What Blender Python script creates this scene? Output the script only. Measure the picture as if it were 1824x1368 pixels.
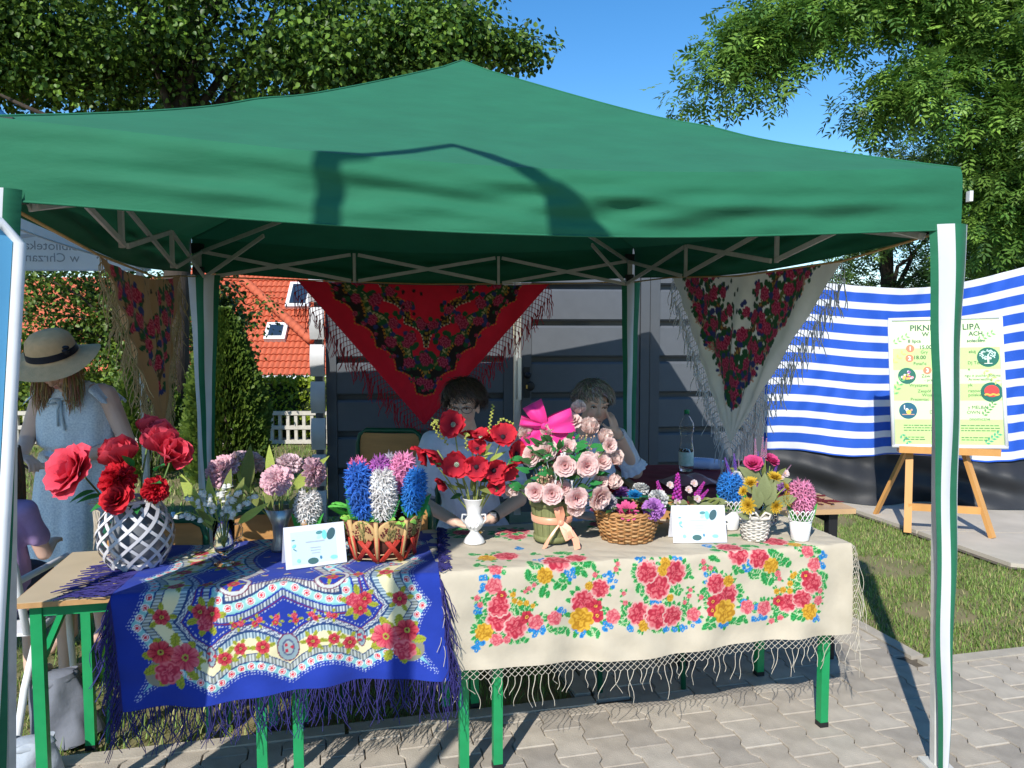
import bpy, bmesh, math, random
import numpy as np
from mathutils import Vector, Matrix, Euler
for o in list(bpy.data.objects): bpy.data.objects.remove(o)
SC = bpy.context.scene
COL = SC.collection
R = math.radians
rnd = random.Random(7)
rng = np.random.default_rng(7)
# ---------------------------------------------------------------- camera, sky, sun, exposure
cam = bpy.data.cameras.new('camera'); camo = bpy.data.objects.new('camera', cam); COL.objects.link(camo)
camo.location = (0, 0, 1.6); camo.rotation_euler = (R(90 - 3.8), 0, 0)
cam.sensor_width = 36; cam.lens = 27.04; cam.clip_end = 2000; cam.clip_start = .05
SC.camera = camo
AZ, EL = R(20), R(37.5)                      # light travels towards azimuth 20 deg right of +Y
world = bpy.data.worlds.new('World'); SC.world = world; world.use_nodes = True
wn = world.node_tree; bg = wn.nodes['Background']
sky = wn.nodes.new('ShaderNodeTexSky'); sky.sky_type = 'NISHITA'; sky.sun_disc = False
sky.sun_elevation = EL; sky.sun_rotation = R(180 + 20); sky.air_density = 1.0; sky.dust_density = 0; sky.ozone_density = 3.0
hs = wn.nodes.new('ShaderNodeHueSaturation'); hs.inputs['Saturation'].default_value = 1.3
wn.links.new(sky.outputs[0], hs.inputs['Color']); wn.links.new(hs.outputs[0], bg.inputs[0]); bg.inputs[1].default_value = .11
sl = bpy.data.lights.new('sun', 'SUN'); sl.energy = 3.5; sl.angle = R(.53); sl.color = (1, .955, .88)
so = bpy.data.objects.new('sun', sl); COL.objects.link(so); so.location = (-3, -6, 9)
SUN = Vector((math.sin(AZ) * math.cos(EL), math.cos(AZ) * math.cos(EL), -math.sin(EL)))
so.rotation_euler = SUN.to_track_quat('-Z', 'Y').to_euler()
SC.view_settings.view_transform = 'Standard'; SC.view_settings.look = 'None'
SC.view_settings.exposure = 0.78; SC.view_settings.gamma = 1
SC.render.engine = 'CYCLES'
# ---------------------------------------------------------------- helpers
class MB:
    """collects vertices and faces (with optional vertex colours) for ONE mesh"""
    def __init__(s): s.v = []; s.f = []; s.c = []; s.col = None
    def add(s, vs, fs):
        b = len(s.v); s.v.extend([tuple(x) for x in vs]); s.f.extend([tuple(i + b for i in f) for f in fs])
        if s.col is not None: s.c.extend([s.col] * len(vs))
        return s
    def box(s, c, d, m=None):
        x, y, z = d[0] / 2, d[1] / 2, d[2] / 2
        vs = [Vector((sx * x, sy * y, sz * z)) for sz in (-1, 1) for sx, sy in ((-1, -1), (1, -1), (1, 1), (-1, 1))]
        if m is not None: vs = [m @ v for v in vs]
        vs = [v + Vector(c) for v in vs]
        return s.add(vs, [(3, 2, 1, 0), (4, 5, 6, 7), (0, 1, 5, 4), (1, 2, 6, 5), (2, 3, 7, 6), (3, 0, 4, 7)])
    def bar(s, a, b, w, h, up=(0, 0, 1)):
        a, b = Vector(a), Vector(b); d = (b - a); L = d.length; d.normalize()
        x = d.cross(Vector(up))
        if x.length < 1e-4: x = d.cross(Vector((0, 1, 0)))
        x.normalize(); y = x.cross(d)
        m = Matrix((x, d, y)).transposed()
        return s.box((a + b) / 2, (w, L, h), m)
    def tube(s, pts, r, n=8, cap=True):
        pts = [Vector(p) for p in pts]; k = len(pts)
        rs = r if isinstance(r, (list, tuple)) else [r] * k
        t0 = (pts[1] - pts[0]).normalized()
        ref = Vector((0, 0, 1)) if abs(t0.z) < .9 else Vector((1, 0, 0))
        nx = t0.cross(ref).normalized(); vs = []; fs = []
        for i, p in enumerate(pts):
            t = (pts[min(i + 1, k - 1)] - pts[max(i - 1, 0)])
            if t.length < 1e-9: t = t0
            t = t.normalized(); nx = (nx - t * nx.dot(t))
            if nx.length < 1e-6: nx = t.orthogonal()
            nx.normalize(); ny = t.cross(nx)
            for j in range(n):
                a = 2 * math.pi * j / n
                vs.append(p + (nx * math.cos(a) + ny * math.sin(a)) * rs[i])
        for i in range(k - 1):
            for j in range(n):
                fs.append((i * n + j, i * n + (j + 1) % n, (i + 1) * n + (j + 1) % n, (i + 1) * n + j))
        if cap: fs.append(tuple(range(n - 1, -1, -1))); fs.append(tuple((k - 1) * n + j for j in range(n)))
        return s.add(vs, fs)
    def lathe(s, prof, n=24, c=(0, 0, 0), close=False):
        vs = []; fs = []
        for r, z in prof:
            for j in range(n):
                a = 2 * math.pi * j / n; vs.append((c[0] + r * math.cos(a), c[1] + r * math.sin(a), c[2] + z))
        k = len(prof)
        for i in range(k - 1):
            for j in range(n): fs.append((i * n + j, i * n + (j + 1) % n, (i + 1) * n + (j + 1) % n, (i + 1) * n + j))
        return s.add(vs, fs)
    def ball(s, c, r, n=10, m=6, mat=None):
        r = (r, r, r) if not isinstance(r, (tuple, list)) else r
        vs = []; fs = []
        for i in range(m + 1):
            t = math.pi * i / m
            for j in range(n):
                a = 2 * math.pi * j / n
                p = Vector((r[0] * math.sin(t) * math.cos(a), r[1] * math.sin(t) * math.sin(a), r[2] * math.cos(t)))
                if mat is not None: p = mat @ p
                vs.append(p + Vector(c))
        for i in range(m):
            for j in range(n): fs.append((i * n + j, (i + 1) * n + j, (i + 1) * n + (j + 1) % n, i * n + (j + 1) % n))
        return s.add(vs, fs)
    def grid(s, fn, nu, nv, closed=False):
        vs = [fn(i / (nu if closed else nu - 1), j / (nv - 1)) for j in range(nv) for i in range(nu)]
        fs = []
        for j in range(nv - 1):
            for i in range(nu if closed else nu - 1):
                fs.append((j * nu + i, j * nu + (i + 1) % nu, (j + 1) * nu + (i + 1) % nu, (j + 1) * nu + i))
        return s.add(vs, fs)
    def capsule(s, a, ra, b, rb, n=14):
        a, b = Vector(a), Vector(b); d = b - a; L = max(d.length, 1e-5); d.normalize()
        pts = []; rs = []
        for i in range(5):
            t = math.pi / 2 * (1 - i / 4); pts.append(a - d * ra * math.sin(t)); rs.append(max(ra * math.cos(t), 1e-4))
        for i in range(5):
            t = math.pi / 2 * i / 4; pts.append(b + d * rb * math.sin(t)); rs.append(max(rb * math.cos(t), 1e-4))
        return s.tube(pts, rs, n)
    def mesh(s, name):
        m = bpy.data.meshes.new(name); m.from_pydata(s.v, [], s.f)
        if s.c:
            at = m.color_attributes.new('Col', 'FLOAT_COLOR', 'POINT')
            a = np.ones((len(s.v), 4), np.float32); a[:, :3] = np.array(s.c, np.float32)[:, :3]
            at.data.foreach_set('color', a.ravel())
        return m
def npmesh(name, V, F, C=None):
    m = bpy.data.meshes.new(name); V = np.asarray(V, np.float32).reshape(-1, 3); F = np.asarray(F, np.int32)
    n = F.shape[1]
    m.vertices.add(len(V)); m.vertices.foreach_set('co', V.ravel())
    m.loops.add(F.size); m.loops.foreach_set('vertex_index', F.ravel())
    m.polygons.add(len(F)); m.polygons.foreach_set('loop_start', np.arange(0, F.size, n, dtype=np.int32))
    m.polygons.foreach_set('loop_total', np.full(len(F), n, np.int32))
    m.update(calc_edges=True)
    if C is not None:
        at = m.color_attributes.new('Col', 'FLOAT_COLOR', 'POINT')
        a = np.ones((len(V), 4), np.float32); a[:, :3] = np.asarray(C).reshape(-1, 3); at.data.foreach_set('color', a.ravel())
    return m
def link(name, me, mat=None, parent=None, smooth=True, loc=None, rot=None):
    if isinstance(me, MB): me = me.mesh(name)
    o = bpy.data.objects.new(name, me); COL.objects.link(o)
    if mat is not None and me is not None and len(me.materials) == 0: me.materials.append(mat)
    if smooth and me is not None and len(me.polygons): me.polygons.foreach_set('use_smooth', [True] * len(me.polygons))
    if parent is not None: o.parent = parent
    if loc is not None: o.location = loc
    if rot is not None: o.rotation_euler = rot
    return o
flat = lambda *a, **k: link(*a, smooth=False, **k)
def tag(o, label=None, cat=None, group=None, kind=None):
    if label: o['label'] = label
    if cat: o['category'] = cat
    if group: o['group'] = group
    if kind: o['kind'] = kind
    return o
def thing(name, label, cat, loc=(0, 0, 0), rz=0, group=None):
    o = bpy.data.objects.new(name, None); COL.objects.link(o); o.location = loc; o.rotation_euler = (0, 0, rz)
    o.empty_display_size = .1
    return tag(o, label, cat, group)
def copy_tree(o, parent=None):
    c = o.copy(); COL.objects.link(c); c.parent = parent
    for ch in o.children: copy_tree(ch, c)
    return c
def remesh(mb, voxel, smooth=6, fac=.5):
    me = mb.mesh('tmp'); o = bpy.data.objects.new('tmp', me); COL.objects.link(o)
    m = o.modifiers.new('r', 'REMESH'); m.mode = 'VOXEL'; m.voxel_size = voxel
    if smooth:
        q = o.modifiers.new('s', 'SMOOTH'); q.iterations = smooth; q.factor = fac
    dg = bpy.context.evaluated_depsgraph_get(); r = bpy.data.meshes.new_from_object(o.evaluated_get(dg))
    bpy.data.objects.remove(o); return r
def text_mesh(body, size, ext=.0006, align='LEFT', bold=0):
    cu = bpy.data.curves.new('t', 'FONT'); cu.body = body; cu.size = size; cu.extrude = ext; cu.align_x = align; cu.resolution_u = 3
    cu.offset = bold
    o = bpy.data.objects.new('t', cu); COL.objects.link(o)
    dg = bpy.context.evaluated_depsgraph_get(); m = bpy.data.meshes.new_from_object(o.evaluated_get(dg))
    bpy.data.objects.remove(o); return m
# ---------------------------------------------------------------- materials
MATS = {}
def mat(name, col, rough=.6, var=.12, scale=30, bump=0, bscale=None, metal=0, trans=0, spec=.4, sheen=0, attr=False, transl=0, coat=0, ior=1.45, stretch=None, col2=None, alpha=None):
    if name in MATS: return MATS[name]
    m = bpy.data.materials.new(name); m.use_nodes = True; nt = m.node_tree; N = nt.nodes; L = nt.links
    b = N['Principled BSDF']; out = N['Material Output']
    b.inputs['Roughness'].default_value = rough; b.inputs['Metallic'].default_value = metal
    b.inputs['Specular IOR Level'].default_value = spec; b.inputs['IOR'].default_value = ior
    b.inputs['Transmission Weight'].default_value = trans
    if sheen: b.inputs['Sheen Weight'].default_value = sheen
    if coat: b.inputs['Coat Weight'].default_value = coat
    tc = N.new('ShaderNodeTexCoord'); mp = N.new('ShaderNodeMapping'); L.new(tc.outputs['Object'], mp.inputs[0])
    if stretch: mp.inputs['Scale'].default_value = stretch
    nz = N.new('ShaderNodeTexNoise'); nz.inputs['Scale'].default_value = scale; nz.inputs['Detail'].default_value = 5
    L.new(mp.outputs[0], nz.inputs['Vector'])
    src = None
    if attr:
        at = N.new('ShaderNodeAttribute'); at.attribute_name = 'Col'; src = at.outputs['Color']
    mx = N.new('ShaderNodeMix'); mx.data_type = 'RGBA'; mx.blend_type = 'MULTIPLY' if col2 is None else 'MIX'
    rp = N.new('ShaderNodeMapRange'); rp.inputs['From Min'].default_value = .3; rp.inputs['From Max'].default_value = .7
    L.new(nz.outputs[0], rp.inputs['Value'])
    if col2 is None:
        mx.inputs[0].default_value = 1
        cm = N.new('ShaderNodeCombineColor'); rp.inputs['To Min'].default_value = 1 - var; rp.inputs['To Max'].default_value = 1 + var * .6
        for i in range(3): L.new(rp.outputs[0], cm.inputs[i])
        L.new(cm.outputs[0], mx.inputs[7])
    else:
        L.new(rp.outputs[0], mx.inputs[0]); mx.inputs[7].default_value = (*col2, 1)
    if src is not None: L.new(src, mx.inputs[6])
    else: mx.inputs[6].default_value = (*col, 1)
    L.new(mx.outputs[2], b.inputs['Base Color'])
    if bump:
        n2 = N.new('ShaderNodeTexNoise'); n2.inputs['Scale'].default_value = bscale or scale * 3; n2.inputs['Detail'].default_value = 4
        L.new(mp.outputs[0], n2.inputs['Vector']); bp = N.new('ShaderNodeBump'); bp.inputs['Strength'].default_value = bump; bp.inputs['Distance'].default_value = .01
        L.new(n2.outputs[0], bp.inputs['Height']); L.new(bp.outputs[0], b.inputs['Normal'])
    if transl:
        t = N.new('ShaderNodeBsdfTranslucent'); L.new(mx.outputs[2], t.inputs[0]); ms = N.new('ShaderNodeMixShader'); ms.inputs[0].default_value = transl
        L.new(b.outputs[0], ms.inputs[1]); L.new(t.outputs[0], ms.inputs[2]); L.new(ms.outputs[0], out.inputs[0])
    MATS[name] = m; return m
def srgb(r, g, b):
    f = lambda c: (c / 255 / 12.92) if c <= 10 else ((c / 255 + .055) / 1.055) ** 2.4
    return (f(r), f(g), f(b))
GREENP = mat('green_paint', (.012, .26, .085), .4, .1, 20, .03, coat=.15)
DKGREEN = mat('dark_green_paint', (.008, .085, .045), .4, .1, 20)
WHITEM = mat('white_paint', (.72, .73, .75), .4, .06, 15)
CANVAS = mat('green_canvas', (.0155, .145, .072), .8, .10, 5, .2, 13, sheen=.05, transl=.08, stretch=(1, 1, 3.2))
CANVASW = mat('white_canvas', (.60, .61, .63), .75, .05, 9, .05, 260, transl=.12)
PLY = mat('plywood', (.46, .24, .085), .45, .14, 6, .02, 60, stretch=(1, 8, 8))
TTOP = mat('table_laminate', (.50, .40, .26), .45, .06, 8)
LEAFM = {}
def leafmat(name, col, transl=.3, rough=.5):
    return mat(name, col, rough, .35, 3.0, 0, spec=.35, transl=transl)
COLM = mat('printed_cloth', (1, 1, 1), .85, .07, 14, .22, 26, attr=True, sheen=.08, transl=.12)
COLP = mat('painted_petal', (1, 1, 1), .65, .10, 30, .35, 90, attr=True, transl=.28)
FELT = mat('coloured_trim', (1, 1, 1), .7, .08, 60, attr=True)
SKIN = mat('skin', (1, 1, 1), .5, .06, 20, .03, 400, attr=True)
# ================================================================ the setting
YAW = R(13.3)
EX = Vector((math.cos(YAW), math.sin(YAW), 0)); EY = Vector((-math.sin(YAW), math.cos(YAW), 0))
KO = Vector((0, 3.17, 0))                                   # point on the kerb line
def kf(a, b, z=0): p = KO + EX * a + EY * b; return Vector((p.x, p.y, z))
def to_k(x, y): d = Vector((x, y, 0)) - KO; return d.dot(EX), d.dot(EY)
grass_soil = mat('lawn_soil', (.12, .13, .045), .95, .5, 2.2, .5, 60, col2=(.25, .20, .11))
def gzf(x, y):
    z = -.035
    if y > 13: z -= min((y - 13) * .22, 2.2)
    return z
mb = MB(); xs = [-400, -120, -40, -20] + [(-14 + i) for i in range(29)] + [20, 40, 120, 400]; ys = [-60, -20, -8] + [i for i in range(-4, 30)] + [60, 140, 600]
mb.add([(x, y, gzf(x, y)) for y in ys for x in xs], [(j * len(xs) + i, j * len(xs) + i + 1, (j + 1) * len(xs) + i + 1, (j + 1) * len(xs) + i) for j in range(len(ys) - 1) for i in range(len(xs) - 1)])
tag(link('ground', mb, grass_soil), kind='structure')
# --- paving of interlocking concrete blocks
PAVE = mat('concrete_block', (.40, .35, .285), .9, .22, 9, .35, 180)
PAVE2 = mat('concrete_block_grey', (.34, .30, .25), .9, .24, 9, .35, 180)
PAVE3 = mat('concrete_block_pale', (.44, .39, .32), .9, .2, 9, .35, 180)
SAND = mat('joint_sand', (.12, .10, .075), .95, .3, 40, .3)
KERB = mat('kerb_concrete', (.40, .355, .29), .9, .16, 9, .3, 150)
mb = MB()
def sheet(mb, pts, z): b = [(p.x, p.y, z) for p in pts]; mb.add(b, [tuple(range(len(b)))])
PA, PB = .30, 2.12                                          # the path through the lawn
sheet(mb, [kf(-6, -3.6), kf(6, -3.6), kf(6, 0), kf(PB, 0), kf(PB, 3.2), kf(PA, 3.2), kf(PA, 0), kf(-6, 0)], -.014)
pave = tag(flat('pavement', mb, SAND), kind='structure')
BL, BW, BN = .2, .165, .125; PIT = (BW + BN) / 2
def block_outline(g=.0022):
    w, n, l = BW / 2 - g, BN / 2 - g, BL / 2 - g
    right = [(w, -l), (w, -.062), (n, -.036), (n, .036), (w, .062), (w, l)]
    return right + [(-x, -y) for x, y in right]
def block_mesh(mb, ox=0, oy=0, oz=0, lim=None):
    o = block_outline(); k = len(o); vs = []
    for sc, z in ((1, -.05), (1, -.004), (.965, 0)):
        for x, y in o:
            xx, yy = x * sc + ox, y * sc + oy
            if lim: xx, yy = lim(xx, yy)
            vs.append((xx, yy, z + oz))
    fs = [(i, (i + 1) % k, k + (i + 1) % k, k + i) for i in range(k)] + [(k + i, k + (i + 1) % k, 2 * k + (i + 1) % k, 2 * k + i) for i in range(k)]
    # top split into convex pieces (0..5 right, 6..11 left)
    t = 2 * k
    fs += [(t + 0, t + 1, t + 10, t + 11), (t + 1, t + 2, t + 9, t + 10), (t + 2, t + 3, t + 8, t + 9), (t + 3, t + 4, t + 7, t + 8), (t + 4, t + 5, t + 6, t + 7)]
    mb.add(vs, fs)
cells = []
for i in range(-30, 31):
    for j in range(-18, 17):
        a = i * PIT + .02; b = j * BL + (BL / 2 if i % 2 else 0)
        if b < -3.5: continue
        infront = b - .1 < -.075
        inpath = PA + .03 < a < PB - .03 and b < 3.1 and not infront
        if not (infront or inpath): continue
        p = kf(a, b)
        y1 = p.y; u = 912 + 1370 * p.x / max(y1, .1); 
        vis = y1 > 2.5 and -40 < u < 1870
        lim = None
        if infront and b + .1 > -.04 and not (PA + .16 < a < PB - .16): lim = (-9, 9, -.039)
        if inpath and not PA + .16 < a < PB - .16: lim = (PA + .079, PB - .079, 9)
        if inpath and not PA + .02 < a < PB - .02: continue
        cells.append((0 if vis else 1, p.length, a, b, lim))
cells.sort(key=lambda c: c[:4])
bm_ = MB(); block_mesh(bm_); base_block = bm_.mesh('paving_block'); base_block.materials.append(PAVE)
bvar = [base_block]
for m_ in (PAVE2, PAVE3):
    q = base_block.copy(); q.materials.clear(); q.materials.append(m_); bvar.append(q)
rest = MB()
for n, (_, _, a, b, lim) in enumerate(cells):
    dz = rnd.uniform(-.002, .0015)
    cut = (lambda x, y: (min(max(x, lim[0] - a), lim[1] - a), min(y, lim[2] - b))) if lim else None
    if n < 300:
        me_ = bvar[rnd.choice((0, 0, 1, 2))]
        if lim: bq = MB(); block_mesh(bq, lim=cut); mq = me_.materials[0]; me_ = bq.mesh('paving_block'); me_.materials.append(mq)
        o = bpy.data.objects.new('paving_block', me_); COL.objects.link(o); o.parent = pave
        o.location = kf(a, b, dz); o.rotation_euler = (rnd.uniform(-.006, .006), rnd.uniform(-.006, .006), YAW)
    else:
        k0 = len(rest.v); block_mesh(rest, lim=cut); 
        rest.v[k0:] = [tuple(kf(a + x, b + y, z + dz)) for x, y, z in rest.v[k0:]]
tag(flat('paving_blocks_beyond', rest, PAVE, pave), kind='stuff')
kb = MB(); kb.box((0, 0, -.04), (.985, .07, .085)); km = kb.mesh('kerb_stone'); km.materials.append(KERB)
def kerb(a0, b0, a1, b1):
    n = max(1, round(math.hypot(a1 - a0, b1 - b0))); ang = math.atan2(b1 - b0, a1 - a0) + YAW
    for i in range(n):
        t = (i + .5) / n; o = bpy.data.objects.new('kerb_stone', km); COL.objects.link(o); o.parent = pave
        o.location = kf(a0 + (a1 - a0) * t, b0 + (b1 - b0) * t, rnd.uniform(.002, .006)); o.rotation_euler = (0, 0, ang)
        o.scale.x = math.hypot(a1 - a0, b1 - b0) / n
kerb(-6, .0, PA + .075, .0); kerb(PB - .075, .0, 6.1, .0); kerb(PA + .04, .06, PA + .04, 3.1); kerb(PB - .04, .06, PB - .04, 3.1)
# --- concrete path on the right
CONC = mat('concrete_slab', (.46, .41, .335), .9, .15, 3, .25, 120)
sp = tag(flat('concrete_path', MB().add([(2.2, 8.6, -.02), (3.02, 7.05, -.02), (3.42, 5.2, -.02), (6.9, 4.0, -.02), (9, 8.6, -.02)], [(0, 1, 2, 3, 4)]), SAND), kind='structure')
for q in ([(2.3, 8.5), (3.06, 7.06), (3.27, 6.13), (5.6, 5.9), (6.4, 8.5)], [(3.275, 6.11), (3.46, 5.24), (6.8, 4.1), (6.9, 5.76), (5.61, 5.88)], [(6.42, 8.5), (5.62, 5.9), (6.9, 5.78), (8.9, 8.5)]):
    k = len(q); mb = MB(); mb.add([(x, y, -.02) for x, y in q] + [(x, y, .008) for x, y in q], [tuple(range(k, 2 * k))] + [(i, (i + 1) % k, k + (i + 1) % k, k + i) for i in range(k)])
    flat('concrete_slab', mb, CONC, sp)
# --- generic scatter
def frames(tip, nor):
    tip = tip / np.linalg.norm(tip, axis=1, keepdims=True)
    nor = nor - tip * (nor * tip).sum(1, keepdims=True); nor /= np.linalg.norm(nor, axis=1, keepdims=True) + 1e-9
    return np.stack([np.cross(tip, nor), tip, nor], axis=2)
def scatter(name, tv, tf, pos, M, sc, C=None):
    tv = np.asarray(tv, float); tf = np.asarray(tf); n = len(pos)
    V = np.einsum('nij,kj->nki', M, tv) * np.asarray(sc).reshape(n, 1, -1) + pos[:, None, :]
    F = (tf[None] + (np.arange(n) * len(tv))[:, None, None]).reshape(-1, tf.shape[1])
    CC = None if C is None else np.repeat(C[:, None, :], len(tv), 1)
    return npmesh(name, V, F, CC)
def unit(a): return a / (np.linalg.norm(a, axis=1, keepdims=True) + 1e-9)
LEAF = mat('tree_leaf', (1, 1, 1), .45, .15, 1.5, attr=True, transl=.33, spec=.4)
GRASSM = mat('grass_blade', (1, 1, 1), .6, .2, 2, attr=True, transl=.25)
def grass(n, fn, hmin, hmax, w, seed, dry=.25):
    g = np.random.default_rng(seed); P = fn(g, n); n = len(P)
    a = g.uniform(0, 2 * np.pi, n); lean = g.uniform(.1, .9, n); h = g.uniform(hmin, hmax, n)
    up = np.stack([np.cos(a) * lean, np.sin(a) * lean, np.ones(n)], 1); nor = np.stack([-np.cos(a), -np.sin(a), .4 * np.ones(n)], 1)
    tv = [(-w, 0, 0), (w, 0, 0), (w * .75, .55, .04), (-w * .75, .55, .04), (w * .12, 1, -.16), (-w * .12, 1, -.16)]
    tf = [(0, 1, 2, 3), (3, 2, 4, 5)]
    M = frames(unit(up), nor); tv = np.array(tv); tv[:, 0] /= 1.0
    c0 = np.array([.19, .30, .06]); c1 = np.array([.50, .43, .20]); t = (g.random(n) < dry)[:, None] * g.uniform(.3, 1, (n, 1))
    C = (c0 * (1 - t) + c1 * t) * g.uniform(.6, 1.35, (n, 1))
    s = np.stack([np.ones(n), h, h], 1)
    # scale only along the blade: fold height into template axes
    V = np.einsum('nij,nkj->nki', M, tv[None] * np.stack([np.ones(n), h, h], 1)[:, None, :]) + P[:, None, :]
    F = (np.array(tf)[None] + (np.arange(n) * 6)[:, None, None]).reshape(-1, 4)
    return npmesh('grass', V, F, np.repeat(C[:, None, :], 6, 1))
patch_c = rng.uniform([1.8, 3.9], [5, 7], (16, 2)); patch_r = rng.uniform(.1, .28, 16)
def rightlawn(g, n):
    x = g.uniform(1.3, 5.6, n * 2); y = g.uniform(3.2, 7.6, n * 2)
    dx, dy = x - KO.x, y - KO.y; a = dx * EX.x + dy * EX.y; b = dx * EY.x + dy * EY.y
    lim = 3.42 + (5.2 - y) * .21 + .03 * np.sin(y * 9)
    lim = np.where(y < 5.2, 3.42 + (5.2 - y) * 2.9, lim)
    ok = (b > .05 + .03 * np.sin(x * 11)) & ((a > PB + .03) | (b > 3.2)) & (x < lim)
    d = np.min(np.hypot(x[:, None] - patch_c[:, 0], y[:, None] - patch_c[:, 1]) / patch_r, axis=1)
    ok &= (d > 1) | (g.random(n * 2) < .12)
    return np.stack([x, y, np.full_like(x, -.034)], 1)[ok][:n]
def leftlawn(g, n):
    x = g.uniform(-4.5, .8, n * 2); y = g.uniform(2.2, 6.5, n * 2)
    dx, dy = x - KO.x, y - KO.y; a = dx * EX.x + dy * EX.y; b = dx * EY.x + dy * EY.y
    ok = (b > .05) & (a < PA - .03); return np.stack([x, y, np.full_like(x, -.034)], 1)[ok][:n]
def farlawn(g, n):
    x = g.uniform(-9, -1.2, n); y = g.uniform(6.3, 11, n); return np.stack([x, y, np.full_like(x, -.034)], 1)
lg = link('grass', grass(60000, rightlawn, .014, .048, .0022, 3, .26), GRASSM); tag(lg, 'short sunlit grass with dry patches between paving and concrete path', 'grass', kind='stuff')
lg = link('grass', grass(26000, leftlawn, .03, .08, .0028, 4, .2), GRASSM); tag(lg, 'shaded grass growing under the tables and chairs', 'grass', kind='stuff')
lg = link('grass', grass(12000, farlawn, .04, .09, .006, 5, .2), GRASSM); tag(lg, 'sunny lawn beyond the canopy in front of the concrete fence', 'grass', kind='stuff')
# --- trees
BARK = mat('bark', (.055, .042, .032), .95, .35, 12, .8, 40, stretch=(1, 1, .25))
def tree(name, label, base, trunk_pts, trunk_r, limbs, clumps, per, spread, lsize, cols, kind='broad', seed=1, group=None):
    g = np.random.default_rng(seed)
    t = thing(name, label, 'tree', base, 0, group); B = Vector(base)
    tr = MB(); tr.tube([Vector(p) - B for p in trunk_pts], trunk_r, 12); to = link('trunk', tr, BARK, t)
    lm = MB()
    for pts, r0, r1 in limbs:
        k = len(pts); lm.tube([Vector(p) - B for p in pts], [r0 + (r1 - r0) * i / (k - 1) for i in range(k)], 7)
    link('limbs', lm, BARK, t)
    c = np.array(clumps); n = len(c) * per
    cc = np.repeat(c, per, 0); off = unit(g.normal(size=(n, 3))) * (g.random((n, 1)) ** .6) * spread * np.array([1, 1, .62])
    pos = cc[:, :3] + off; ctr = c.mean(0)[:3]
    out = unit(off + 1e-6); rnd3 = g.normal(size=(n, 3))
    shade = np.repeat(g.uniform(.6, 1.35, (len(c), 1)), per, 0); off *= np.repeat(g.uniform(.55, 1.25, (len(c), 1)), per, 0)
    C = np.array(cols[0]) + (np.array(cols[1]) - np.array(cols[0])) * g.random((n, 1)) ** 1.3
    C = C * shade
    if kind == 'broad':
        tv = np.array([(0, 0, 0), (.42, .28, .07), (.36, .62, .05), (0, 1.0, -.12), (-.36, .62, .05), (-.42, .28, .07)])
        tf = np.array([(0, 1, 2, 3), (0, 3, 4, 5)])
        tip = out * .55 + np.array([0, 0, -.55]) + rnd3 * .45; nor = np.array([0, 0, .75]) + out * .55 + g.normal(size=(n, 3)) * .4
    else:                                                    # pinnate leaf of seven leaflets
        q = []; tf = []
        def lf(o, ang, L, W):
            b = len(q); ca, sa = math.cos(ang), math.sin(ang)
            for x, y, z in ((0, 0, 0), (W, .45, .02), (0, 1, -.1), (-W, .45, .02)):
                xx, yy = x * L, y * L; q.append((o[0] + xx * ca + yy * sa, o[1] - xx * sa + yy * ca, o[2] + z * L))
            tf.append((b, b + 1, b + 2, b + 3))
        for i in range(3):
            yy = .22 + .22 * i; zz = -.05 * i * i
            lf((0, yy, zz), 1.0, .42, .17); lf((0, yy, zz), -1.0, .42, .17)
        lf((0, .72, -.2), 0, .42, .17); tv = np.array(q); tf = np.array(tf)
        tip = out * .8 + np.array([0, 0, -.35]) + rnd3 * .4; nor = np.array([0, 0, .9]) + out * .3 + g.normal(size=(n, 3)) * .35
    me = scatter('crown', tv, tf, pos - np.array(base), frames(tip, nor), lsize * g.uniform(.65, 1.25, (n, 1)), C)
    cr = link('crown', me, LEAF, t, smooth=False); return t
def ell_clumps(g, n, c, r, shell=.35):
    d = unit(g.normal(size=(n, 3))) * (g.uniform(shell, 1, (n, 1)) ** .7); return d * np.array(r) + np.array(c)
def limb_to(g, a, b, sag=.3, k=6):
    a, b = np.array(a, float), np.array(b, float); P = []
    for i in range(k):
        t = i / (k - 1); p = a + (b - a) * t; p[2] += sag * math.sin(math.pi * t); p += g.normal(size=3) * .06 * (0 < i < k - 1); P.append(tuple(p))
    return P
g = np.random.default_rng(11)
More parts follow.
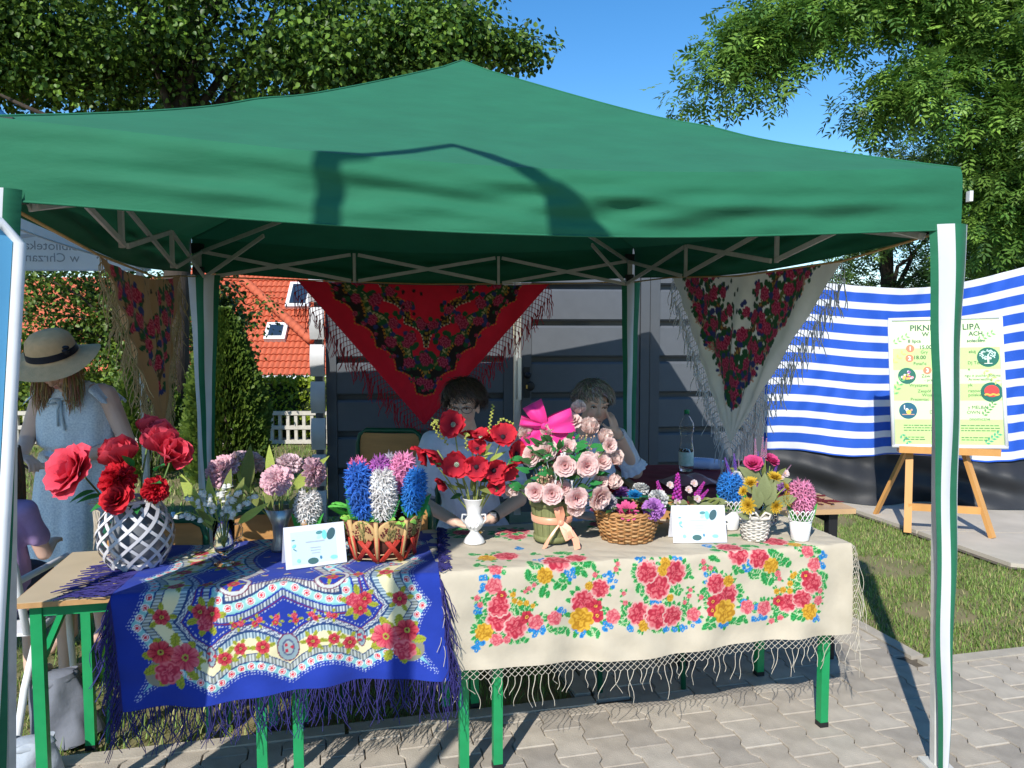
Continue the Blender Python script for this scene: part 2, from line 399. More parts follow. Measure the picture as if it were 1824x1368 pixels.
# linden behind the canopy, left: layered clumps
cl = np.vstack([ell_clumps(g, 560, (-4.1, 10.4, 6.6), (4.0, 3.0, 2.9)), ell_clumps(g, 190, (-5.5, 9.5, 4.95), (2.1, 1.0, .8), .1), ell_clumps(g, 120, (-1.9, 9.0, 4.75), (1.6, .9, .55), .1), ell_clumps(g, 70, (-.85, 9.4, 5.15), (.75, .7, .42), .1),
                ell_clumps(g, 16, (-.05, 9.3, 4.98), (.35, .3, .12), .1), ell_clumps(g, 130, (-6.6, 9.2, 5.2), (1.6, 1.2, 1.2), .1), ell_clumps(g, 60, (-3.4, 8.6, 5.6), (1.2, .8, .8), .1)])
tree('linden_tree', 'tall dark linden tree with thick trunk behind the green canopy', (-4.15, 9.4, -.03), [(-4.15, 9.4, -.1), (-4.12, 9.42, 1.5), (-4.05, 9.5, 3.2), (-4.1, 9.8, 5), (-3.9, 10.1, 7.5)], [.2, .16, .145, .13, .06],
     [(limb_to(g, (-4.05, 9.6, z0), tuple(cl[i][:3]), .3), .055, .012) for i, z0 in [(rnd.randrange(560), rnd.uniform(3, 6)) for _ in range(26)]] + [(limb_to(g, (-4.05, 9.5, 3.7), (.1, 9.3, 4.95), .35, 9), .06, .012), (limb_to(g, (-4.05, 9.5, 3.3), (-1.8, 9.0, 4.4), .2, 7), .05, .01), (limb_to(g, (-4.1, 9.5, 3.2), (-6.2, 8.6, 4.4), .2, 7), .05, .01)],
     cl, 84, .40, .064, [(.03, .08, .016), (.18, .30, .038)], 'broad', 21)
# ash on the right
def arm(pts, n, r):
    P = np.array(pts, float); t = g.uniform(0, len(P) - 1, n); i = np.minimum(t.astype(int), len(P) - 2); f = (t - i)[:, None]
    return P[i] * (1 - f) + P[i + 1] * f + unit(g.normal(size=(n, 3))) * (g.random((n, 1)) ** .5) * np.array(r)
cl = np.vstack([arm([(5.2, 8.2, 5.2), (3.9, 8.0, 4.95), (2.75, 7.9, 4.65), (2.05, 7.8, 4.2)], 120, (.5, .5, .34)), arm([(4.9, 8.2, 4.9), (4.35, 8.1, 4.3), (3.85, 8.0, 3.95)], 50, (.36, .4, .26)),
                arm([(6.1, 8.4, 5.4), (5.5, 8.2, 4.3), (4.85, 8.2, 3.4)], 100, (.55, .6, .4)), arm([(6.4, 8.6, 4.6), (5.6, 8.5, 3.4), (5.3, 8.5, 2.75)], 130, (.75, .6, .45)), arm([(6, 8.3, 6.2), (4.4, 8.0, 5.65), (3.2, 7.9, 5.35)], 110, (.7, .6, .3)),
                arm([(7.5, 8.8, 4.2), (6.4, 8.8, 3), (5.9, 8.8, 2.3)], 130, (.8, .5, .5)), ell_clumps(g, 150, (6.8, 9.6, 5.6), (2.4, 1.6, 2.2))])
tree('ash_tree', 'light green ash tree with feathery leaves and forked branch overhanging the canopy', (6.9, 9.0, -.03), [(6.9, 9.0, -.1), (6.75, 8.9, 2.2), (6.2, 8.7, 3.7), (5.55, 8.4, 4.75), (5.2, 8.3, 5.6)], [.17, .14, .12, .1, .07],
     [([(5.75, 8.5, 4.5), (5.2, 8.3, 5.05), (4.6, 8.2, 5.3), (3.6, 8.0, 5.2), (2.6, 7.9, 4.75), (2.1, 7.8, 4.35)], .075, .012), ([(6.2, 8.7, 3.8), (5.4, 8.4, 4.2), (4.4, 8.2, 3.9)], .04, .01), ([(6.6, 8.8, 2.8), (6.0, 8.7, 3.0), (5.4, 8.5, 2.8)], .04, .01), ([(5.5, 8.4, 4.8), (4.9, 8.2, 5.6), (3.6, 8, 5.5)], .05, .01), ([(6.1, 8.7, 4), (6.9, 9, 5.2), (7.3, 9.2, 6.5)], .07, .02)],
     cl, 33, .40, .185, [(.07, .17, .03), (.27, .45, .075)], 'pinnate', 22)
cl = np.vstack([ell_clumps(g, 240, (8.6, 14.5, 3.0), (2.9, 1.6, 2.8)), ell_clumps(g, 130, (10.5, 15, 3.4), (2.5, 1.6, 3))])
tree('acacia_tree', 'darker leafy tree standing farther back behind the striped screen', (7.2, 14.6, -.3), [(7.2, 14.6, -.4), (7.1, 14.6, 2), (7, 14.6, 4.5)], [.16, .13, .07], [(limb_to(g, (7.1, 14.6, 2), tuple(cl[i][:3])), .05, .012) for i in range(0, 200, 25)], cl, 40, .5, .24, [(.05, .11, .03), (.17, .27, .06)], 'pinnate', 23)
cl = ell_clumps(g, 330, (-5.9, 11.5, 1.75), (2.3, .9, 1.6), .1)
tree('apple_tree', 'loose leafy fruit tree behind the standing woman, red roof showing through', (-5.5, 11.5, -.03), [(-5.5, 11.5, -.1), (-5.4, 11.5, 1), (-5.5, 11.5, 2.2)], [.09, .07, .03], [(limb_to(g, (-5.45, 11.5, .9), tuple(cl[i][:3])), .03, .008) for i in range(0, 330, 22)], cl, 60, .36, .062, [(.05, .11, .02), (.2, .28, .04)], 'broad', 24)
cl = ell_clumps(g, 60, (-4.0, 10.3, 1.75), (.45, .45, .65), .2)
tree('young_pear_tree', 'slender leafy young tree in front of the red tiled roof', (-4.0, 10.3, -.03), [(-4.0, 10.3, -.1), (-3.98, 10.3, 1.2), (-4.0, 10.3, 2.2)], [.035, .03, .012], [(limb_to(g, (-3.98, 10.3, 1.0), tuple(cl[i][:3])), .012, .004) for i in range(0, 60, 8)], cl, 22, .24, .075, [(.03, .07, .015), (.12, .17, .03)], 'broad', 25)
# shrubs between gate and striped screen
def conifer(name, label, base, h, r, n, seed, cat='conifer'):
    g = np.random.default_rng(seed); t = thing(name, label, cat, base)
    link('trunk', MB().tube([(0, 0, 0), (0, 0, h * .8)], [.05, .01], 8), BARK, t)
    z = g.random(n) ** .85; a = g.uniform(0, 2 * np.pi, n)
    rad = r * np.clip(1.02 - z ** 2.6, .05, 1) * (1 - .25 * np.clip(.12 - z, 0, 1) / .12) * (g.uniform(.72, 1.06, n)) * (1 + .10 * np.sin(a * 5 + z * 14))
    pos = np.stack([np.cos(a) * rad, np.sin(a) * rad, z * h + .05], 1)
    out = np.stack([np.cos(a), np.sin(a), np.full(n, 1.1)], 1)
    tv = np.array([(0, 0, 0), (.2, .3, .02), (.42, .55, 0), (.16, .6, .03), (.2, .95, 0), (0, 1.15, 0), (-.2, .95, 0), (-.16, .6, .03), (-.42, .55, 0), (-.2, .3, .02)])
    tf = np.array([(0, 1, 3, 7), (1, 2, 3, 3), (3, 4, 5, 6), (3, 6, 7, 7), (0, 7, 9, 9), (7, 8, 9, 9)])
    tf = np.array([(0, 1, 3), (0, 3, 7), (0, 7, 9), (1, 2, 3), (7, 8, 9), (3, 4, 5), (3, 5, 7), (5, 6, 7)])
    C = np.array([.045, .095, .018]) + (np.array([.15, .22, .03]) - np.array([.045, .095, .018])) * g.random((n, 1))
    me = scatter('foliage', tv, tf, pos, frames(out + g.normal(size=(n, 3)) * .35, np.stack([np.cos(a + 1.2), np.sin(a + 1.2), .2 * np.ones(n)], 1) + g.normal(size=(n, 3)) * .4), g.uniform(.035, .08, (n, 1)), C)
    link('foliage', me, LEAF, t, smooth=False); return t
conifer('thuja', 'columnar green thuja behind the rear canopy leg', (-3.06, 8.2, -.03), 1.80, .40, 22000, 31)
conifer('thuja', 'dark thuja half hidden behind the tan shawl', (-4.1, 8.6, -.03), 1.5, .36, 10000, 32)
conifer('thuja', 'small shrub in the gap between grey gate and striped screen', (2.45, 8.3, -.03), 1.7, .35, 4000, 33, 'shrub')
# hedge and concrete fence
hd = thing('hedge', 'clipped bright green hedge above the low concrete fence', 'hedge', (-5.2, 11.7, -.03))
link('foliage_core', MB().box((0, 0, .45), (5.9, .34, .8)), mat('hedge_core', (.02, .035, .008), .9), hd)
g = np.random.default_rng(41); n = 9000
pos = np.stack([g.uniform(-3, 3, n), g.uniform(-.25, .22, n), g.uniform(.05, .93, n)], 1); k = g.random(n) < .6; pos[k, 1] = -.2 + g.normal(size=k.sum()) * .03; k2 = (~k); pos[k2, 2] = .9 + g.normal(size=k2.sum()) * .03
tv = np.array([(0, 0, 0), (.35, .45, .03), (0, 1, 0), (-.35, .45, .03)])
C = np.array([.16, .24, .015]) + np.array([.16, .16, .015]) * g.random((n, 1))
link('foliage', scatter('foliage', tv, np.array([(0, 1, 2, 3)]), pos, frames(g.normal(size=(n, 3)) + np.array([0, 0, .7]), g.normal(size=(n, 3)) * .6 + np.array([-.3, -1.3, .9])), g.uniform(.04, .08, (n, 1)), C), LEAF, hd, smooth=False)
CFEN = mat('fence_concrete', (.50, .47, .41), .9, .12, 20, .2)
def cfence(x0, lab):
    f = thing('concrete_fence', lab, 'fence', (x0, 11.2, -.03), 0, 'concrete fence panels along the lawn')
    for x in (0, 2.0): flat('post', MB().box((x, 0, .27), (.12, .12, .54)), CFEN, f)
    for z in (.04, .25, .46): flat('rail', MB().box((1.0, 0, z), (1.88, .07, .055)), CFEN, f)
    bmz = MB().box((0, 0, 0), (.045, .045, .155)).mesh('baluster'); bmz.materials.append(CFEN)
    for i in range(16):
        for z in (.145, .355):
            o = bpy.data.objects.new('baluster', bmz); COL.objects.link(o); o.parent = f; o.location = (.12 + i * .117, 0, z)
for x0, lab in ((-4.45, 'low concrete baluster fence panel next to the grey gate post'), (-6.55, 'low concrete baluster fence panel behind the thujas'), (-8.65, 'low concrete baluster fence panel behind the standing woman')): cfence(x0, lab)
# house
ROOF = mat('roof_tile', (.50, .115, .055), .8, .14, 9, .1); WALLH = mat('house_render', (.42, .35, .27), .9, .1, 8)
GLASSD = mat('window_glass', (.02, .035, .06), .06, .05, 3, spec=.9)
h = thing('house', 'house with steep red tiled roof and roof windows beyond the hedge', 'house', (-7.2, 21, -2.1))
flat('wall', MB().box((.9, 3.4, 1.25), (5.6, 6.6, 2.5)), WALLH, h)
def roofpt(u, v): return Vector((-2.4 + u * 6.6, -.35 + v * 3.9, 2.55 + v * 4.6))
mb = MB(); NR, NC = 26, 44
for i in range(NR):
    for j in range(NC):
        u0, u1 = j / NC, (j + 1) / NC; v0, v1 = i / NR, (i + 1.12) / NR; n = Vector((0, -.76, .65))
        P = []
        for v, lift in ((v0, .05), (v1, .0)):
            for u, w in ((u0, 0), ((u0 * 3 + u1) / 4, .03), ((u0 + u1) / 2, .045), ((u0 + u1 * 3) / 4, .03), (u1, 0)): P.append(roofpt(u, v) + n * (lift + w))
        P += [p - n * .06 for p in P[:5]]
        mb.add(P, [(k, k + 1, k + 6, k + 5) for k in range(4)] + [(10 + k, 11 + k, k + 1, k) for k in range(4)])
rf = flat('roof', mb, ROOF, h)
mb = MB(); mb.add([roofpt(0, 1), roofpt(1, 1), roofpt(1, 1) + Vector((0, 3.9, -4.6)), roofpt(0, 1) + Vector((0, 3.9, -4.6))], [(0, 1, 2, 3)]); flat('rear_roof_slope', mb, ROOF, h)
flat('gable', MB().add([(-1.9, .1, 2.5), (-1.9, 6.7, 2.5), (-1.9, 3.4, 6.3), (3.7, .1, 2.5), (3.7, 6.7, 2.5), (3.7, 3.4, 6.3)], [(0, 1, 2), (3, 5, 4)]), WALLH, h)
flat('gutter', MB().box((.9, -.42, 2.5), (6.6, .12, .12)), WHITEM, h)
# hip wing with ridge tiles crossing the main slope
mb = MB()
for i in range(16):
    a = roofpt(.25, .57).lerp(roofpt(.62, .17), i / 16) + Vector((0, -.2, .16)); b = roofpt(.25, .57).lerp(roofpt(.62, .17), (i + 1.1) / 16) + Vector((0, -.2, .16)); mb.tube([a, b], [.13, .105], 8)
link('ridge', mb, ROOF, h)
for (u, v, w, hh) in ((.459, .24, .07, .10), (.523, .47, .08, .16)):
    c = roofpt(u, v); m = Matrix.Rotation(math.atan2(4.6, 3.9), 3, 'X'); nn = Vector((0, -.76, .65))
    W = flat('roof_window', MB().box(c + nn * .1, (8.4 * w, 6.0 * hh, .16), m), WHITEM, h); flat('pane', MB().box(c + nn * .2, (8.4 * w - .22, 6.0 * hh - .22, .02), m), GLASSD, W)
h2 = thing('house', 'red roofed house glimpsed through the fruit tree leaves', 'house', (-13.5, 24, -2.1))
flat('wall', MB().box((0, 2.5, 1.3), (8, 5, 2.6)), WALLH, h2); flat('roof', MB().add([(-4.4, -.3, 2.5), (4.4, -.3, 2.5), (4.4, 2.5, 5.6), (-4.4, 2.5, 5.6), (-4.4, 5.3, 2.5), (4.4, 5.3, 2.5)], [(0, 1, 2, 3), (3, 2, 5, 4), (0, 3, 4), (1, 5, 2)]), ROOF, h2)
# ================================================================ grey gate
GATE = mat('grey_steel', (.075, .083, .095), .5, .06, 12, .02, coat=.1); GATED = mat('grey_steel_slat', (.095, .105, .12), .5, .06, 12, .02)
SILV = mat('bright_metal', (.6, .6, .62), .3, .05, 10, metal=.8); BLACKM = mat('black_metal', (.015, .015, .017), .45, .1, 20)
def gate_leaf(name, label, cat, a0, a1, z0=.135, z1=2.33, lock=None):
    """leaf in the gate line; a0..a1 metres along the line from GO"""
    t = thing(name, label, cat, GO + GX * a0, GYAW)
    w = a1 - a0
    for x in (.04, w - .04): flat('stile', MB().box((x, 0, (z0 + z1) / 2), (.08, .06, z1 - z0)), GATE, t)
    for z in (z0 + .03, z1 - .03): flat('rail', MB().box((w / 2, 0, z), (w - .16, .05, .06)), GATE, t)
    n = 7; pit = (z1 - z0 - .12) / n
    for i in range(n):
        zc = z0 + .06 + pit * (i + .5); mb = MB()
        hh = pit * .435                                     # flat board with chamfered long edges, open slot between boards
        prof = [(-.004, -hh), (-.022, -hh + .016), (-.022, hh - .016), (-.004, hh), (.012, hh), (.012, -hh)]
        vs = [(x, y, zc + z) for x in (.082, w - .082) for y, z in prof]
        mb.add(vs, [(i2, (i2 + 1) % 6, 6 + (i2 + 1) % 6, 6 + i2) for i2 in range(6)] + [tuple(range(5, -1, -1)), tuple(range(6, 12))]); flat('slat', mb, GATED, t)
        if i: flat('rear_slat', MB().box((w / 2, .045, zc - pit / 2), (w - .1, .012, pit * .42)), GATE, t)
    return t
GYAW = R(6); GX = Vector((math.cos(GYAW), math.sin(GYAW), 0)); GO = Vector((0.02, 6.25, 0))
gl = gate_leaf('gate_leaf', 'wide grey slatted gate leaf behind the red shawl', 'gate', -1.50, -.01)
g2 = gate_leaf('gate_leaf', 'narrow grey slatted gate leaf with black lock plate', 'gate', .055, 1.03)
gate_leaf('gate_leaf', 'grey slatted fence panel behind the white shawl', 'gate', 1.12, 2.02)
# lock on the narrow leaf
mb = MB(); mb.box((.04, -.042, 1.20), (.05, .012, .25)); pl = flat('lock_plate', mb, BLACKM, g2)
link('door_knob', MB().ball((.045, -.075, 1.26), (.028, .03, .028)), BLACKM, pl); link('keyhole_cover', MB().ball((.07, -.055, 1.17), (.035, .008, .04)), BLACKM, pl); flat('lock_cylinder', MB().box((.038, -.055, 1.165), (.012, .02, .03)), mat('brass', (.5, .33, .1), .35, metal=.8), pl)
flat('gate_stop', MB().box((-.03, .02, 1.2), (.055, .012, 2.2)), SILV, g2); flat('strike_plate', MB().box((-.018, -.02, 1.23), (.03, .05, .34)), SILV, g2)
for nm, a, lab in (('gate_post', 1.075, 'slim grey steel post between the two narrow gate panels'), ('gate_post', 2.07, 'slim grey steel post at the end of the gate by the shrub')):
    t = flat(nm, MB().box((0, 0, 1.08), (.075, .08, 2.16)), GATE, loc=GO + GX * a, rot=(0, 0, GYAW)); tag(t, lab, 'post')
t = thing('gate_post', 'pale grey post with bulging louvre ends at the gate edge', 'post', GO + GX * -1.56, GYAW)
flat('upright', MB().box((0, .05, 1.08), (.06, .1, 2.16)), GATE, t)
for i in range(7):
    mb = MB(); mb.grid(lambda u, v: Vector((-.055 + .11 * u, -.06 - .035 * math.sin(math.pi * v) - .01 * u, .1 + i * .29 + v * .25)), 3, 7); mb.box((0, -.03, .225 + i * .29), (.1, .06, .24)); link('louvre_end', mb, mat('pale_steel', (.5, .5, .5), .5, .1, 10), t)
# ================================================================ striped fabric screen
STR = mat('striped_fabric', (1, 1, 1), .75, .05, 10, .06, 300, attr=True, transl=.1)
t = thing('striped_screen', 'blue and white striped fabric screen with black lower band', 'screen', (0, 0, 0))
A0 = Vector((2.44, 7.42, 0)); A1 = Vector((5.3, 6.72, 0)); NRM = Vector((-.24, -.97, 0))
def scr(u, v, top=True):
    p = A0.lerp(A1, u); zt = 2.10 + .03 * math.sin(u * 9) - .16 * math.sin(math.pi * min(u * 1.35, 1)) * .5 + .22 * max(0, u - .4)
    zb = .47 - .04 * u
    z = zb + (zt - zb) * v
    w = .035 * math.sin(u * 13 + 2.0 * v + 1.2 * math.sin(v * 3)) + .03 * math.sin(u * 29 - 3 * v) * (1 - v * .6) + .05 * math.sin(u * 6 + 4 * v)
    w += .012 * math.sin(u * 61 + 7 * v) + .008 * math.sin(u * 97 - 11 * v + 2 * math.sin(9 * v)); w += .06 * math.exp(-((u - .08 - .1 * (1 - v)) / .035) ** 2) * (1 - v)
    return p + NRM * w + Vector((0, 0, z + .02 * math.sin(u * 17) * (1 - v)))
nu, nv = 150, 300
V = [scr(i / (nu - 1), j / (nv - 1)) for j in range(nv) for i in range(nu)]
vv = np.repeat(np.arange(nv) / (nv - 1), nu); uu = np.tile(np.arange(nu) / (nu - 1), nv)
ph = ((1 - vv) * 1.64 / .156 + .0) % 1
C = np.where((ph > .42)[:, None], np.array([[.018, .095, .52]]), np.array([[.72, .73, .78]]))
I = (np.arange(nv - 1)[:, None] * nu + np.arange(nu - 1)[None]).ravel(); F = np.stack([I, I + 1, I + nu + 1, I + nu], 1)
link('striped_cloth', npmesh('striped_cloth', [tuple(v) for v in V], F, C), STR, t)
mb = MB()
def blk(u, v):
    p = scr(u, 0); q = A0.lerp(A1, u) + NRM * (.10 + .08 * math.sin(u * 8) + .06 * math.sin(u * 19 + 1))
    z = p.z * v + .015 * (1 - v); w = .04 * math.sin(u * 23 + 5 * v) * (1 - v) + .03 * math.sin(u * 11 + 9 * v)
    return Vector((p.x * v + q.x * (1 - v), p.y * v + q.y * (1 - v), z)) + NRM * (w - .012)
mb.grid(blk, 90, 24); link('black_cloth', mb, mat('black_fabric', (.022, .024, .028), .55, .2, 5, .1, 60), t)
mb = MB(); mb.tube([A0 + Vector((-.02, .05, 0)), A0 + Vector((-.02, .05, 2.12))], .018); mb.tube([A1 + Vector((0, .08, 0)), A1 + Vector((0, .08, 2.3))], .018); link('poles', mb, SILV, t)
# ================================================================ easel and poster
WOODE = mat('easel_wood', (.56, .28, .085), .5, .12, 8, .02, 60, stretch=(1, 1, .15))
ez = thing('easel', 'wooden easel standing on the concrete path', 'easel', (3.46, 6.05, .008), R(-16))
mb = MB(); mb.bar((-.29, -.08, 0), (-.26, .09, .66), .055, .03); flat('leg', mb, WOODE, ez)
mb = MB(); mb.bar((.31, -.08, 0), (.13, .09, .66), .055, .03); flat('leg', mb, WOODE, ez)
flat('leg', MB().bar((-.42, .55, 0), (-.05, .15, 1.2), .045, .025), WOODE, ez)
flat('crossbar', MB().bar((-.28, -.03, .20), (.25, -.03, .20), .03, .055), WOODE, ez)
flat('mast', MB().bar((0, .14, .5), (0, .34, 1.75), .05, .025), WOODE, ez)
flat('shelf', MB().bar((-.36, .02, .66), (.36, .02, .66), .10, .055), WOODE, ez)
pt = thing('poster', 'framed green event poster with round pictures on the easel', 'poster', (3.46, 6.05, .70), R(-16))
pm = Matrix.Translation((0, .0, 0)) @ Matrix.Rotation(R(-1.5), 4, 'Y') @ Matrix.Rotation(R(-10), 4, 'X')      # leaning back
PW, PH = .80, 1.03
def pp(x, y, d=0): return pm @ Vector((x, -.012 - d, y))
mb = MB(); 
for a, b in (((-PW / 2, .0), (PW / 2, 0)), ((-PW / 2, PH), (PW / 2, PH))): mb.tube([pp(a[0] - .01, a[1]), pp(b[0] + .01, b[1])], .016, 8)
for a, b in (((-PW / 2, .0), (-PW / 2, PH)), ((PW / 2, 0), (PW / 2, PH))): mb.tube([pp(*a), pp(*b)], .016, 8)
link('frame', mb, WHITEM, pt)
def pquad(mb, x0, y0, x1, y1, d): mb.add([pp(x0, y0, d), pp(x1, y0, d), pp(x1, y1, d), pp(x0, y1, d)], [(0, 1, 2, 3)])
PAPER = mat('poster_print', (1, 1, 1), .35, .03, 5, attr=True, coat=.2)
mb = MB(); lg1, lg2 = (.64, .80, .42), (.48, .70, .24)
yb = [0, .17, .30, .53, .655, .80, .87, PH]
bands = [(0, .215, lg2), (.215, .365, lg1), (.365, .50, lg2), (.50, .615, lg1), (.615, .79, lg2), (.79, PH, (.67, .82, .46))]
for y0, y1, c in bands: mb.col = c; pquad(mb, -PW / 2, y0, PW / 2, y1, .002)
mb.col = (.3, .3, .3); mb.add([pp(-PW / 2, 0, -.01), pp(PW / 2, 0, -.01), pp(PW / 2, PH, -.01), pp(-PW / 2, PH, -.01)], [(3, 2, 1, 0)])
sheet_o = flat('printed_sheet', mb, PAPER, pt)
INK = mat('poster_ink', (.02, .09, .045), .5); WINK = mat('poster_white_ink', (.8, .8, .75), .5)
def ptext(s, x, y, size, m=INK, align='LEFT', bold=.0):
    me = text_mesh(s, size, 0, align, bold); 
    for v in me.vertices: v.co = pp(v.co.x + x, v.co.y + y, .0045)
    me.materials.append(m); o = bpy.data.objects.new('lettering', me); COL.objects.link(o); o.parent = pt
ptext('PIKNIK POD LIPĄ', 0, .935, .066, align='CENTER', bold=.0012); ptext('W', -.165, .888, .048, bold=.001); ptext('ACH', .17, .885, .048, bold=.001)
ptext('8 lipca', -.27, .838, .037, bold=.0006); ptext('sołeckim', .155, .832, .037, bold=.0006)
ptext('15.00', -.19, .785, .042, bold=.0006); ptext('Gry', -.18, .748, .034); ptext('eką', .165, .745, .034); ptext('18.00', -.235, .702, .042, bold=.0006); ptext('Potańc', -.235, .655, .034); ptext('DJ Tomasz', .155, .655, .034)
ptext('e', .155, .605, .034); ptext('Zaw', -.18, .553, .036); ptext('-', -.16, .522, .03); ptext('pra', -.14, .522, .03); ptext('ngu o puchar Sołtysa', .13, .555, .03); ptext('Armwrestling', .155, .525, .03)
ptext('Wystawa', -.27, .478, .036); ptext('yk', .15, .478, .036); ptext('Zespół', -.21, .432, .034); ptext('razowych', .15, .432, .034); ptext('Woje', -.18, .40, .034); ptext('polskiego', .15, .40, .034); ptext('Prezentac', -.265, .365, .034)
ptext('y MELBA', .145, .30, .036); ptext('Dr', -.13, .262, .036); ptext('OWN', .135, .26, .036); ptext('onomiczne', .15, .21, .033)
mb = MB(); mb.col = (.06, .16, .06)
for row, y in enumerate((.165, .145, .125, .07, .052)):
    for x0, x1 in ((-.32, -.1), (.09, .36)):
        x = x0
        while x < x1 - (.08 if row > 2 else 0): w = rnd.uniform(.012, .04); pquad(mb, x, y, min(x + w, x1), y + .006, .0045); x += w + .006
tag(flat('small_print', mb, PAPER, pt), kind='stuff')
def pdisc(mb, x, y, r, d, n=28, sx=1): mb.add([pp(x, y, d)] + [pp(x + r * sx * math.cos(2 * math.pi * i / n), y + r * math.sin(2 * math.pi * i / n), d) for i in range(n)], [(0, 1 + i, 1 + (i + 1) % n) for i in range(n)])
def badge(x, y, r, c, paint):
    mb = MB(); mb.col = c; pdisc(mb, x, y, r, .004); paint(mb, x, y); flat('round_picture', mb, PAPER, pt)
DG = (.012, .13, .085)
def p_tree(mb, x, y):
    mb.col = (.55, .72, .62)
    for i in range(60):
        a = rnd.uniform(0, 6.28); q = .055 * rnd.random() ** .5; pdisc(mb, x + q * 1.05 * math.cos(a), y + .018 + q * .72 * math.sin(a), .0055, .006 + i * 1e-5, 7)
    mb.col = (.8, .82, .7); pquad(mb, x - .006, y - .05, x + .006, y + .01, .0072); pquad(mb, x - .028, y - .053, x + .028, y - .048, .0073)
def p_dish(mb, x, y):
    for i in range(34):
        mb.col = rnd.choice([(.7, .08, .1), (.75, .35, .4), (.8, .5, .08), (.7, .7, .7), (.3, .1, .3)]); pdisc(mb, x + rnd.uniform(-.035, .035) * (1.2 if i < 20 else .6), y + (rnd.uniform(-.022, -.005) if i < 20 else rnd.uniform(-.005, .035)), rnd.uniform(.005, .011), .006 + i * 2e-5, 9)
def p_ball(mb, x, y):
    mb.col = (.75, .05, .04); pdisc(mb, x, y + .008, .047, .006, sx=1.1); mb.col = (.8, .4, .06)
    for i in range(14): pdisc(mb, x - .045 + i * .007, y - .02 + .004 * math.sin(i), .008, .0065 + i * 1e-5, 8)
def p_dance(mb, x, y):
    mb.col = (.75, .72, .68); pdisc(mb, x - .008, y + .006, .014, .006, sx=.8); pquad(mb, x - .03, y + .01, x - .022, y + .045, .0062); mb.col = (.8, .55, .1); pdisc(mb, x + .004, y - .012, .018, .0065); mb.col = (.65, .35, .25); pquad(mb, x - .045, y - .034, x + .045, y - .028, .0068); pdisc(mb, x + .025, y + .006, .008, .007)
badge(.30, .71, .078, DG, p_tree); badge(-.285, .567, .066, DG, p_dish); badge(.315, .432, .078, DG, p_ball); badge(-.285, .285, .066, (.012, .10, .16), p_dance)
for s, x, y in (('1', -.255, .79), ('2', -.262, .71), ('3', -.135, .61)):
    mb = MB(); mb.col = (.80, .22, .11); pdisc(mb, x, y, .031, .004); flat('number_disc', mb, PAPER, pt); ptext(s, x, y - .015, .045, WINK, 'CENTER', .0012)
mb = MB(); mb.col = (.16, .42, .10)
def sprig(x, y, ang, n, s, c):
    mb = MB(); mb.col = c
    for i in range(n):
        for sd in (-1, 1):
            t = i / n * s * 4; cx, cy = x + math.cos(ang) * t, y + math.sin(ang) * t; a = ang + sd * .8
            ca, sa = math.cos(a) * s, math.sin(a) * s; mb.add([pp(cx, cy, .0042), pp(cx + ca * .5 - sa * .22, cy + sa * .5 + ca * .22, .0042), pp(cx + ca, cy + sa, .0042), pp(cx + ca * .5 + sa * .22, cy + sa * .5 - ca * .22, .0042)], [(0, 1, 2, 3)])
    flat('leaf_print', mb, PAPER, pt)
for a in ((-.375, .84, .5, 4, .034, (.22, .48, .16)), (.24, .85, .5, 4, .034, (.2, .46, .16)), (-.385, .42, 1.1, 4, .04, (.14, .42, .13)), (.27, .60, -.8, 4, .036, (.45, .55, .16)), (.25, .25, .9, 5, .034, (.12, .3, .1)), (-.34, .09, -.9, 4, .034, (.05, .34, .2)), (.26, .03, .7, 5, .034, (.05, .34, .2)), (-.38, .68, .8, 3, .034, (.55, .6, .15))): sprig(*a)
# street lamp
t = thing('street_lamp', 'slim street lamp head among the leaves above the screen', 'lamp', (8.4, 12.2, -.03))
link('pole', MB().tube([(0, 0, 0), (0, 0, 3.9), (-.05, 0, 4.0), (-.6, 0, 4.12)], [.06, .045, .04, .03], 10), SILV, t); mb = MB(); mb.grid(lambda u, v: Vector((-.55 - .55 * v, .11 * math.cos(2 * math.pi * u) * (.5 + .5 * math.sin(math.pi * min(v * .9 + .15, 1))), 4.12 + .045 * v + .035 * math.sin(2 * math.pi * u))), 12, 8, True); link('lamp_head', mb, mat('lamp_shell', (.6, .61, .62), .4), t)
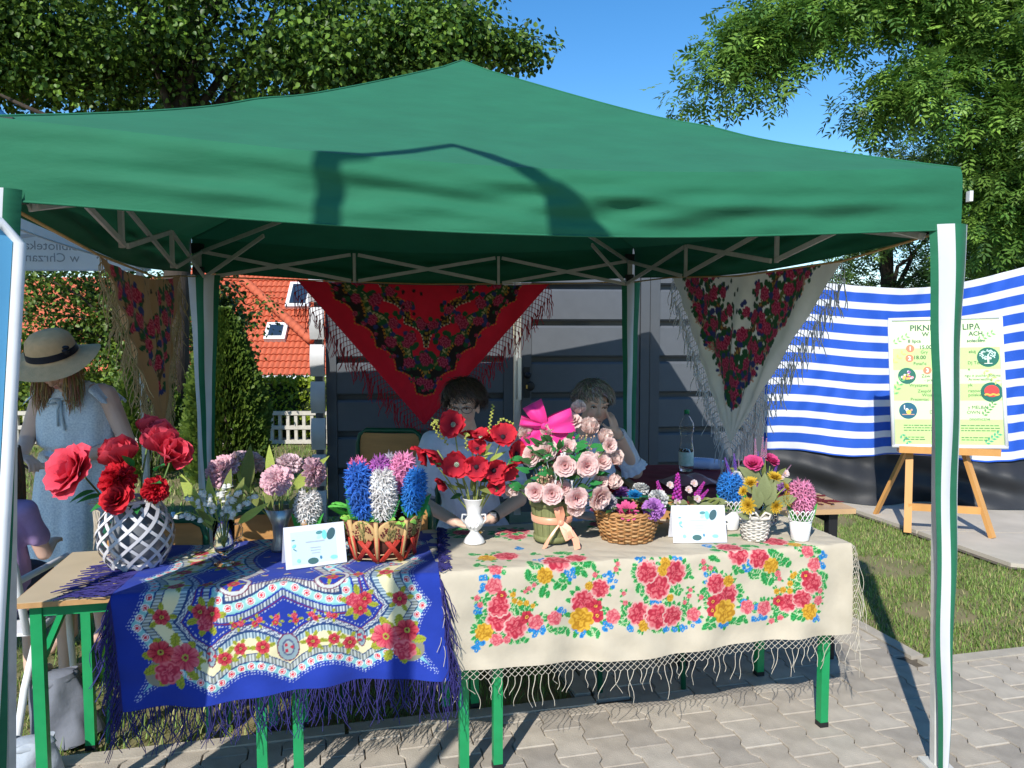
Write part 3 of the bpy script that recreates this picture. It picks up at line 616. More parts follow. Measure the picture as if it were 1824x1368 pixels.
# ================================================================ pop-up canopies
BARM = mat('frame_steel', (.55, .54, .51), .45, .12, 20); BARD = mat('frame_joint', (.02, .02, .022), .5)
def canopy_top(t, c0, ex, ey, L, zc, zpk, sagv, roofm, valm, vh=.215, bumps=1.0, seed=1, sides=(0, 1, 2, 3)):
    """c0 = front-left corner; returns eave(side, s)"""
    cs = [c0, c0 + ex * L, c0 + ex * L + ey * L, c0 + ey * L]; pk = (cs[0] + cs[2]) / 2 + Vector((0, 0, zpk))
    def eave(k, s):
        a, b = cs[k], cs[(k + 1) % 4]; p = a.lerp(b, s); z = zc[k] * (1 - s) + zc[(k + 1) % 4] * s - sagv * math.sin(math.pi * s) ** 1.2
        return Vector((p.x, p.y, z))
    def roof(k):
        a, b = cs[k], cs[(k + 1) % 4]; nrm = Vector(((b - a).y, -(b - a).x, 0)).normalized()
        def f(u, v):
            e = eave(k, u); p = e.lerp(pk, v)
            p.z += -.07 * math.sin(math.pi * v) * (1 - .45 * v) + sagv * .5 * math.sin(math.pi * u) * (1 - v) * v
            p.z += .010 * math.exp(-((v - .42) / .06) ** 2) * (math.exp(-(u / .05) ** 2) + math.exp(-((1 - u) / .05) ** 2))
            p.z += bumps * .02 * v * math.sin(17 * u + 5 * v + seed) * math.sin(math.pi * u) * (1 - v) ** 2
            if v > .93: p.z += .012 * (v - .93) / .07
            return p
        return f, nrm
    mb = MB()
    for k in sides: mb.grid(roof(k)[0], 150, 28)
    link('roof_cloth', mb, roofm, t)
    for k in sides:
        f, nrm = roof(k); mb = MB()
        def val(u, v):
            p = eave(k, u); env = math.sin(math.pi * u) ** .6
            d = bumps * env * v * (.011 * math.sin(9 * u + 3 * v + seed) + .009 * math.sin(23 * u - 6 * v + 2 * seed) * math.sin(3 * v) + .010 * math.sin(41 * u + 9 * v) * math.sin(math.pi * v))
            d += bumps * env * math.sin(math.pi * v) * (.009 * math.sin(v * 8 + 2.2 * math.sin(5 * u + seed)) + .006 * math.sin(v * 15 + 14 * u + 2 * math.sin(11 * u)) + .004 * math.sin(v * 22 - 19 * u + 3 * math.sin(7 * u)))
            d += .012 * (1 - math.exp(-v * 12))
            hgt = vh - (sagv * .15) * math.sin(math.pi * u)
            return p + nrm * d + Vector((0, 0, -hgt * v))
        mb.grid(val, 150, 22); vo = link('valance', mb, valm, t)
        link('hem', MB().tube([val(i / 74, .985) + nrm * .001 for i in range(75)], .0035, 5), valm, vo)
        link('ridge_seam', MB().tube([f(0, i / 40) + Vector((0, 0, .001)) for i in range(41)], .0042, 5), roofm, t)
    return cs, eave
def bar(t, a, b, r=.011, m=None, name='truss_bar', w=.022, h=.011): flat(name, MB().bar(a, b, h, w), m or BARM, t)
def frame(t, cs, zt, zb, sides, n=3, peak=None):
    ctr = (cs[0] + cs[2]) / 2
    for k in sides:
        a, b = cs[k], cs[(k + 1) % 4]; ins = (ctr - (a + b) / 2).normalized() * .03
        for i in range(n):
            p, q = a.lerp(b, i / n + .008) + ins, a.lerp(b, (i + 1) / n - .008) + ins
            bar(t, p + Vector((0, 0, zt)), q + Vector((0, 0, zb)) + ins * .5); bar(t, p + Vector((0, 0, zb)) + ins * .5, q + Vector((0, 0, zt)))
            if i: pm_ = a.lerp(b, i / n) + ins; flat('link_bar', MB().bar(pm_ + Vector((0, 0, zb - .01)), pm_ + Vector((0, 0, zt + .01)), .018, .018), BARM, t)
    for c in cs:
        d = ctr - c
        bar(t, c + d * .02 + Vector((0, 0, zb)), c + d * .30 + Vector((0, 0, zt + .06))); bar(t, c + d * .02 + Vector((0, 0, zt)), c + d * .55 + Vector((0, 0, zt + .20)))
        bar(t, c + d * .55 + Vector((0, 0, zt + .20)), ctr + Vector((0, 0, (peak or 2.8) - .10)))
def leg(t, c, z1, foot, sleeve=None):
    foot = foot or Vector((0, 0, 0)); mb = MB(); mb.bar(c + foot, c + Vector((0, 0, z1)), .032, .032, (0, 1, 0)); mb.box((c.x + foot.x, c.y + foot.y, .008), (.09, .09, .016)); lo = flat('leg', mb, BARM, t)
    flat('joint_bracket', MB().box((c.x, c.y, z1 - .16), (.055, .055, .07)), BARD, lo); flat('joint_bracket', MB().box((c.x, c.y, z1 - .01), (.06, .06, .06)), BARD, lo)
    return lo
GC = Vector((-1.36, 2.02, 0)); GL = 2.98
gz_ = thing('canopy_tent', 'green pop-up canopy over the flower tables', 'canopy', (0, 0, 0))
gyaw = R(13.0); gx = Vector((math.cos(gyaw), math.sin(gyaw), 0)); gyv = Vector((-math.sin(gyaw), math.cos(gyaw), 0))
gcs, geave = canopy_top(gz_, GC, gx, gyv, GL, [2.155, 2.165, 2.21, 2.20], 2.90, .065, CANVAS, CANVAS, .215, 1.0, 1)
lcs = [c + ((gcs[0] + gcs[2]) / 2 - c).normalized() * .06 for c in gcs]
FEET = [Vector((-.10, 0, 0)), Vector((.075, .02, 0)), Vector((.02, 0, 0)), Vector((-.02, 0, 0))]
for i, c in enumerate(lcs): leg(gz_, c, 2.14, FEET[i])
frame(gz_, lcs, 2.11, 1.94, (0, 1, 2, 3), 3, 2.88)
# sleeves of green and white cloth laced round each leg: strips running round the corner, tapering down
def sleeve(c, widths, cols, z1, z0, dirv, taper, bulge=0, foot=Vector((0, 0, 0))):
    """dirv: horizontal direction in which the strips follow each other, as seen from outside"""
    d = Vector(dirv).normalized(); n = Vector((d.y, -d.x, 0)); tot = sum(widths); x = -tot / 2
    for w, m in zip(widths, cols):
        x0, x1 = x, x + w; x = x1
        def f(u, v, x0=x0, x1=x1):
            xx = x0 + (x1 - x0) * u; sc = 1 - (1 - taper) * v ** .8; a = xx * sc
            wrap = math.cos(xx / tot * 2.2) * .055 * (1 - .25 * v)
            p = c + d * a + n * (wrap + .006 * math.sin(v * 9 + xx * 40) + .004 * math.sin(23 * v)); p = p + d * (bulge * math.sin(math.pi * v)) + foot * v
            return Vector((p.x, p.y, z1 + (z0 - z1) * v))
        mb = MB(); mb.grid(f, 8, 60); link('leg_sleeve', mb, m, gz_)
CW, CG = CANVASW, CANVAS
sleeve(lcs[1] + Vector((.0, -.03, 0)), [.022, .05, .056, .010], [CG, CW, CG, CW], 1.97, .02, (1, .1, 0), .30, 0, FEET[1])
sleeve(lcs[0] + Vector((0.0, -.03, 0)), [.07, .035], [CW, CG], 1.97, .05, (1, .25, 0), .35, 0, FEET[0])
sleeve(lcs[3] + Vector((.05, -.02, 0)), [.05, .055, .06, .03], [CW, CG, CW, CG], 1.96, .15, (1, .1, 0), .22, -.01)
sleeve(lcs[2] + Vector((.0, -.02, 0)), [.035, .05, .05], [CG, CW, CG], 1.96, .15, (1, .1, 0), .45)
flat('corner_buckle', MB().box(tuple(gcs[1] + Vector((.035, 0, 2.07))), (.012, .022, .035)), WHITEM, gz_)
ROPE = mat('rope', (.50, .33, .14), .9, .2, 90)
def hang(c, z): return Vector((c.x, c.y, z))
# ropes: left side, rear side, right side
def rope(label, pts): tag(link('rope', MB().tube(pts, .005, 6), ROPE), label, 'rope')
RA = [hang(lcs[0], 1.93), Vector((-1.50, 2.80, 1.885)), Vector((-1.70, 3.7, 1.865)), Vector((-1.90, 4.42, 1.925)), hang(lcs[3], 1.955)]
RB = [hang(lcs[3], 1.955), Vector((-1.415, 5.05, 1.945)), Vector((-.6, 5.25, 1.93)), Vector((.27, 5.45, 1.945)), hang(lcs[2], 1.965)]
RC = [hang(lcs[2], 1.96), Vector((1.02, 4.96, 1.955)), Vector((1.2, 4.1, 1.90)), Vector((1.405, 3.3, 1.905)), hang(lcs[1], 1.95)]
rope('thin tan rope tied between the left legs holding the tan shawl', RA); rope('thin tan rope along the rear legs holding the red shawl', RB); rope('thin tan rope between the right legs holding the white shawl', RC)
# neighbouring blue and white canopy
BLUEC = mat('blue_canvas', (.07, .30, .62), .7, .06, 8, .04, 200, transl=.5)
lt = thing('canopy_tent', 'neighbouring canopy with blue roof and white lettered valance', 'canopy', (0, 0, 0))
LC = Vector((-4.47, 1.20, 0)); 
tcs, teave = canopy_top(lt, LC, gx, gyv, 2.98, [2.34, 2.34, 2.34, 2.34], 3.55, .02, BLUEC, mat('white_nylon', (.80, .82, .84), .7, .05, 9, transl=.45), .36, .4, 4)
tl = [c + ((tcs[0] + tcs[2]) / 2 - c).normalized() * .06 for c in tcs]
for c in tl: leg(lt, c, 2.3, None)
frame(lt, tl, 2.28, 2.10, (2, 3), 3, 3.2)
# lettering printed on the outside of the rear valance (seen mirrored from inside)
GREYI = mat('banner_ink', (.30, .32, .34), .7, transl=.2)
rr, rl = tcs[2], tcs[3]; back = (rl - rr).normalized(); onrm = gyv
def vtext(s, u, z, size):
    me = text_mesh(s, size, 0)
    for v in me.vertices: q = rr + back * (u + v.co.x) - onrm * .02 ; v.co = Vector((q.x, q.y, z + v.co.y))
    me.materials.append(GREYI); o = bpy.data.objects.new('lettering', me); COL.objects.link(o); o.parent = lt
for s, z in (('Miejska', 2.165), ('Biblioteka Publiczna', 2.095), ('w Chrzanowie', 2.025)): vtext(s, .38, z, .075)
mb = MB()
for i in range(6): q = rr + back * (.16 + i * .028) - onrm * .02; mb.bar((q.x, q.y, 2.14), ((q + back * (.02 * (i - 3) * -.6)).x, q.y, 2.22), .004, .008)
for i in range(9):
    a = math.pi * (i + .5) / 9; q0 = rr + back * (.23 + .03 * math.cos(a)) - onrm * .02; q1 = rr + back * (.23 + .085 * math.cos(a)) - onrm * .02; mb.bar((q0.x, q0.y, 2.115 - .03 * math.sin(a)), (q1.x, q1.y, 2.115 - .085 * math.sin(a)), .004, .008)
flat('printed_emblem', mb, GREYI, lt)
# board in a white frame at the left edge
bd = thing('display_board', 'tall board in rounded white frame with pale blue print', 'sign', (-1.66, 1.66, 0), R(8))
mb = MB(); W_, Z0, Z1 = .56, .05, 1.86
mb.tube([(-W_, 0, Z0), (-W_, 0, Z1 - .04), (-W_ + .04, 0, Z1), (0 - .04, 0, Z1), (0, 0, Z1 - .04), (.0, 0, Z0), (-W_, 0, Z0)], .014, 10); fo = link('frame', mb, WHITEM, bd)
flat('printed_sheet', MB().box((-W_ / 2, .004, (Z0 + Z1) / 2), (W_ - .03, .008, Z1 - Z0 - .02)), mat('pale_blue_print', (.10, .34, .58), .4, .1, 3), bd)
flat('foot', MB().box((-.03, .1, .02), (.05, .5, .03)), WHITEM, bd); flat('foot', MB().box((-W_ + .03, .1, .02), (.05, .5, .03)), WHITEM, bd); bd.location = (-1.285, 1.745, 0); bd.rotation_euler = (0, R(4.9), R(45))
# ================================================================ tables and chairs
TYAW = R(13); TX = Vector((math.cos(TYAW), math.sin(TYAW), 0)); TY = Vector((-math.sin(TYAW), math.cos(TYAW), 0)); TO = Vector((-1.558, 2.342, 0))
def tp(a, b, z=0): p = TO + TX * a + TY * b; return Vector((p.x, p.y, z))
WEDGE = mat('table_edge', (.42, .24, .10), .6, .15, 30)
def school_table(a0, a1, depth, label):
    t = thing('table', label, 'table', tp(a0, 0), TYAW, 'school tables set end to end under the canopy'); w = a1 - a0
    flat('tabletop', MB().box((w / 2, depth / 2, .7505), (w, depth, .017)), TTOP, t)
    flat('edge_band', MB().box((w / 2, -.0015, .7495), (w, .003, .016)), WEDGE, t); flat('edge_band', MB().box((-.0015, depth / 2, .7495), (.003, depth, .016)), WEDGE, t)
    for x in (.055, w - .055):
        for y in (.05, depth - .05):
            lo = flat('leg', MB().box((x, y, .37), (.034, .034, .742)), GREENP, t); flat('foot_cap', MB().box((x, y, .009), (.037, .037, .02)), BLACKM, lo)
    for y in (.05, depth - .05): flat('apron', MB().box((w / 2, y, .72), (w - .146, .022, .042)), GREENP, t)
    for x in (.055, w - .055): flat('apron', MB().box((x, depth / 2, .72), (.022, depth - .136, .042)), GREENP, t)
    flat('stretcher', MB().bar((.055, .09, .55), (.055, depth - .09, .72), .02, .02), GREENP, t)
school_table(0, .785, .58, 'green legged school table with bare pale top at the left end')
school_table(.795, 1.485, .58, 'small green legged school table under the blue shawl')
school_table(1.50, 2.965, .58, 'long green legged school table under the cream floral shawl')
# black legged table behind, set lengthwise
bt = thing('table', 'brown topped table with black legs behind the flower table', 'table', (1.13, 4.22, 0), R(6))
flat('tabletop', MB().box((0, 0, .745), (.92, 1.25, .025)), mat('beech_laminate', (.52, .33, .17), .45, .12, 6), bt)
for x in (-.37, .37):
    for y in (-.56, .56): flat('leg', MB().box((x, y, .366), (.045, .045, .732)), BLACKM, bt)
for x in (-.37, .37): flat('apron', MB().box((x, 0, .70), (.025, 1.08, .05)), BLACKM, bt)
CHM = DKGREEN
def chair(label, loc, rz, group=None):
    t = thing('chair', label, 'chair', loc, rz, group)
    # faces -y; seat at .45; rear frame a continuous bent tube
    def up(x, y0=.2): return [(x, .26, 0), (x, .20, .45)]
    w = .19; pts = [(-w, .27, 0), (-w, .21, .42), (-w, .235, .80), (-w + .012, .24, .845), (-w + .05, .243, .868), (w - .05, .243, .868), (w - .012, .24, .845), (w, .235, .80), (w, .21, .42), (w, .27, 0)]
    link('back_frame', MB().tube(pts, .0125, 8), CHM, t)
    for s in (-1, 1): link('leg', MB().tube([(s * w, -.19, 0), (s * w, -.17, .43), (s * w, -.13, .45), (s * w, .2, .44)], .0125, 8), CHM, t)
    link('stretcher', MB().tube([(-w, .235, .22), (w, .235, .22)], .009, 8), CHM, t)
    def pan(z0, z1, cy): 
        mb = MB(); mb.grid(lambda u, v: Vector(((u - .5) * 2 * (w + .0 - .012) , cy - .02 * (1 - (2 * u - 1) ** 2) , z0 + (z1 - z0) * v)), 9, 5); mb.grid(lambda u, v: Vector(((.5 - u) * 2 * (w - .012), cy + .01 - .02 * (1 - (2 * u - 1) ** 2), z0 + (z1 - z0) * v)), 9, 5); return mb
    link('backrest', pan(.70, .855, .236), PLY, t)
    mb = MB(); mb.box((0, .0, .462), (.39, .38, .012)); flat('seat', mb, PLY, t)
    return t
GRP = 'school chairs drawn up behind the tables'
chair('empty plywood chair with green tube frame between the hyacinths and the grey gate', (-.735, 4.15, 0), R(-8), GRP).scale = (1, 1, 1.2)
chair('plywood chair tucked behind the lattice vase', (-1.42, 3.20, 0), R(186), GRP)
chair('plywood chair with sunlit back behind the glass of lily of the valley', (-1.02, 3.36, 0), R(190), GRP)
chair('plywood chair with sunlit back behind the hyacinth basket', (-.60, 3.50, 0), R(194), GRP)
chair('chair under the woman with glasses', (-.20, 3.95, 0), R(4), GRP)
chair('chair under the grey haired woman', (.36, 4.22, 0), R(-6), GRP)
chair('empty plywood chair beside the grey haired woman behind the wicker basket', (.56, 3.62, 0), R(185), GRP)
# white garden chair at the left edge
wc = thing('garden_chair', 'white tubular garden chair beside the left canopy leg', 'chair', (-2.13, 3.10, -.03), R(190))
for s in (-1, 1):
    link('side_frame', MB().tube([(s * .2, -.26, 0), (s * .2, -.22, .28), (s * .2, -.2, .43), (s * .2, .12, .43), (s * .2, .2, .46), (s * .2, .27, .72), (s * .19, .33, .90)], .015, 8), WHITEM, wc); link('leg', MB().tube([(s * .2, .36, 0), (s * .2, .24, .25), (s * .2, .1, .43)], .015, 8), WHITEM, wc); link('armrest', MB().tube([(s * .2, -.2, .43), (s * .22, -.23, .58), (s * .22, -.16, .66), (s * .21, .05, .67), (s * .2, .25, .68)], .014, 8), WHITEM, wc)
link('backrest_rail', MB().tube([(-.19, .33, .90), (-.14, .35, .95), (.14, .35, .95), (.19, .33, .90)], .015, 8), WHITEM, wc); flat('seat', MB().box((0, -.02, .445), (.39, .40, .012)), WHITEM, wc)
flat('back_panel', MB().box((0, .302, .80), (.36, .006, .22), Matrix.Rotation(R(-14), 3, 'X')), WHITEM, wc)
# ================================================================ printed cloths
class Print:
    def __init__(s, x0, x1, y0, y1, res, base):
        s.nu = int((x1 - x0) / res) + 1; s.nv = int((y1 - y0) / res) + 1
        s.x = np.linspace(x0, x1, s.nu); s.y = np.linspace(y0, y1, s.nv); s.C = np.empty((s.nv, s.nu, 3)); s.C[:] = base
    def sub(s, x, y, r):
        i0, i1 = np.searchsorted(s.x, [x - r, x + r]); j0, j1 = np.searchsorted(s.y, [y - r, y + r])
        if i1 <= i0 or j1 <= j0: return None
        X, Y = np.meshgrid(s.x[i0:i1] - x, s.y[j0:j1] - y); return s.C[j0:j1, i0:i1], X, Y
    def disc(s, x, y, r, col, r0=0):
        q = s.sub(x, y, r)
        if q: A, X, Y = q; d = np.hypot(X, Y); m = (d < r) & (d >= r0); A[m] = col
    def ell(s, x, y, rx, ry, a, col):
        q = s.sub(x, y, max(rx, ry))
        if q: A, X, Y = q; c, n = math.cos(a), math.sin(a); m = ((X * c + Y * n) / rx) ** 2 + ((-X * n + Y * c) / ry) ** 2 < 1; A[m] = col
    def leaf(s, x, y, L, a, col, col2, w=.36, halo=None):
        q = s.sub(x, y, L * 1.15)
        if not q: return
        A, X, Y = q; c, n = math.cos(a), math.sin(a); t = (X * c + Y * n) / L + .5; b = (-X * n + Y * c) / L
        wd = w * np.sqrt(np.clip(np.sin(np.pi * np.clip(t, 0, 1)), 0, 1)) * (1 + .12 * np.sin(t * 28)); 
        if halo is not None: m = (np.abs(b) < wd * .5 + .09) & (t > -.08) & (t < 1.08); A[m] = halo
        m = (np.abs(b) < wd * .5) & (t > 0) & (t < 1); A[m] = col
        v = m & ((np.abs(b) < .03) | (np.abs(((t * 5 + np.abs(b) * 4) % 1) - .5) < .1)); A[v] = col2
    def flower(s, x, y, r, pal, n=6, a0=0, kind='rose', halo=None):
        q = s.sub(x, y, r * 1.2)
        if not q: return
        A, X, Y = q; d = np.hypot(X, Y) / r; a = np.arctan2(Y, X) + a0
        edge = .80 + .2 * np.abs(np.cos(n * a / 2)) ** .6
        if halo is not None: A[d < edge + .14] = halo
        m = d < edge; k = np.clip(d / edge, 0, 1)
        if kind == 'rose':
            v = .5 + .5 * np.sin(k * 8 + 2.0 * np.sin(3 * a + k * 5) + 1.3 * np.sin(5 * a - k * 8)); v = v * .7 + .3 * k
        else:
            v = k * .7 + .3 * np.abs(np.sin(n * a / 2 * 3)); v = np.where(np.abs(np.sin(n * a / 2)) > .97, .15, v)
        pal = [np.array(p) for p in pal]
        col = np.where((v < .5)[..., None], pal[0] + (pal[1] - pal[0]) * (v * 2)[..., None], pal[1] + (pal[2] - pal[1]) * ((v - .5) * 2)[..., None])
        A[m] = col[m]
        if kind != 'rose': A[d < .24] = pal[3]; A[d < .12] = pal[0]
def cloth_mesh(name, P, fn, keep=None):
    X, Y = np.meshgrid(P.x, P.y); V = fn(X, Y); I = (np.arange(P.nv - 1)[:, None] * P.nu + np.arange(P.nu - 1)[None]).ravel()
    F = np.stack([I, I + 1, I + P.nu + 1, I + P.nu], 1); return npmesh(name, V.reshape(-1, 3), F, P.C.reshape(-1, 3))
CRM = (.56, .49, .375)
CREAM_FL = 'r148,184,38 r206,149,36 r145,232,33 p128,308,27 d156,272,17 d248,184,21 p282,162,25 p351,173,25 r463,223,39 r525,272,28 d514,173,22 d510,208,21 p573,168,24 r672,172,36 r736,152,36 r709,319,37 r749,264,38 r370,397,44 r453,421,34 r206,504,40 p138,375,24 y92,139,29 y455,158,41 y316,333,27 y131,492,31 y770,321,20 y693,126,20 p136,110,21 p173,107,13 r302,821,57 p98,868,25 r307,758,34 b71,227,14 b82,306,14 b78,93,16 b65,84,11 b271,123,15 b305,129,12 b447,116,22 b411,334,20 b560,301,26 b377,196,14 b549,136,15 b93,340,11 b140,340,12 b274,594,24 b315,429,20 b639,119,10 b744,215,19 y198,272,10 y203,249,10 y223,239,10 y248,236,10 y271,224,8 y483,284,14 p507,322,9 p586,339,9 p595,356,8 p614,251,8 p620,216,9 p257,290,9 p276,302,8 p243,280,7 p68,268,10 p79,243,10 r748,154,39 r809,149,33 p896,144,24 r1028,205,43 r986,255,32 d972,153,21 d974,188,21 p1122,147,25 p1194,135,27 r1289,151,32 r1349,165,32 r1391,228,36 p1402,301,25 d1253,160,20 d1366,258,18 r1170,339,34 r1085,361,36 r819,311,37 r749,264,40 r706,319,34 r1075,420,41 r1297,458,43 p1380,354,24 y1026,140,42 y1381,110,30 y1219,307,28 y782,349,18 y770,318,15 y1040,260,20 y1348,401,24 b960,281,25 b1016,96,23 b1189,96,17 b1122,314,23 b906,111,15 b1408,86,17 b1443,298,14 b1445,331,13 b834,357,18 b1153,99,11 b816,92,9 b857,98,10 b782,107,10 b1106,166,11 b1158,147,11 b1004,458,20 b750,218,20 b688,367,17 y1271,204,12 y1298,199,11 y1245,200,11 y1313,258,11 y1301,229,11 y1323,267,8 p937,341,10 p940,317,10 p966,316,9 p927,207,9 p885,239,8 p880,216,9 p861,194,8 p1420,153,18 p1429,192,11 p1250,272,12 p1257,250,9 p1228,77,11 p1261,90,11 y799,220,13'
CREAM_LV = 'g209,207,33 g76,199,30 g79,165,27 g109,257,27 g206,104,22 g232,104,22 g386,124,28 g368,126,22 g496,115,28 g357,124,17 g254,340,26 g274,381,27 g368,298,30 g388,314,25 g308,275,27 g442,343,33 g620,190,31 g638,203,23 g674,267,25 g692,251,23 g603,149,25 g736,111,21 g761,109,21 g106,135,16 g175,218,27 g231,225,27 g334,137,22 g87,552,26 g80,417,27 g417,497,35 g273,400,28 g483,363,28 g99,932,32 g76,811,28 g313,510,23 g862,177,32 g843,160,29 g733,110,23 g758,107,22 g822,106,26 g957,107,28 g1065,97,28 g1097,101,26 g944,96,23 g1139,277,29 g1165,281,28 g1198,255,35 g1275,318,30 g1251,115,33 g1317,100,30 g1334,117,27 g1437,256,29 g1435,219,27 g1331,221,29 g1328,197,27 g820,253,29 g823,241,23 g1074,305,29 g866,320,23 g872,296,23 g1088,221,21 g1089,185,21 g945,214,21 g977,353,23 g1014,401,35 g1155,423,36 g1235,351,35 g1407,361,30 g701,273,23 g1190,579,38 g936,233,21'
def parse(s): return [(q[0], *[int(v) / 1000 for v in q[1:].split(',')]) for q in s.split()]
def drape(a0, skew, flap, zt, seed, amp, hem=0, ys=0):
    """returns fn(U,V): V=0 at the front hem, V=flap at the table edge"""
    def fn(X, Y):
        drop = np.clip(flap - Y, 0, None); top = np.clip(Y - flap, 0, None); k = drop / flap
        w = amp * k ** .8 * (np.sin(X * 9.1 + seed) * .8 + .6 * np.sin(X * 17.3 + 2 * seed + k) + .45 * np.sin(X * 31 + 3 * k + seed)) + .012 * (1 - np.exp(-drop / .012)) + amp * .9 * k
        t = a0 + X + skew * top + ys * k
        wr = .0014 * np.sin(X * 40 + Y * 25 + 2 * np.sin(Y * 13 + seed)) + .0014 * np.sin(X * 13 - Y * 37 + seed) + .0022 * np.sin(X * 21 + Y * 55 + 3 * np.sin(X * 7 + seed)) * k
        P = np.empty(X.shape + (3,)); 
        z = zt - drop * (1 - .02 * k) - .0015 * np.exp(-((Y - flap) / .01) ** 2) + np.abs(wr) * (top > 0) + hem * k * np.sin(X * 5 + seed)
        P[..., 0] = TO.x + TX.x * t + TY.x * (top - .006 - w + wr * (drop > 0)); P[..., 1] = TO.y + TX.y * t + TY.y * (top - .006 - w + wr * (drop > 0)); P[..., 2] = z
        return P
    return fn
def pt3(fn, u, v): return Vector(fn(np.array([[u]]), np.array([[v]]))[0, 0])
ROSE = [(.26, .008, .025), (.52, .03, .06), (.66, .19, .20)]; ROSEP = [(.45, .03, .06), (.6, .10, .13), (.70, .28, .27)]; ROSED = [(.22, .0, .02), (.42, .015, .04), (.55, .05, .07), (.7, .45, .05)]
YEL = [(.28, .12, .005), (.52, .26, .01), (.70, .42, .05)]; BLU = (.01, .17, .48); GRN, GRN2 = (.012, .20, .035), (.03, .36, .10); HALO = (.46, .58, .33)
# ---- cream shawl with rose border
P = Print(-.06, 1.58, 0, .37 + .585, .0031, CRM)
pr = random.Random(5)
for c, U, V, r in parse(CREAM_LV):
    P.leaf(U, V, r * 1.7, pr.uniform(0, 6.28), GRN, GRN2, .58, HALO); P.leaf(U + r * .7, V - r * .4, r * 1.1, pr.uniform(0, 6.28), GRN, GRN2, .55, HALO)
FL_ = [(c, U, V, r * (1.18 if c in 'rpyd' else 1.1)) for c, U, V, r in parse(CREAM_FL)]
for c, U, V, r in FL_:
    if r > .02 and c in 'rpyd':
        for _ in range(8): a = pr.uniform(0, 6.28); P.leaf(U + math.cos(a) * r * 1.15, V + math.sin(a) * r * 1.15, r * .75, a, GRN, GRN2, .5, HALO)
    if r < .013 and c in 'py':
        for _ in range(4): a = pr.uniform(0, 6.28); P.leaf(U + math.cos(a) * r * 1.3, V + math.sin(a) * r * 1.3, .017, a, GRN, GRN2, .5, HALO)
for c, U, V, r in FL_:
    if c == 'b':
        for _ in range(int(5 + r * 250)):
            a = pr.uniform(0, 6.28); q = r * pr.random() ** .5; P.flower(U + q * math.cos(a), V + q * math.sin(a), .0085, [(.005, .08, .3), BLU, (.03, .3, .6), (.5, .5, .3)], 5, a, 'five')
for c, U, V, r in FL_:
    a = pr.uniform(0, 6)
    if c == 'r': P.flower(U, V, r, ROSE, 9, a, 'rose', (.66, .38, .34))
    elif c == 'p': P.flower(U, V, r, ROSEP, 5, a, 'rose')
    elif c == 'd': P.flower(U, V, r, ROSED, 6, a, 'five')
    elif c == 'y': P.flower(U, V, r, YEL, 9, a, 'rose')
# the same border carried round the back of the table top
for U in np.arange(.1, 1.5, .2):
    V = .86 + .02 * math.sin(U * 20)
    for _ in range(6): a = pr.uniform(0, 6.28); P.leaf(U + .05 * math.cos(a), V + .05 * math.sin(a), .045, a, GRN, GRN2, .5, HALO)
    P.flower(U, V, .04, ROSE, 9, U); P.flower(U + .06, V - .01, .025, YEL if pr.random() < .4 else ROSEP, 8, U)
CREAMM = COLM
fnC = drape(1.40, 0, .37, .7665, 1.3, .012, .01)
cs_ = link('shawl', cloth_mesh('shawl', P, fnC), COLM); tag(cs_, 'cream shawl printed with red roses, draped over the long table', 'shawl')
# fringes
def threads(mb, starts, rad, L, sway, seed, segs=6, floor=None, n=3, dirs=None, jit=.25):
    r_ = random.Random(seed)
    for i, p in enumerate(starts):
        p = Vector(p); l = L * r_.uniform(1 - jit, 1 + jit); d = Vector((r_.gauss(0, sway), r_.gauss(0, sway), 0)); ph = r_.uniform(0, 6); o = Vector(dirs[i]) if dirs else Vector((0, 0, 0)); pts = []
        for k in range(segs + 1):
            t = k / segs; q = p + Vector((0, 0, -l * t)) + d * (t * l * 3) + o * (t * (1 - .5 * t)) * l + Vector((math.sin(ph + t * 5), math.cos(ph + t * 4), 0)) * .012 * t
            if floor is not None: q.z = max(q.z, floor + .003 + .004 * r_.random())
            pts.append(q)
        mb.tube(pts, [rad * (1 - .35 * k / segs) for k in range(segs + 1)], n, False)
def macrame(mb, edge, out, cell, rows, rad, droop=0):
    """edge: list of points along hem; out: hanging direction per point; diamond net of cords"""
    n = len(edge); nodes = {}
    for r in range(rows + 1):
        for i in range(n): nodes[(r, i)] = edge[i] + out[i] * (cell * r) + Vector((0, 0, -droop * r * r))
    for r in range(rows):
        for i in range(n):
            if (i + r) % 2 == 0:
                for j in (i - 1, i + 1):
                    if 0 <= j < n: mb.tube([nodes[(r, i)], nodes[(r, i)].lerp(nodes[(r + 1, j)], .5) + Vector((0, 0, -.002)), nodes[(r + 1, j)]], rad, 3, False)
    return [nodes[(rows, i)] for i in range(n) if (i + rows) % 2 == 0]
CORD = mat('cream_cord', (.60, .54, .44), .9, .08, 90); NAVYC = mat('navy_cord', (.035, .03, .16), .9, .15, 90)
mb = MB(); hemU = np.arange(-.06, 1.581, .0125)
E1 = [pt3(fnC, u, 0) for u in hemU]; ends = macrame(mb, E1, [Vector((0, 0, -1))] * len(E1), .012, 3, .0013); 
threads(mb, [e for i, e in enumerate(ends) if rnd.random() < .8], .0019, .085, .06, 1, 7, jit=.4)
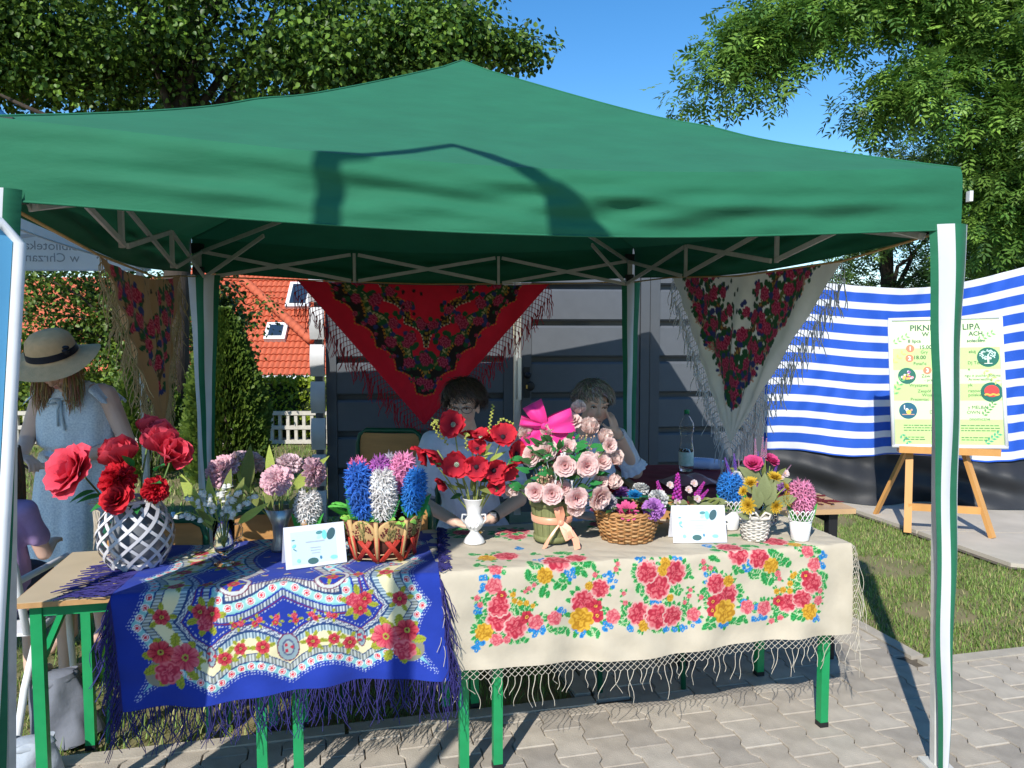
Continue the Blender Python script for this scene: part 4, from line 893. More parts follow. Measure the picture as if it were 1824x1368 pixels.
for side, dr in ((-.06, -TX), (1.58, TX)):
    vs_ = np.arange(0, .95, .0125); E2 = [pt3(fnC, side, v) for v in vs_]
    outs = [(dr * (.9 if v > .37 else .75) + Vector((0, 0, -.25 if v < .37 else -.15))) for v in vs_]
    if side > 0: e2 = macrame(mb, E2, outs, .012, 3, .0013, .003); threads(mb, e2, .0018, .12, .05, 2, 7, jit=.35, dirs=[TX * .18] * len(e2))
    else:
        e2 = macrame(mb, E2, [o * .5 + Vector((0, 0, -.2)) for o in outs], .012, 2, .0013, .002); threads(mb, e2, .0018, .09, .08, 3, 7, floor=.7665 if False else None, jit=.4)
link('fringe', mb, CORD, cs_)
# ---- blue shawl
BLUB = (.010, .036, .32); 
def scallop(S, per, amp): return amp * np.abs(np.sin(np.pi * S / per))
def bands(P, D, S, pal, per):
    """ornament bands by (scalloped) distance from the hem"""
    C = P.C; tick = (np.sin(S * 2 * np.pi / .0105) > .1)
    def put(m, c): C[m] = c
    for d0, d1, kind, c1, c2 in pal:
        m = (D >= d0) & (D < d1)
        if kind == 'fill': put(m, c1)
        elif kind == 'tick': put(m & tick, c1); put(m & ~tick, c2)
        elif kind == 'fine':
            v = np.sin(S * 2 * np.pi / .021 + D * 90) * np.sin(D * 2 * np.pi / .011) > 0; put(m & v, c1); put(m & ~v, c2)
P = Print(-.01, 1.04, 0, .375 + .575, .0031, BLUB)
X, Y = np.meshgrid(P.x, P.y); W0 = 1.03; cx = W0 / 2
dl, dr, db = X, W0 - X, Y
# distances to the three edges in view; corners use the nearest
side = np.where((db <= dl) & (db <= dr), 0, np.where(dl < dr, 1, 2)); S = np.where(side == 0, X - cx, Y - .515); D0 = np.minimum(np.minimum(dl, dr), db)
TEAL, CREAMY, NAVY, GREYB = (.22, .50, .52), (.74, .68, .42), (.015, .05, .17), (.36, .40, .42)
WINE = (.16, .02, .07)
D = D0 - .056 * np.abs(np.sin(np.pi * S / .24)) + .026
bands(P, D, S, [(.058, .062, 'tick', (.5, .6, .7), BLUB), (.066, .092, 'fill', TEAL, 0), (.092, .097, 'fill', NAVY, 0), (.097, .118, 'tick', (.50, .54, .52), (.20, .22, .20)), (.118, .122, 'fill', NAVY, 0), (.122, .172, 'fill', CREAMY, 0), (.172, .192, 'tick', (.45, .56, .60), (.12, .2, .28)), (.192, .20, 'fill', NAVY, 0), (.20, .216, 'fine', (.55, .6, .6), (.09, .12, .25)), (.216, .219, 'fill', WINE, 0)], .24)
Di = D0 + .075 * np.abs(np.sin(np.pi * (S) / .36)) - .04
bands(P, Di, S, [(.325, .330, 'fill', TEAL, 0), (.330, .360, 'fill', (.30, .60, .58), 0), (.360, .368, 'fill', NAVY, 0), (.368, .392, 'tick', (.62, .62, .58), (.16, .14, .17)), (.392, .395, 'fill', WINE, 0), (.402, .406, 'tick', (.5, .55, .6), BLUB), (.300, .318, 'tick', (.50, .56, .58), (.10, .13, .2)), (.292, .296, 'fill', WINE, 0), (.284, .288, 'tick', (.45, .5, .5), BLUB)], .36)
bands(P, D, S, [(.228, .232, 'tick', (.5, .55, .55), BLUB), (.050, .053, 'tick', (.35, .4, .6), BLUB)], .24)
# rows of medallions on the scalloped bands
def along(Dfn, target, step, rad):
    out = []
    for sd in (0, 1, 2):
        for s in np.arange(-.5, .5, step):
            d = target(s)
            if sd == 0: x, y = cx + s, d
            elif sd == 1: x, y = d, .515 + s
            else: x, y = W0 - d, .515 + s
            if min(x, W0 - x, y) >= d - 1e-3 and 0 < x < W0 and 0 < y < .95: out.append((x, y))
    return out
def med(x, y, r):
    P.disc(x, y, r, (.66, .74, .72)); P.disc(x, y, r * .74, (.60, .05, .08)); P.disc(x, y, r * .56, (.72, .62, .62)); P.disc(x, y, r * .36, (.62, .02, .05))
for x, y in along(None, lambda s: .079 + .056 * abs(math.sin(math.pi * s / .24)) - .026, .0315, 0): med(x, y, .0135)
for x, y in along(None, lambda s: .345 - .075 * abs(math.sin(math.pi * s / .36)) + .04, .036, 0): med(x, y, .0145)
FLR = [(.14, .0, .015), (.45, .015, .04), (.62, .10, .11), (.35, .33, .05)]; FLP = [(.30, .01, .04), (.55, .04, .08), (.68, .18, .20), (.35, .33, .05)]; OLV, OLV2 = (.34, .36, .03), (.20, .22, .02)
def bouquet(x, y, r, n=3, lv=6):
    for i in range(lv): a = i * 6.28 / lv + pr.uniform(-.3, .3); P.leaf(x + math.cos(a) * r * 1.25, y + math.sin(a) * r * 1.25, r * 1.1, a, OLV, OLV2, .55)
    for i in range(n):
        a = i * 6.28 / n + x * 9; q = r * .62 if n > 1 else 0; P.flower(x + math.cos(a) * q, y + math.sin(a) * q, r * (.72 if n > 1 else 1), FLP if i % 2 else FLR, 6, a, 'five' if i % 2 == 0 else 'rose')
for s in (-.36, -.29, -.20, -.15, -.08, .08, .15, .20, .29, .36): bouquet(cx + s, .145 + .056 * abs(math.sin(math.pi * s / .24)) - .026, .020 if abs(s) in (.29, .15) else .024, 1, 6)
for sd in (0, 1):
    for s in (-.22, -.10, .05, .16, .28):
        d = .145 + .056 * abs(math.sin(math.pi * s / .24)) - .026; bouquet(d if sd == 0 else W0 - d, .515 + s, .027, 1, 5)
for x, y in ((.27, .29), (W0 - .27, .29), (.28, .62), (W0 - .28, .62)): bouquet(x, y, .036, 3, 7)
for s in (-.15, -.09, -.03, .03, .09, .15): bouquet(cx + s, .255, .015, 2, 5)
for s in (-.1, .08): bouquet(.27, .515 + s, .018, 1, 4); bouquet(W0 - .27, .515 + s, .018, 1, 4)
for x in (.115, W0 - .115): P.ell(x - .0, .112, .05, .045, .5, (.25, .24, .18))
for x, sg in ((.155, 1), (W0 - .155, -1)):
    for i in range(9): a = i * .7; P.leaf(x + math.cos(a) * .072, .150 + math.sin(a) * .068, .05, a, OLV, OLV2, .6)
    P.flower(x + .038 * sg, .160, .047, FLP, 7, .4, 'five'); P.flower(x - .036 * sg, .182, .040, FLR, 6, 1, 'five'); P.flower(x - .022 * sg, .112, .042, FLP, 8, 2, 'rose')
for x, y, a in ((cx, .155, 1.57), (cx - .24, .16, 1.57), (cx + .24, .16, 1.57), (.155, .50, 0), (W0 - .155, .50, 0), (.155, .74, 0), (W0 - .155, .74, 0)):
    big = abs(x - cx) < .01; P.ell(x, y, .05 if big else .036, .036 if big else .015, a, WINE); P.ell(x, y, .046 if big else .032, .032 if big else .012, a, (.26, .36, .40)); P.ell(x, y, .030 if big else .020, .020 if big else .007, a, (.10, .12, .22)); P.ell(x, y, .024 if big else .012, .015 if big else .004, a, (.34, .42, .42))
    for k in range(3): P.disc(x + .012 * math.cos(k * 2.1), y + .012 * math.sin(k * 2.1), .006, (.45, .03, .06))
for x, y, sg in ((cx - .16, .40, -1), (cx + .16, .40, 1)):          # paisley drops
    for q, c in ((.062, WINE), (.058, (.55, .56, .55)), (.046, WINE), (.043, BLUB)): P.ell(x, y, q, q * .82, .5 * sg, c)
    bouquet(x, y, .022, 1, 4)
for i in range(9):
    for j in range(6):
        x, y = cx - .3 + i * .075 + (j % 2) * .037, .47 + j * .075
        if np.hypot((x - cx), (y - .66)) < .27: P.ell(x, y, .013, .005, pr.uniform(-.4, .4), (.42, .36, .20)); P.ell(x + .008, y + .004, .004, .004, 0, (.5, .1, .1))
fnB = drape(.295, .12, .375, .7665, 4.4, .018, .012, .03)
bs = link('shawl', cloth_mesh('shawl', P, fnB), COLM); tag(bs, 'royal blue shawl with scalloped red flower border over the left tables', 'shawl')
mb = MB(); r_ = random.Random(3)
threads(mb, [pt3(fnB, u + r_.uniform(-.004, .004), .001) for u in np.arange(-.01, 1.04, .0045)], .0021, .115, .07, 11, 6, jit=.3)
threads(mb, [pt3(fnB, 1.04, v) for v in np.arange(0, .37, .004)], .0021, .12, .05, 12, 6, jit=.3, dirs=[TX * .5 - TY * .1] * 93)
threads(mb, [pt3(fnB, -.01, v) for v in np.arange(0, .37, .004)], .0021, .13, .05, 13, 6, jit=.3, dirs=[-TX * .45 - TY * .1] * 93)
# threads lying on the table tops beside the shawl
for v in np.arange(.375, .95, .0035):
    for sd, dr in ((-.01, -TX), (1.04, TX)):
        p = pt3(fnB, sd, v); l = (.13 if sd < 0 else .032) * r_.uniform(.3, 1.6); b = TY * r_.uniform(-.25, .1) - TY * .12 * (sd < 0); pts = []
        for k in range(6): t = k / 5; q = p + (dr + b) * (l * t) + TY * (.012 * math.sin(t * 5 + v * 60)); q.z = .7665 + .006 * math.sin(math.pi * t) * r_.random() + .0015 + (.004 if sd > 0 else 0); pts.append(q)
        mb.tube(pts, .0021, 3, False)
link('fringe', mb, NAVYC, bs)
# ---- hung triangular shawls
def hung(label, A, B, Cc, base, pal, fold, seed, ground, nrm, cordm, fl, res=.006, per=.2, deep=.1, sagt=.02, loops=None):
    A, B, Cc = Vector(A), Vector(B), Vector(Cc); W = (B - A).length; H = ((A + B) / 2 - Cc).length
    P = Print(0, 1, 0, 1, res / W, base); P.y = np.linspace(0, 1, int(H / res)); P.nv = len(P.y); P.C = np.empty((P.nv, P.nu, 3)); P.C[:] = base
    U, V = np.meshgrid(P.x, P.y)                              # u across, v down; row width shrinks to the tip
    xm = (U - .5) * W * (1 - V); ym = V * H                    # metres in the flat cloth
    lw = math.hypot(W / 2, H); D = ((W / 2) * (1 - V) * H - np.abs(xm) * H) / lw    # distance to the nearer slanting hem
    S = (np.abs(xm) * (W / 2) / lw * 1.0 + (H - ym) * H / lw)                       # along it, from the tip
    Dd = D - deep * .28 * np.abs(np.sin(np.pi * (S - .0) / per))
    for d0, d1, kind, c1, c2 in pal:
        m = (Dd >= d0) & (Dd < d1)
        tick = np.sin(S * 2 * np.pi / .022) > 0
        if kind == 'fill': P.C[m] = c1
        elif kind == 'tick': P.C[m & tick] = c1; P.C[m & ~tick] = c2
        else:
            v = (np.sin(S * 2 * np.pi / .045) * np.sin(Dd * 2 * np.pi / .03)) > .1; P.C[m & v] = c1; P.C[m & ~v] = c2
    # stamped flowers, in metres
    def stamp(x, y, r, pal4, n, kind='rose', a0=0.):
        d = np.hypot(xm - x, ym - y) / r; a = np.arctan2(ym - y, xm - x) + a0; e = .78 + .22 * np.abs(np.cos(n * a / 2)); m = d < e; k = np.clip(d / e, 0, 1); v = (.5 + .5 * np.sin(k * 11 + 1.5 * np.sin(n * a)))
        p = [np.array(q) for q in pal4]; P.C[m] = np.where((v < .5)[..., None], p[0] + (p[1] - p[0]) * (v * 2)[..., None], p[1] + (p[2] - p[1]) * ((v - .5) * 2)[..., None])[m]
    r_ = random.Random(seed)
    for dist, s0, s1, step, r, pal4, lv in fl:
        s = s0
        while s < s1:
            # point at distance dist from hem, s along from tip, both sides
            ux, uy = (W / 2) / lw, -H / lw; nx, ny = -H / lw, -(W / 2) / lw
            for sg in (1, -1):
                x = s * ux + dist * nx; y = H + s * uy + dist * ny
                if x < -r: continue
                for _ in range(lv): a = r_.uniform(0, 6.28); d2 = np.hypot((xm - sg * x - math.cos(a) * r * 1.2), (ym - y - math.sin(a) * r * 1.2)); P.C[d2 < r * .42] = (.015, .085, .03) if r_.random() < .65 else (.03, .04, .16)
                for _ in range(2 if r > .03 else 1): stamp(sg * x + r_.uniform(-.4, .4) * r, y + r_.uniform(-.5, .5) * r, r * r_.uniform(.7, 1), pal4, 6, a0=r_.random() * 6)
            s += step
    if ground:
        for i in range(26):
            x = r_.uniform(-.28, .28) * W; y = r_.uniform(.03, .3) * H
            if (W / 2 * (1 - y / H) - abs(x)) * H / lw > .40 * H: P.C[np.hypot(xm - x, (ym - y) * .8) < .011] = ground
    nr = Vector(nrm).normalized()
    def fn(X, Y):
        a = np.array(A); b = np.array(B); c = np.array(Cc); tt = X[..., None]; v = Y[..., None]
        top = a + (b - a) * tt; top[..., 2] -= sagt * np.sin(np.pi * X) 
        p = top * (1 - v) + c * v
        w = fold * (np.sin(X * 15 + 3 * Y + seed) * .6 + .5 * np.sin(X * 31 - 2 * Y + seed) + .35 * np.sin((X - .5) * (1 - Y) * 60 + Y * 8 + seed)) * (.35 + .65 * np.sin(np.pi * np.clip(Y, 0, 1))) * (1 - Y) ** .3
        return p + np.array(nr) * w[..., None]
    o = link('shawl', cloth_mesh('shawl', P, fn), COLM); tag(o, label, 'shawl')
    mb = MB(); n = int(math.hypot(W / 2, H) / .017)
    for sx, sg in ((0., -1), (1., 1)):
        E_ = [pt3(fn, sx, v) for v in np.linspace(0, 1, n)]; out = (B - A).normalized() * sg * .45 + Vector((0, 0, -.9))
        e2 = macrame(mb, E_, [out] * len(E_), .02, 3, .0024, .001); threads(mb, e2 + [e + Vector((.005, 0, 0)) for e in e2] + [e + Vector((-.004, .003, 0)) for e in e2], .0034, .12 if ground != 'x' else .2, .05, seed, 5, jit=.35)
    link('fringe', mb, cordm, o); return o
RB_ = (.74, .012, .04); BLK = (.02, .012, .014); OR = (.62, .22, .02); OLG = (.10, .12, .02); DGR = (.012, .07, .03)
RP = [(.20, .003, .03), (.42, .012, .07), (.55, .09, .16)]
palR = [(.095, .105, 'tick', OR, RB_), (.105, .175, 'fill', BLK, 0), (.175, .19, 'tick', OR, BLK), (.19, .21, 'fine', DGR, (.25, .22, .05)), (.21, .235, 'tick', (.5, .42, .2), OLG), (.235, .25, 'fill', DGR, 0), (.345, .355, 'tick', (.7, .6, .45), BLK), (.355, .40, 'fine', (.34, .2, .03), BLK), (.40, .41, 'tick', OR, RB_)]
flR = [(.15, .1, 1.2, .1, .020, RP, 3), (.21, .21, 1.2, .19, .040, RP, 6), (.30, .34, 1.2, .18, .046, RP, 8), (.43, .55, 1.1, .16, .038, RP, 7)]
hung('red fringed shawl with dark floral border hung in front of the gate', (-1.40, 5.05, 1.942), (.26, 5.44, 1.942), (-.60, 5.24, .97), RB_, palR, .018, 2, BLK, (.2, -.97, 0), mat('red_cord', (.42, .012, .03), .9, .15, 60), flR, .0062, .21, .16)
WB = (.78, .76, .70); 
palW = [(.10, .112, 'tick', (.66, .36, .20), WB), (.112, .165, 'fine', (.45, .12, .1), (.35, .3, .2)), (.165, .18, 'fill', (.03, .06, .03), 0), (.18, .20, 'tick', (.6, .58, .5), OLG), (.20, .225, 'fill', (.10, .13, .03), 0), (.285, .32, 'fine', (.36, .2, .04), (.1, .04, .03)), (.32, .33, 'tick', (.16, .07, .03), WB)]
flW = [(.15, .08, 1.2, .09, .028, RP, 4), (.19, .2, 1.2, .16, .046, RP, 9), (.27, .34, 1.2, .17, .050, RP, 9), (.36, .5, 1.1, .15, .042, RP, 8), (.23, .28, 1.2, .13, .038, RP, 8), (.43, .62, 1.05, .14, .036, RP, 7)]
hung('white fringed shawl with rose border hung from the right rope', (1.02, 4.95, 1.955), (1.405, 3.30, 1.905), (1.20, 4.2, .99), WB, palW, .02, 5, (.02, .05, .04), (-.97, -.22, 0), mat('white_cord', (.66, .66, .68), .9, .08, 60), flW, .006, .2, .15)
TB = (.40, .235, .115)
palT = [(.14, .155, 'fill', (.10, .06, .03), 0), (.155, .20, 'fine', (.30, .2, .1), (.08, .06, .03)), (.20, .215, 'tick', (.5, .4, .25), (.05, .07, .03)), (.27, .29, 'fine', (.3, .17, .05), (.06, .07, .03))]
RPD = [(.24, .004, .03), (.46, .015, .06), (.60, .12, .16)]
flT = [(.17, .1, 1.2, .11, .035, RPD, 6), (.24, .3, 1.2, .16, .05, RPD, 8), (.33, .5, 1.1, .2, .04, RPD, 6)]
hung('tan fringed shawl with dark red flowers hung from the left rope', (-1.50, 2.80, 1.882), (-1.895, 4.42, 1.925), (-1.73, 3.80, 1.10), TB, palT, .03, 8, (.05, .04, .03), (.97, .22, 0), mat('tan_cord', (.42, .32, .18), .9, .12, 60), flT, .006, .19, .15, .05)
# dark red cloth on the rear table
mb = MB(); mb.grid(lambda u, v: Vector((-.43 + .80 * u, -.45 + 1.1 * v, .7595 + .003 * abs(math.sin(9 * u + 14 * v)) + .002 * math.sin(40 * u) * math.sin(31 * v))), 40, 50); o = link('table_runner', mb, mat('dark_red_cloth', (.20, .014, .025), .8, .5, 14, .1, 80, col2=(.30, .03, .045)), loc=(1.13, 4.22, 0), rot=(0, 0, R(6))); tag(o, 'dark red fringed cloth spread on the rear table', 'cloth')
mb = MB(); m_ = Matrix.Translation((1.13, 4.22, 0)) @ Matrix.Rotation(R(6), 4, 'Z')
for i in range(40):
    p = Vector((rnd.choice((.37, .30, .2)) + rnd.uniform(-.02, .02), -.46 + rnd.uniform(-.02, .5) * (i % 3 == 0), .762)); a = rnd.uniform(-1.9, .4); mb.tube([p + Vector((math.cos(a) * t * .09 + .01 * math.sin(t * 9 + i), math.sin(a) * t * .09, .002 * math.sin(t * 8) + (0 if t < .3 else 0))) for t in np.linspace(0, 1, 6)], .0025, 4, False)
link('fringe', mb, mat('dark_red_cord', (.11, .012, .02), .9), o); o.children[-1].parent = o
# ================================================================ flowers
def lerp3(a, b, t): return tuple(a[i] + (b[i] - a[i]) * t for i in range(3))
def petals(mb, n, r, elev, width, curl, ruff, c0, c1, seed=0, z0=0, a0=0, nu=5, nv=5, r0=0., pw=.75):
    q = random.Random(seed)
    for i in range(n):
        a = a0 + 2 * math.pi * i / n + q.uniform(-.15, .15); el = elev + q.uniform(-.08, .08); ph = q.uniform(0, 6); rr = r * q.uniform(.9, 1.08)
        ca, sa = math.cos(a), math.sin(a); vs = []; cs = []
        x, z = r0, z0
        prof = []
        for j in range(nv):
            t = j / (nv - 1); e = el + curl * t
            if j: x += rr / (nv - 1) * math.cos(e); z += rr / (nv - 1) * math.sin(e)
            prof.append((x, z, t, e))
        for x, z, t, e in prof:
            w = width * rr * (math.sin(math.pi * min(max(t, .04) ** pw, 1) * .86) + .04)
            for k in range(nu):
                s = 2 * k / (nu - 1) - 1; rf = ruff * rr * t * t * math.sin(s * 5 + ph); cup = .22 * w * s * s
                xr = x - math.sin(e) * (rf + cup) ; zz = z + math.cos(e) * (rf + cup)
                vs.append((ca * xr - sa * s * w, sa * xr + ca * s * w, zz)); cs.append(lerp3(c0, c1, min(1, t * (.75 + .25 * abs(s)))))
        b = len(mb.v); mb.v.extend(vs); mb.c.extend(cs)
        mb.f.extend([(b + j * nu + k, b + j * nu + k + 1, b + (j + 1) * nu + k + 1, b + (j + 1) * nu + k) for j in range(nv - 1) for k in range(nu - 1)])
def cball(mb, c, r, col, n=8, m=5): mb.col = col; mb.ball(c, r, n, m); mb.col = None
def ctube(mb, pts, r, col, n=5): mb.col = col; mb.tube(pts, r, n); mb.col = None
def rose_mesh(c0, c1, seed):
    mb = MB()
    petals(mb, 3, .75, 1.45, .42, -.25, .03, c0, c1, seed, .05, 0, r0=.05); petals(mb, 4, .85, 1.3, .45, -.35, .04, c0, c1, seed + 1, .03, .6, r0=.12); petals(mb, 5, .95, 1.15, .60, -.6, .04, c0, c1, seed + 2, 0, .2, 7, 6, r0=.14); petals(mb, 5, 1.0, .95, .66, -.8, .05, c0, c1, seed + 3, -.02, .8, 7, 6, r0=.12); petals(mb, 5, .95, .65, .66, -.7, .06, c0, c1, seed + 4, -.05, .3, 7, 6, r0=.1)
    return mb.mesh('rose')
def bud_mesh(c0, c1, seed):
    mb = MB(); petals(mb, 3, 1.3, 1.5, .5, -.2, .02, c0, c1, seed, -.3, 0, r0=.1); petals(mb, 4, 1.25, 1.2, .62, .35, .03, c0, c1, seed + 2, -.35, .5, 7, 6, r0=.1); petals(mb, 4, 1.2, .95, .66, .15, .05, c0, c1, seed + 3, -.38, 1.1, 7, 6, r0=.1); return mb.mesh('rosebud')
def poppy_mesh(seed, dark=False):
    mb = MB(); c0, c1 = (.22, .0, .02), (.85, .035, .06)
    petals(mb, 3, 1.05, .38, .62, .25, .10, c0, c1, seed, 0, 0, 7, 6); petals(mb, 3, 1.0, .6, .62, .1, .12, c0, c1, seed + 1, .02, 1.0, 7, 6)
    cball(mb, (0, 0, .14), (.19, .19, .12), (.03, .02, .03) if dark else (.62, .70, .58)); 
    for i in range(18): a = i * .349; ctube(mb, [(.16 * math.cos(a), .16 * math.sin(a), .08), (.33 * math.cos(a), .33 * math.sin(a), .2)], .018, (.02, .01, .02), 4)
    if not dark:
        for i in range(8): a = i * .785; ctube(mb, [(.03 * math.cos(a), .03 * math.sin(a), .265), (.16 * math.cos(a), .16 * math.sin(a), .21)], .018, (.08, .2, .08), 4)
    return mb.mesh('poppy')
def carnation_mesh(c0, c1, seed):
    mb = MB()
    for k, (n, e, r, z) in enumerate(((5, 1.5, .6, .1), (7, 1.25, .75, .08), (9, 1.0, .85, .05), (11, .75, .92, .02), (12, .45, 1.0, -.02), (12, .15, 1.0, -.06), (11, -.1, .92, -.1))): petals(mb, n, r, e, .30, -.2, .16, c0, c1, seed + k, z, k * .7, 5, 4, pw=.55)
    cball(mb, (0, 0, -.35), (.2, .2, .32), (.10, .2, .05)); return mb.mesh('carnation')
def daisy_mesh(c0, c1, cc, n, layers, seed, width=.16, elev=.25):
    mb = MB()
    for k in range(layers): petals(mb, n, 1 - .16 * k, elev + .32 * k, width, .15, .03, c0, c1, seed + k, .03 * k, k * .37, 3, 4)
    cball(mb, (0, 0, .08), (.2, .2, .12), cc); return mb.mesh('daisy')
def hyacinth_mesh(col, seed, L=1.0, W=.36, dense=95):
    """spike of star florets; z 0..L"""
    q = random.Random(seed); mb = MB(); cball(mb, (0, 0, L * .5), (W * .42, W * .42, L * .45), tuple(c * .45 for c in col), 10, 8)
    for i in range(dense):
        t = (i + .5) / dense; z = L * (.04 + .93 * t); a = i * 2.39996; rr = W * .62 * math.sqrt(max(.12, 1 - (2 * t - .95) ** 2 * .82))
        n = Vector((math.cos(a), math.sin(a), (t - .4) * 1.0)).normalized(); o = Vector((math.cos(a) * rr * .75, math.sin(a) * rr * .75, z)); x = n.orthogonal().normalized(); y = n.cross(x)
        k = q.uniform(.72, 1.3); c1 = tuple(min(.9, c * k + .02) for c in col)
        for j in range(6):
            b = j * 1.047 + q.random() * .5; d = x * math.cos(b) + y * math.sin(b); s = x * -math.sin(b) + y * math.cos(b); l = .135 * q.uniform(.8, 1.2); w = .024
            P_ = [o, o + n * .10 + d * l * .35 + s * w, o + n * .13 + d * l * .85 , o + n * .10 + d * l * .35 - s * w, o + n * .15 + d * l * 1.25]
            mb.col = c1; mb.add([P_[0], P_[1], P_[2], P_[3]], [(0, 1, 2, 3)]); mb.col = tuple(min(.95, c * 1.25) for c in c1); mb.add([P_[1], P_[4], P_[3]], [(0, 1, 2)])
    mb.col = None; return mb.mesh('hyacinth')
def spike_mesh(col, seed, n=40, L=1., R_=.11, br=.045):
    mb = MB(); q = random.Random(seed); ctube(mb, [(0, 0, -.4), (0, 0, L * .95)], .02, (.12, .2, .06))
    for i in range(n):
        t = i / n; a = i * 2.4; rr = R_ * (1 - .75 * t); cball(mb, (rr * math.cos(a), rr * math.sin(a), L * t), br * (1 - .45 * t), tuple(c * q.uniform(.75, 1.25) for c in col), 6, 4)
    return mb.mesh('flower_spike')
def leaf_mesh(col, W=.3, curl=.35, fold=.12):
    mb = MB(); n = 8; vs = []; cs = []
    for j in range(n):
        t = j / (n - 1); w = W * (math.sin(math.pi * min(t ** .8, 1)) * .95 + .03) * .5
        for s in (-1, 0, 1): vs.append((s * w, t - 0, -curl * t * t + fold * abs(s) * w * 2)); cs.append(lerp3(col, tuple(c * 1.3 for c in col), t if s else .2))
    mb.v = vs; mb.c = cs; mb.f = [(j * 3 + k, j * 3 + k + 1, (j + 1) * 3 + k + 1, (j + 1) * 3 + k) for j in range(n - 1) for k in range(2)]; return mb.mesh('leaf')
def put(me, parent, name, loc, r, d=(0, 0, 1), m=None, roll=0, smooth=True):
    if len(me.materials) == 0: me.materials.append(m or COLP); me.polygons.foreach_set('use_smooth', [smooth] * len(me.polygons))
    o = bpy.data.objects.new(name, me); COL.objects.link(o); o.parent = parent; o.location = loc; o.scale = (r, r, r) if not isinstance(r, tuple) else r
    qv = Vector(d).to_track_quat('Z', 'Y'); o.rotation_mode = 'QUATERNION'; o.rotation_quaternion = qv @ Euler((0, 0, roll)).to_quaternion(); return o
def putleaf(me, parent, loc, L, d, up=(0, -.4, 1), name='leaf', m=None):
    if len(me.materials) == 0: me.materials.append(m or COLP); me.polygons.foreach_set('use_smooth', [True] * len(me.polygons))
    d = Vector(d).normalized(); z = Vector(up) - d * Vector(up).dot(d)
    if z.length < 1e-4: z = d.orthogonal()
    z.normalize(); x = d.cross(z); o = bpy.data.objects.new(name, me); COL.objects.link(o); o.parent = parent
    o.matrix_local = Matrix.Translation(loc) @ Matrix((x, d, z)).transposed().to_4x4() @ Matrix.Diagonal((L, L, L, 1)); return o
STEM = mat('stem_green', (.12, .20, .05), .6, .2, 40); STEMY = mat('stem_olive', (.26, .30, .07), .6, .2, 40)
def stem(parent, a, b, r=.003, m=STEM, bend=.01):
    a, b = Vector(a), Vector(b); mid = (a + b) / 2 + Vector((rnd.uniform(-bend, bend), rnd.uniform(-bend, bend), bend * .5)); link('stem', MB().tube([a, (a + mid) / 2, mid, (b + mid) / 2, b], r, 5), m, parent)
ZT = .7675; CLZ = ZT + .003
def at_px(dx, dy, s): return dx / s, dy / s
LF_G = leaf_mesh((.025, .22, .05), .42); LF_D = leaf_mesh((.03, .10, .025), .45); LF_O = leaf_mesh((.17, .20, .05), .34); LF_Y = leaf_mesh((.33, .40, .08), .26); LF_B = leaf_mesh((.05, .34, .05), .26, .15)
LF_K = leaf_mesh((.24, .27, .12), .5, .2); LF_L = leaf_mesh((.30, .62, .10), .8, .5)
WHITEC = mat('white_ceramic', (.76, .75, .74), .2, .04, 20, coat=.4)
GLASS = mat('clear_glass', (.97, .98, .98), .03, 0, 1, trans=1, ior=1.16, spec=.5)
def bouquet_thing(label, loc): return thing('bouquet', label, 'bouquet', loc)
# ---- 1 white lattice vase with red paper flowers
LV = Vector((-1.351, 2.720, ZT + .0025)); v = thing('lattice_vase', 'round white lattice vase standing on the blue shawl', 'vase', LV)
def lp(t): return .06 + .072 * math.sin(math.pi * (.13 + .74 * t)) ** 1.1 - .012 * t, .235 * t       # radius, height
WSTR = mat('white_strip', (.60, .59, .62), .6, .06, 30)
for dr in (-1, 1):
    for i in range(12):
        mb = MB(); a0 = 2 * math.pi * i / 12; off = .0 if dr < 0 else .003
        def f(u, t, a0=a0):
            r, z = lp(t); a = a0 + dr * t * 2.1 + (u - .5) * .0155 / r; r += off + .0012; return Vector((r * math.cos(a), r * math.sin(a), z))
        mb.grid(f, 2, 22); mb.grid(lambda u, t: f(1 - u, t) * 1.0 - Vector((f(.5, t).x, f(.5, t).y, 0)) * .016, 2, 22); link('lattice_strip', mb, WSTR, v)
mb = MB(); mb.lathe([(.0, .001), (.075, .001), (.084, .008), (.078, .014), (.0, .012)], 24); link('base_ring', mb, WSTR, v); mb = MB(); r_, z_ = lp(1); mb.lathe([(r_ - .004, z_ - .006), (r_ + .005, z_ - .004), (r_ + .005, z_ + .007), (r_ - .004, z_ + .007)], 30); link('rim', mb, WSTR, v)
link('inner_jar', MB().lathe([(.0, .016), (.06, .016), (.085, .05), (.088, .12), (.06, .21), (.056, .215), (.083, .12), (.08, .05), (.0, .022)], 24), mat('grey_jar', (.17, .18, .20), .3, .1, 8), v)
mb = MB()
for k in range(5): a = k * .5; mb.tube([(-.085, -.01, .225), (-.11 - .01 * k, -.03, .235 + .01 * math.sin(k)), (-.125 + .006 * k, -.045, .2), (-.12, -.05 - .003 * k, .15 - .02 * k)], .002, 4)
link('raffia_tie', mb, mat('raffia', (.55, .48, .38), .9), v)
s = 489; b = bouquet_thing('bouquet of large red paper roses and carnations in the lattice vase', LV)
RR0, RR1 = (.60, .02, .06), (.92, .10, .15); RB0, RB1 = (.62, .02, .06), (.92, .11, .17)
bigred = [bud_mesh(RB0, RB1, 3), bud_mesh((.4, .005, .02), RR1, 9)]; rosered = rose_mesh((.40, .005, .015), (.80, .03, .05), 5); carred = carnation_mesh((.36, .0, .01), (.70, .012, .03), 6); rosebig = rose_mesh(RR0, RB1, 8)
